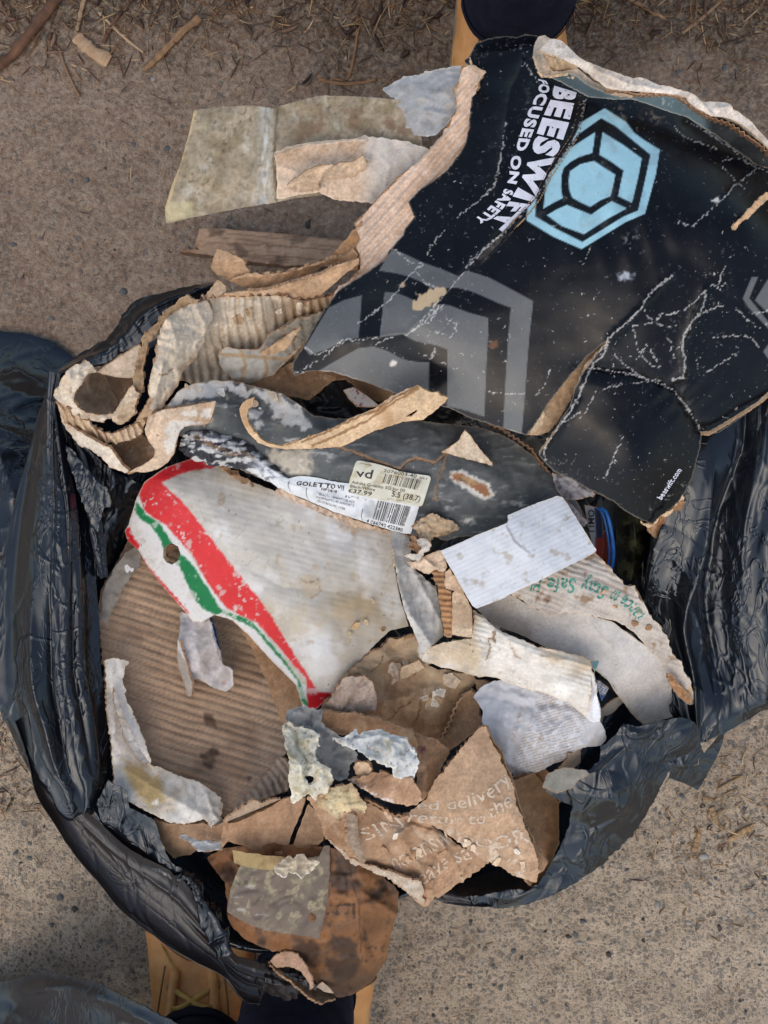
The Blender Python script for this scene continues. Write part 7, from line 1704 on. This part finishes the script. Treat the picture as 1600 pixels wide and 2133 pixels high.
    cr += [zE(q) for q in ("1000,1290 1100,1320 1330,1100 1400,1020 1530,930 1600,960", "970,650 1040,720 1260,800", "1300,880 1400,860 1520,920", "1050,610 1150,660 1300,760 1530,915", "1440,1060 1400,1030 1300,920")]
    for i, q in enumerate(cr):
        w = 1.0 if i not in (0, 1, 6) else 1.9
        p.line(CW, q, w, 4, 10, .78, .22, 9 + i)
    p.nz(CW, 7, .4, .52, .6, 23, 3, poly=zF("1000,350 1250,0 1400,30 1240,260 1130,470 1120,680 1000,720 1040,480")); p.nz(CW, 7, .44, .54, .5, 25, 3, poly=zB("700,640 980,300 1080,320 1000,640 800,680")); p.nz(CW, 7, .36, .5, .8, 27, 3, poly=zF("850,1480 1090,1280 1110,1370 900,1500")); p.nz(CW, 8, .34, .5, .8, 29, 3, poly=zF("240,1080 420,1200 440,1300 300,1180")); p.nz(CW, 9, .44, .54, .6, 31, 3, poly=zA("0,150 560,60 580,200 240,300"))
    p.s[:] = -.55; p.r[:] = .22
    p.r += .05 * sstep(-.2, .4, fbm(p.x / 140, p.y / 140, 3, 44))
bo = [*zA("60,235 100,200 150,108 220,78 300,62 380,56 450,62 520,38 600,52")] + px("1180,122 1250,178 1340,192 1450,228 1530,262 1640,322 1700,500 1690,790 1600,818 1570,850 1531,879 1500,900 1462,904 1458,930 1450,965 1442,996 1421,1038 1395,1062 1359,1092 1325,1078 1300,1062 1277,1044 1222,1017 1190,998 1153,982 1122,948 1150,908 1187,845 1200,806 1215,776 1240,742 1268,709 1245,724 1222,744 1190,780 1139,843 1118,880 1098,906 1084,903 1040,890 981,871 940,852 890,836 830,823 760,795 692,775 660,772 640,774 613,783 609,768 611,754 637,713 655,680 672,651 706,604 760,570 802,541 812,522 840,489 850,468 864,452 856,436 851,420 877,393 925,361 952,330 970,298 976,270 978,244 982,215 984,186 1000,152 985,140 970,132")
S_blk = sheet('front_panel', bx, bo,
      [(985, 100, 462), (1100, 80, 458), (1110, 140, 470), (980, 250, 478), (860, 420, 476), (1000, 420, 492), (1000, 560, 498), (720, 610, 474), (615, 778, 470), (690, 690, 484), (850, 660, 500), (800, 790, 478), (1000, 868, 486), (1180, 190, 484), (1230, 360, 502), (1340, 220, 488), (1450, 260, 482), (1640, 340, 462), (1400, 480, 516), (1300, 640, 512), (1200, 730, 502),
       (1100, 895, 486), (1560, 450, 508), (1450, 560, 512), (1690, 780, 462), (1600, 700, 486), (1465, 890, 470), (1400, 760, 496), (1300, 820, 496), (1250, 760, 500), (1250, 900, 494), (1360, 1085, 452), (1140, 950, 474), (1440, 990, 458), (1330, 980, 484), (1180, 880, 490)],
      black_paint, sp=2.5, th=3.5, jag=1.6, seed=291, wob=1.0, wsc=190, crum=.7, csc=190, mat=M_PRINT, edge=(206, 184, 156), under=lambda p: p.fill(176, 142, 110).var(.1, 40),
      steps=[(zA("964,500 936,640 906,780 808,930 708,1080 616,1260 530,1366 372,1540"), 5, 26)],
      folds=[(zF("1020,40 830,240 640,420"), 3, 10), (zF("500,600 780,640 900,680 1020,730 1190,970"), -5, 14), (zB("1300,0 1110,170 900,420 700,610 330,650"), 2.2, 8), (zE("1060,600 1300,760 1530,915"), -4, 9), (zE("1330,1100 1530,930"), 3, 8), (zF("1220,130 1130,330 1080,460 1090,660"), 2.5, 9), (zF("440,800 240,1090"), 2, 7), (zA("500,240 400,480 330,940 300,1100"), 2.5, 16), (zA("150,200 560,130"), 4, 20)],
      zf=lambda x, y: 1.2 * np.sin((x - .3 * y) / 9.0) * np.exp(-(((x - 1290) / 90) ** 2 + ((y - 470) / 70) ** 2)) + .8 * np.sin((x + 1.1 * y) / 8.0) * np.exp(-(((x - 1400) / 60) ** 2 + ((y - 820) / 40) ** 2)))
WHT = (226, 226, 236)
A1 = lambda s: zA(s)[0]
text('lettering', bx, S_blk, 'BEESWIFT', quad_map([(0, A1("740,425"), A1("885,468")), (.125, A1("716,522"), A1("868,545")), (.25, A1("655,662"), A1("826,696")), (.375, A1("600,812"), A1("770,858")), (.5, A1("550,975"), A1("696,1005")), (.69, A1("476,1168"), A1("584,1236")), (.76, A1("410,1275"), A1("542,1296")), (.88, A1("340,1372"), A1("478,1360")), (1, A1("250,1432"), A1("338,1500"))]), WHT, .06, .06, 3, lift=.7, maxlen=.06)
text('lettering', bx, S_blk, 'FOCUSED ON SAFETY', quad_map([(0, A1("612,372"), A1("664,384")), (.06, A1("622,415"), A1("690,425")), (.13, A1("606,478"), A1("684,490")), (.25, A1("528,640"), A1("610,652")), (.43, A1("443,897"), A1("515,902")), (.48, A1("415,945"), A1("485,952")), (.6, A1("393,1118"), A1("455,1126")), (.65, A1("366,1175"), A1("425,1190")), (.72, A1("345,1232"), A1("412,1248")), (.82, A1("270,1302"), A1("336,1340")), (.91, A1("205,1368"), A1("262,1404")), (1, A1("133,1412"), A1("178,1442"))]), WHT, .05, .04, 4, lift=.7, maxlen=.06)
text('lettering', bx, S_blk, 'beeswift.com', quad_map([(0, zF("955,1400")[0], zF("925,1385")[0]), (1, zF("1078,1220")[0], zF("1050,1205")[0])]), WHT, .025, .22, 5, lift=.6)
# rear plies along the top edge
sheet('rear_ply', bx, zE("140,318 200,296 262,292 330,318 400,372 480,410 560,438 640,446 700,446 860,446 940,448 1000,456 1050,480 1082,512 1130,540 1225,585 1290,590 1400,636 1500,716 1600,800 1640,860 1600,930 1530,915 1400,820 1260,720 1060,590 900,540 820,510 700,470 560,470 400,455 300,400"),
      [(1150, 160, 496), (1230, 175, 502), (1400, 215, 500), (1480, 240, 496), (1600, 320, 484), (1500, 280, 488), (1300, 205, 500)], lambda p: (p.fill(84, 104, 108).var(.08, 30), p.mix((26, 30, 32), sstep(1460, 1490, p.x)), p.mix((40, 52, 58), sstep(1300, 1240, p.x) * .5), p.nz((206, 204, 200), 9, .25, .4, .8, 3, 4, poly=zE("840,500 1000,460 1090,520 900,560")), p.nz((220, 212, 196), 14, .1, .35, .8, 5, poly=zE("1420,740 1640,760 1640,870 1500,820")), p.r.fill(.45), p.s.fill(-.8)),
      sp=2.6, th=1.2, jag=1.4, seed=292, wob=1, mat=M_PRINT, edge=(206, 186, 160))
sheet('rear_flap', bx, zE("70,52 110,42 150,66 95,135 112,190 150,260 170,285 240,280 330,262 350,280 430,345 500,385 560,412 640,432 700,444 690,450 620,446 560,438 500,430 440,405 400,382 330,330 262,298 200,300 110,322 75,285 48,240 35,190 34,140 48,90"),
      [(1115, 80, 488), (1112, 130, 498), (1140, 155, 494), (1200, 150, 500), (1300, 195, 504), (1220, 165, 492)], bk((196, 176, 152), k=.25), sp=2.5, th=1.6, jag=1, seed=293, crum=1, csc=30, folds=[(zE("40,180 70,280 110,322 262,296 400,380"), 5, 6)], edge=(190, 160, 126))
sheet('rear_flap', bx, zE("80,142 100,115 128,82 152,66 180,68 212,75 240,95 262,112 300,150 342,192 400,220 450,240 500,262 560,282 600,295 640,312 700,330 740,322 785,332 830,355 882,376 940,385 1000,402 1050,418 1102,432 1130,455 1152,482 1180,486 1250,484 1312,490 1345,500 1362,520 1366,545 1400,552 1440,580 1482,612 1540,680 1600,742 1640,790 1640,830 1600,792 1540,730 1500,698 1450,655 1400,620 1310,590 1222,580 1150,545 1082,500 1052,456 1000,440 900,430 800,424 700,415 610,410 520,395 480,362 440,330 390,290 342,256 280,230 200,188 140,165"),
      [(1126, 104, 512), (1150, 82, 508), (1200, 120, 514), (1260, 180, 512), (1340, 170, 506), (1440, 200, 508), (1470, 215, 506), (1540, 240, 500), (1600, 310, 494), (1300, 150, 512)], both(bk((216, 202, 186), k=.25), lambda p: p.nz((50, 46, 44), 12, -.1, .3, .9, 5, 4, poly=zE("620,300 700,285 790,310 800,335 720,338 660,325"))), sp=2.6, th=1.6, jag=1.2, seed=294, crum=1.2, csc=40,
      folds=[(zE("342,192 500,300 700,380 880,400"), 3, 12), (zE("1152,482 1222,580"), 4, 8), (zE("1362,520 1270,530"), 5, 8)], edge=(196, 168, 136))
sheet('rear_fold', bx, zE("108,175 150,185 220,205 300,228 338,252 320,268 250,272 190,284 160,275 130,230"), [(1135, 118, 500), (1200, 130, 502), (1160, 145, 494)], bk((184, 156, 120), k=.3), sp=2.5, th=1.2, jag=1, seed=295, folds=[(zE("180,200 200,280"), 4, 5)], crum=1.5, csc=20)
fluted('flute', bx, [(1262, 186, 506), (1320, 194, 506), (1380, 196, 506), (1415, 202, 505), (1440, 220, 503), (1482, 244, 500)], 0, 13, 3.2, 3, 5, (176, 134, 102), 21)
fluted('flute', bx, [(1482, 244, 500), (1520, 256, 498), (1556, 280, 494), (1600, 318, 488), (1620, 340, 486)], 0, 13, 4, 3, 5, (150, 112, 80), 22)
# bare corrugated ply where the printed face has torn off
def torn_paint(p):
    kraft((212, 182, 156), (166, 130, 100), (226, 204, 182), .3, .3)(p)
torn = [*zA("68,282 110,272 150,285 205,310")] + px("1006,152 992,190 986,244 978,300 960,335 932,366 885,398 860,425 872,454 848,492 820,525 808,545 760,578 712,610 690,620 705,598 728,584 748,570 752,545 745,520 748,492 741,468 755,452 770,432 800,402 835,368 868,338 905,300 934,265 950,235 953,210 948,190 955,176 960,150")
sheet('bared_ply', bx, torn, [(970, 150, 476), (985, 160, 474), (950, 240, 472), (900, 330, 470), (800, 430, 466), (760, 480, 466), (750, 570, 466), (700, 612, 466), (860, 420, 472)], torn_paint, sp=2.5, th=2, jag=2.4, seed=296,
      zf=lambda x, y: 1.0 * np.sin(2 * math.pi * (((x - 860) * .74 + (y - 380) * .67)) / 18.0 + .8 * fbm(x / 90, y / 90, 2, 3)), under=KB)
sheet('torn_corner', bx, zA("95,215 108,208 118,262 150,285 160,300 215,310 222,325 190,360 160,410 140,430 150,390 175,350 160,330 120,300 100,262"), [(980, 125, 482), (1010, 150, 486), (990, 180, 484)], kraft((206, 182, 150), k=.4), sp=2.2, th=1.2, jag=2, seed=297, crum=1.5, csc=14)
# the slit between the two leaves, and the lower torn edge
sheet('slit_lining', bx, zF("130,1005 180,930 240,830 300,740 400,620 480,530 640,420 600,500 500,600 440,700 400,800 330,920 270,990 200,1010"), [(1100, 900, 478), (1180, 780, 486), (1250, 715, 492), (1150, 890, 472)], bk((188, 156, 120), k=.3), sp=2.8, th=1.2, jag=1.5, seed=298, crum=1.2, csc=30)
sheet('slit_lining', bx, zF("150,1000 190,930 235,850 248,880 235,945 190,990"), [(1105, 895, 486), (1130, 860, 488), (1115, 900, 484)], bk((206, 176, 138), k=.3), sp=2.5, th=1, jag=1.5, seed=299)
sheet('torn_edge', bx, zF("820,1528 870,1545 900,1548 950,1500 1000,1470 1040,1440 1082,1370 1092,1395 1045,1425 1010,1490 980,1505 950,1500 915,1550 880,1570 830,1545"), [(1335, 1085, 456), (1360, 1095, 454), (1420, 1040, 462)], bk((214, 180, 138), k=.3), sp=2.4, th=1.2, jag=2.5, seed=300, crum=2, csc=16)
sheet('torn_edge', bx, zF("1185,985 1240,985 1300,950 1380,905 1450,860 1540,800 1620,725 1640,740 1560,805 1470,865 1390,915 1310,965 1240,1003 1195,998"), [(1460, 900, 468), (1540, 860, 470), (1600, 815, 468)], bk((212, 178, 136), k=.3), sp=2.4, th=1.2, jag=1.6, seed=301)
sheet('torn_edge', bx, zE("1360,1330 1410,1270 1460,1210 1520,1150 1560,1110 1640,1080 1640,1120 1570,1160 1500,1230 1420,1290 1380,1340"), [(1535, 460, 514), (1580, 420, 512), (1610, 405, 510)], bk((200, 160, 118), k=.4), sp=2.6, th=1.2, jag=3, seed=302, crum=2, csc=20)

# ------------------------------------------------------------------ loose flakes of ply still clinging to the soggy card
def flakes(host, parent, region, n, lo, hi, cols, seed, lift=1.2):
    rs = random.Random(seed)
    R = np.array(region); k = 0; tries = 0
    while k < n and tries < 400:
        tries += 1
        x, y = rs.uniform(R[:, 0].min(), R[:, 0].max()), rs.uniform(R[:, 1].min(), R[:, 1].max())
        if not inside(region, np.array([x]), np.array([y]))[0]:
            continue
        r = rs.uniform(lo, hi); a0 = rs.uniform(0, 6.3); el = rs.uniform(.35, .8); m = rs.randint(6, 9)
        pts = []
        for j in range(m):
            a = 2 * math.pi * j / m; q = r * rs.uniform(.55, 1.15)
            u, v = math.cos(a) * q, math.sin(a) * q * el
            pts.append((x + u * math.cos(a0) - v * math.sin(a0), y + u * math.sin(a0) + v * math.cos(a0)))
        up = rs.uniform(2, 6); dx, dy = math.cos(a0), math.sin(a0)
        zf = lambda X, Y, x=x, y=y, dx=dx, dy=dy, r=r, up=up: host.z(X, Y) * 1000 + lift + up * np.clip(((X - x) * dx + (Y - y) * dy) / r * .5 + .3, 0, 1) ** 2
        c = rs.choice(cols)
        sheet('ply_flake', parent, pts, [(0, 0, 0), (1, 0, 0), (0, 1, 0), (500, 500, 0)], kraft(c, k=.35), sp=2.2, th=.7, jag=2.6, jsc=7, seed=seed * 40 + k, zf=zf, crs=0.6, edge=tuple(min(255, int(v * 1.08)) for v in c))
        k += 1
PALE = [(216, 196, 168), (204, 178, 146), (228, 216, 198)]; MID = [(186, 150, 116), (166, 128, 94), (202, 172, 138)]; DKK = [(132, 96, 66), (112, 82, 58)]
flakes(S_low, kc, zD("500,580 700,660 960,800 1000,960 860,1060 640,930 470,860"), 9, 7, 20, PALE + MID, 3)
flakes(S_cone, kc, zD("900,700 1080,790 1320,830 1400,960 1330,970 1050,820"), 7, 6, 15, PALE, 4)
flakes(S_ck, ck, zH("640,330 900,280 1050,470 1250,520 1100,850 800,820 560,700"), 11, 8, 26, PALE + MID, 5)
flakes(S_rg, rg, zJ("1200,860 1400,700 1470,900 1330,960 1180,1090"), 5, 6, 14, [(186, 150, 106), (206, 180, 140)], 6)
flakes(S_shoe, sbx, zM("60,70 400,60 640,130 780,280 620,260 500,190 250,130"), 6, 6, 16, [(216, 212, 204), (190, 172, 146)], 7)
flakes(S_bk, cc, px("440,640 620,630 690,640 600,740 430,760"), 6, 8, 20, [(206, 190, 164), (176, 146, 112)], 8)
flakes(S_stay, wb, zQ("700,520 860,430 960,520 1100,700 1160,800 900,650"), 4, 5, 10, [(196, 150, 108), (150, 112, 78)], 9)
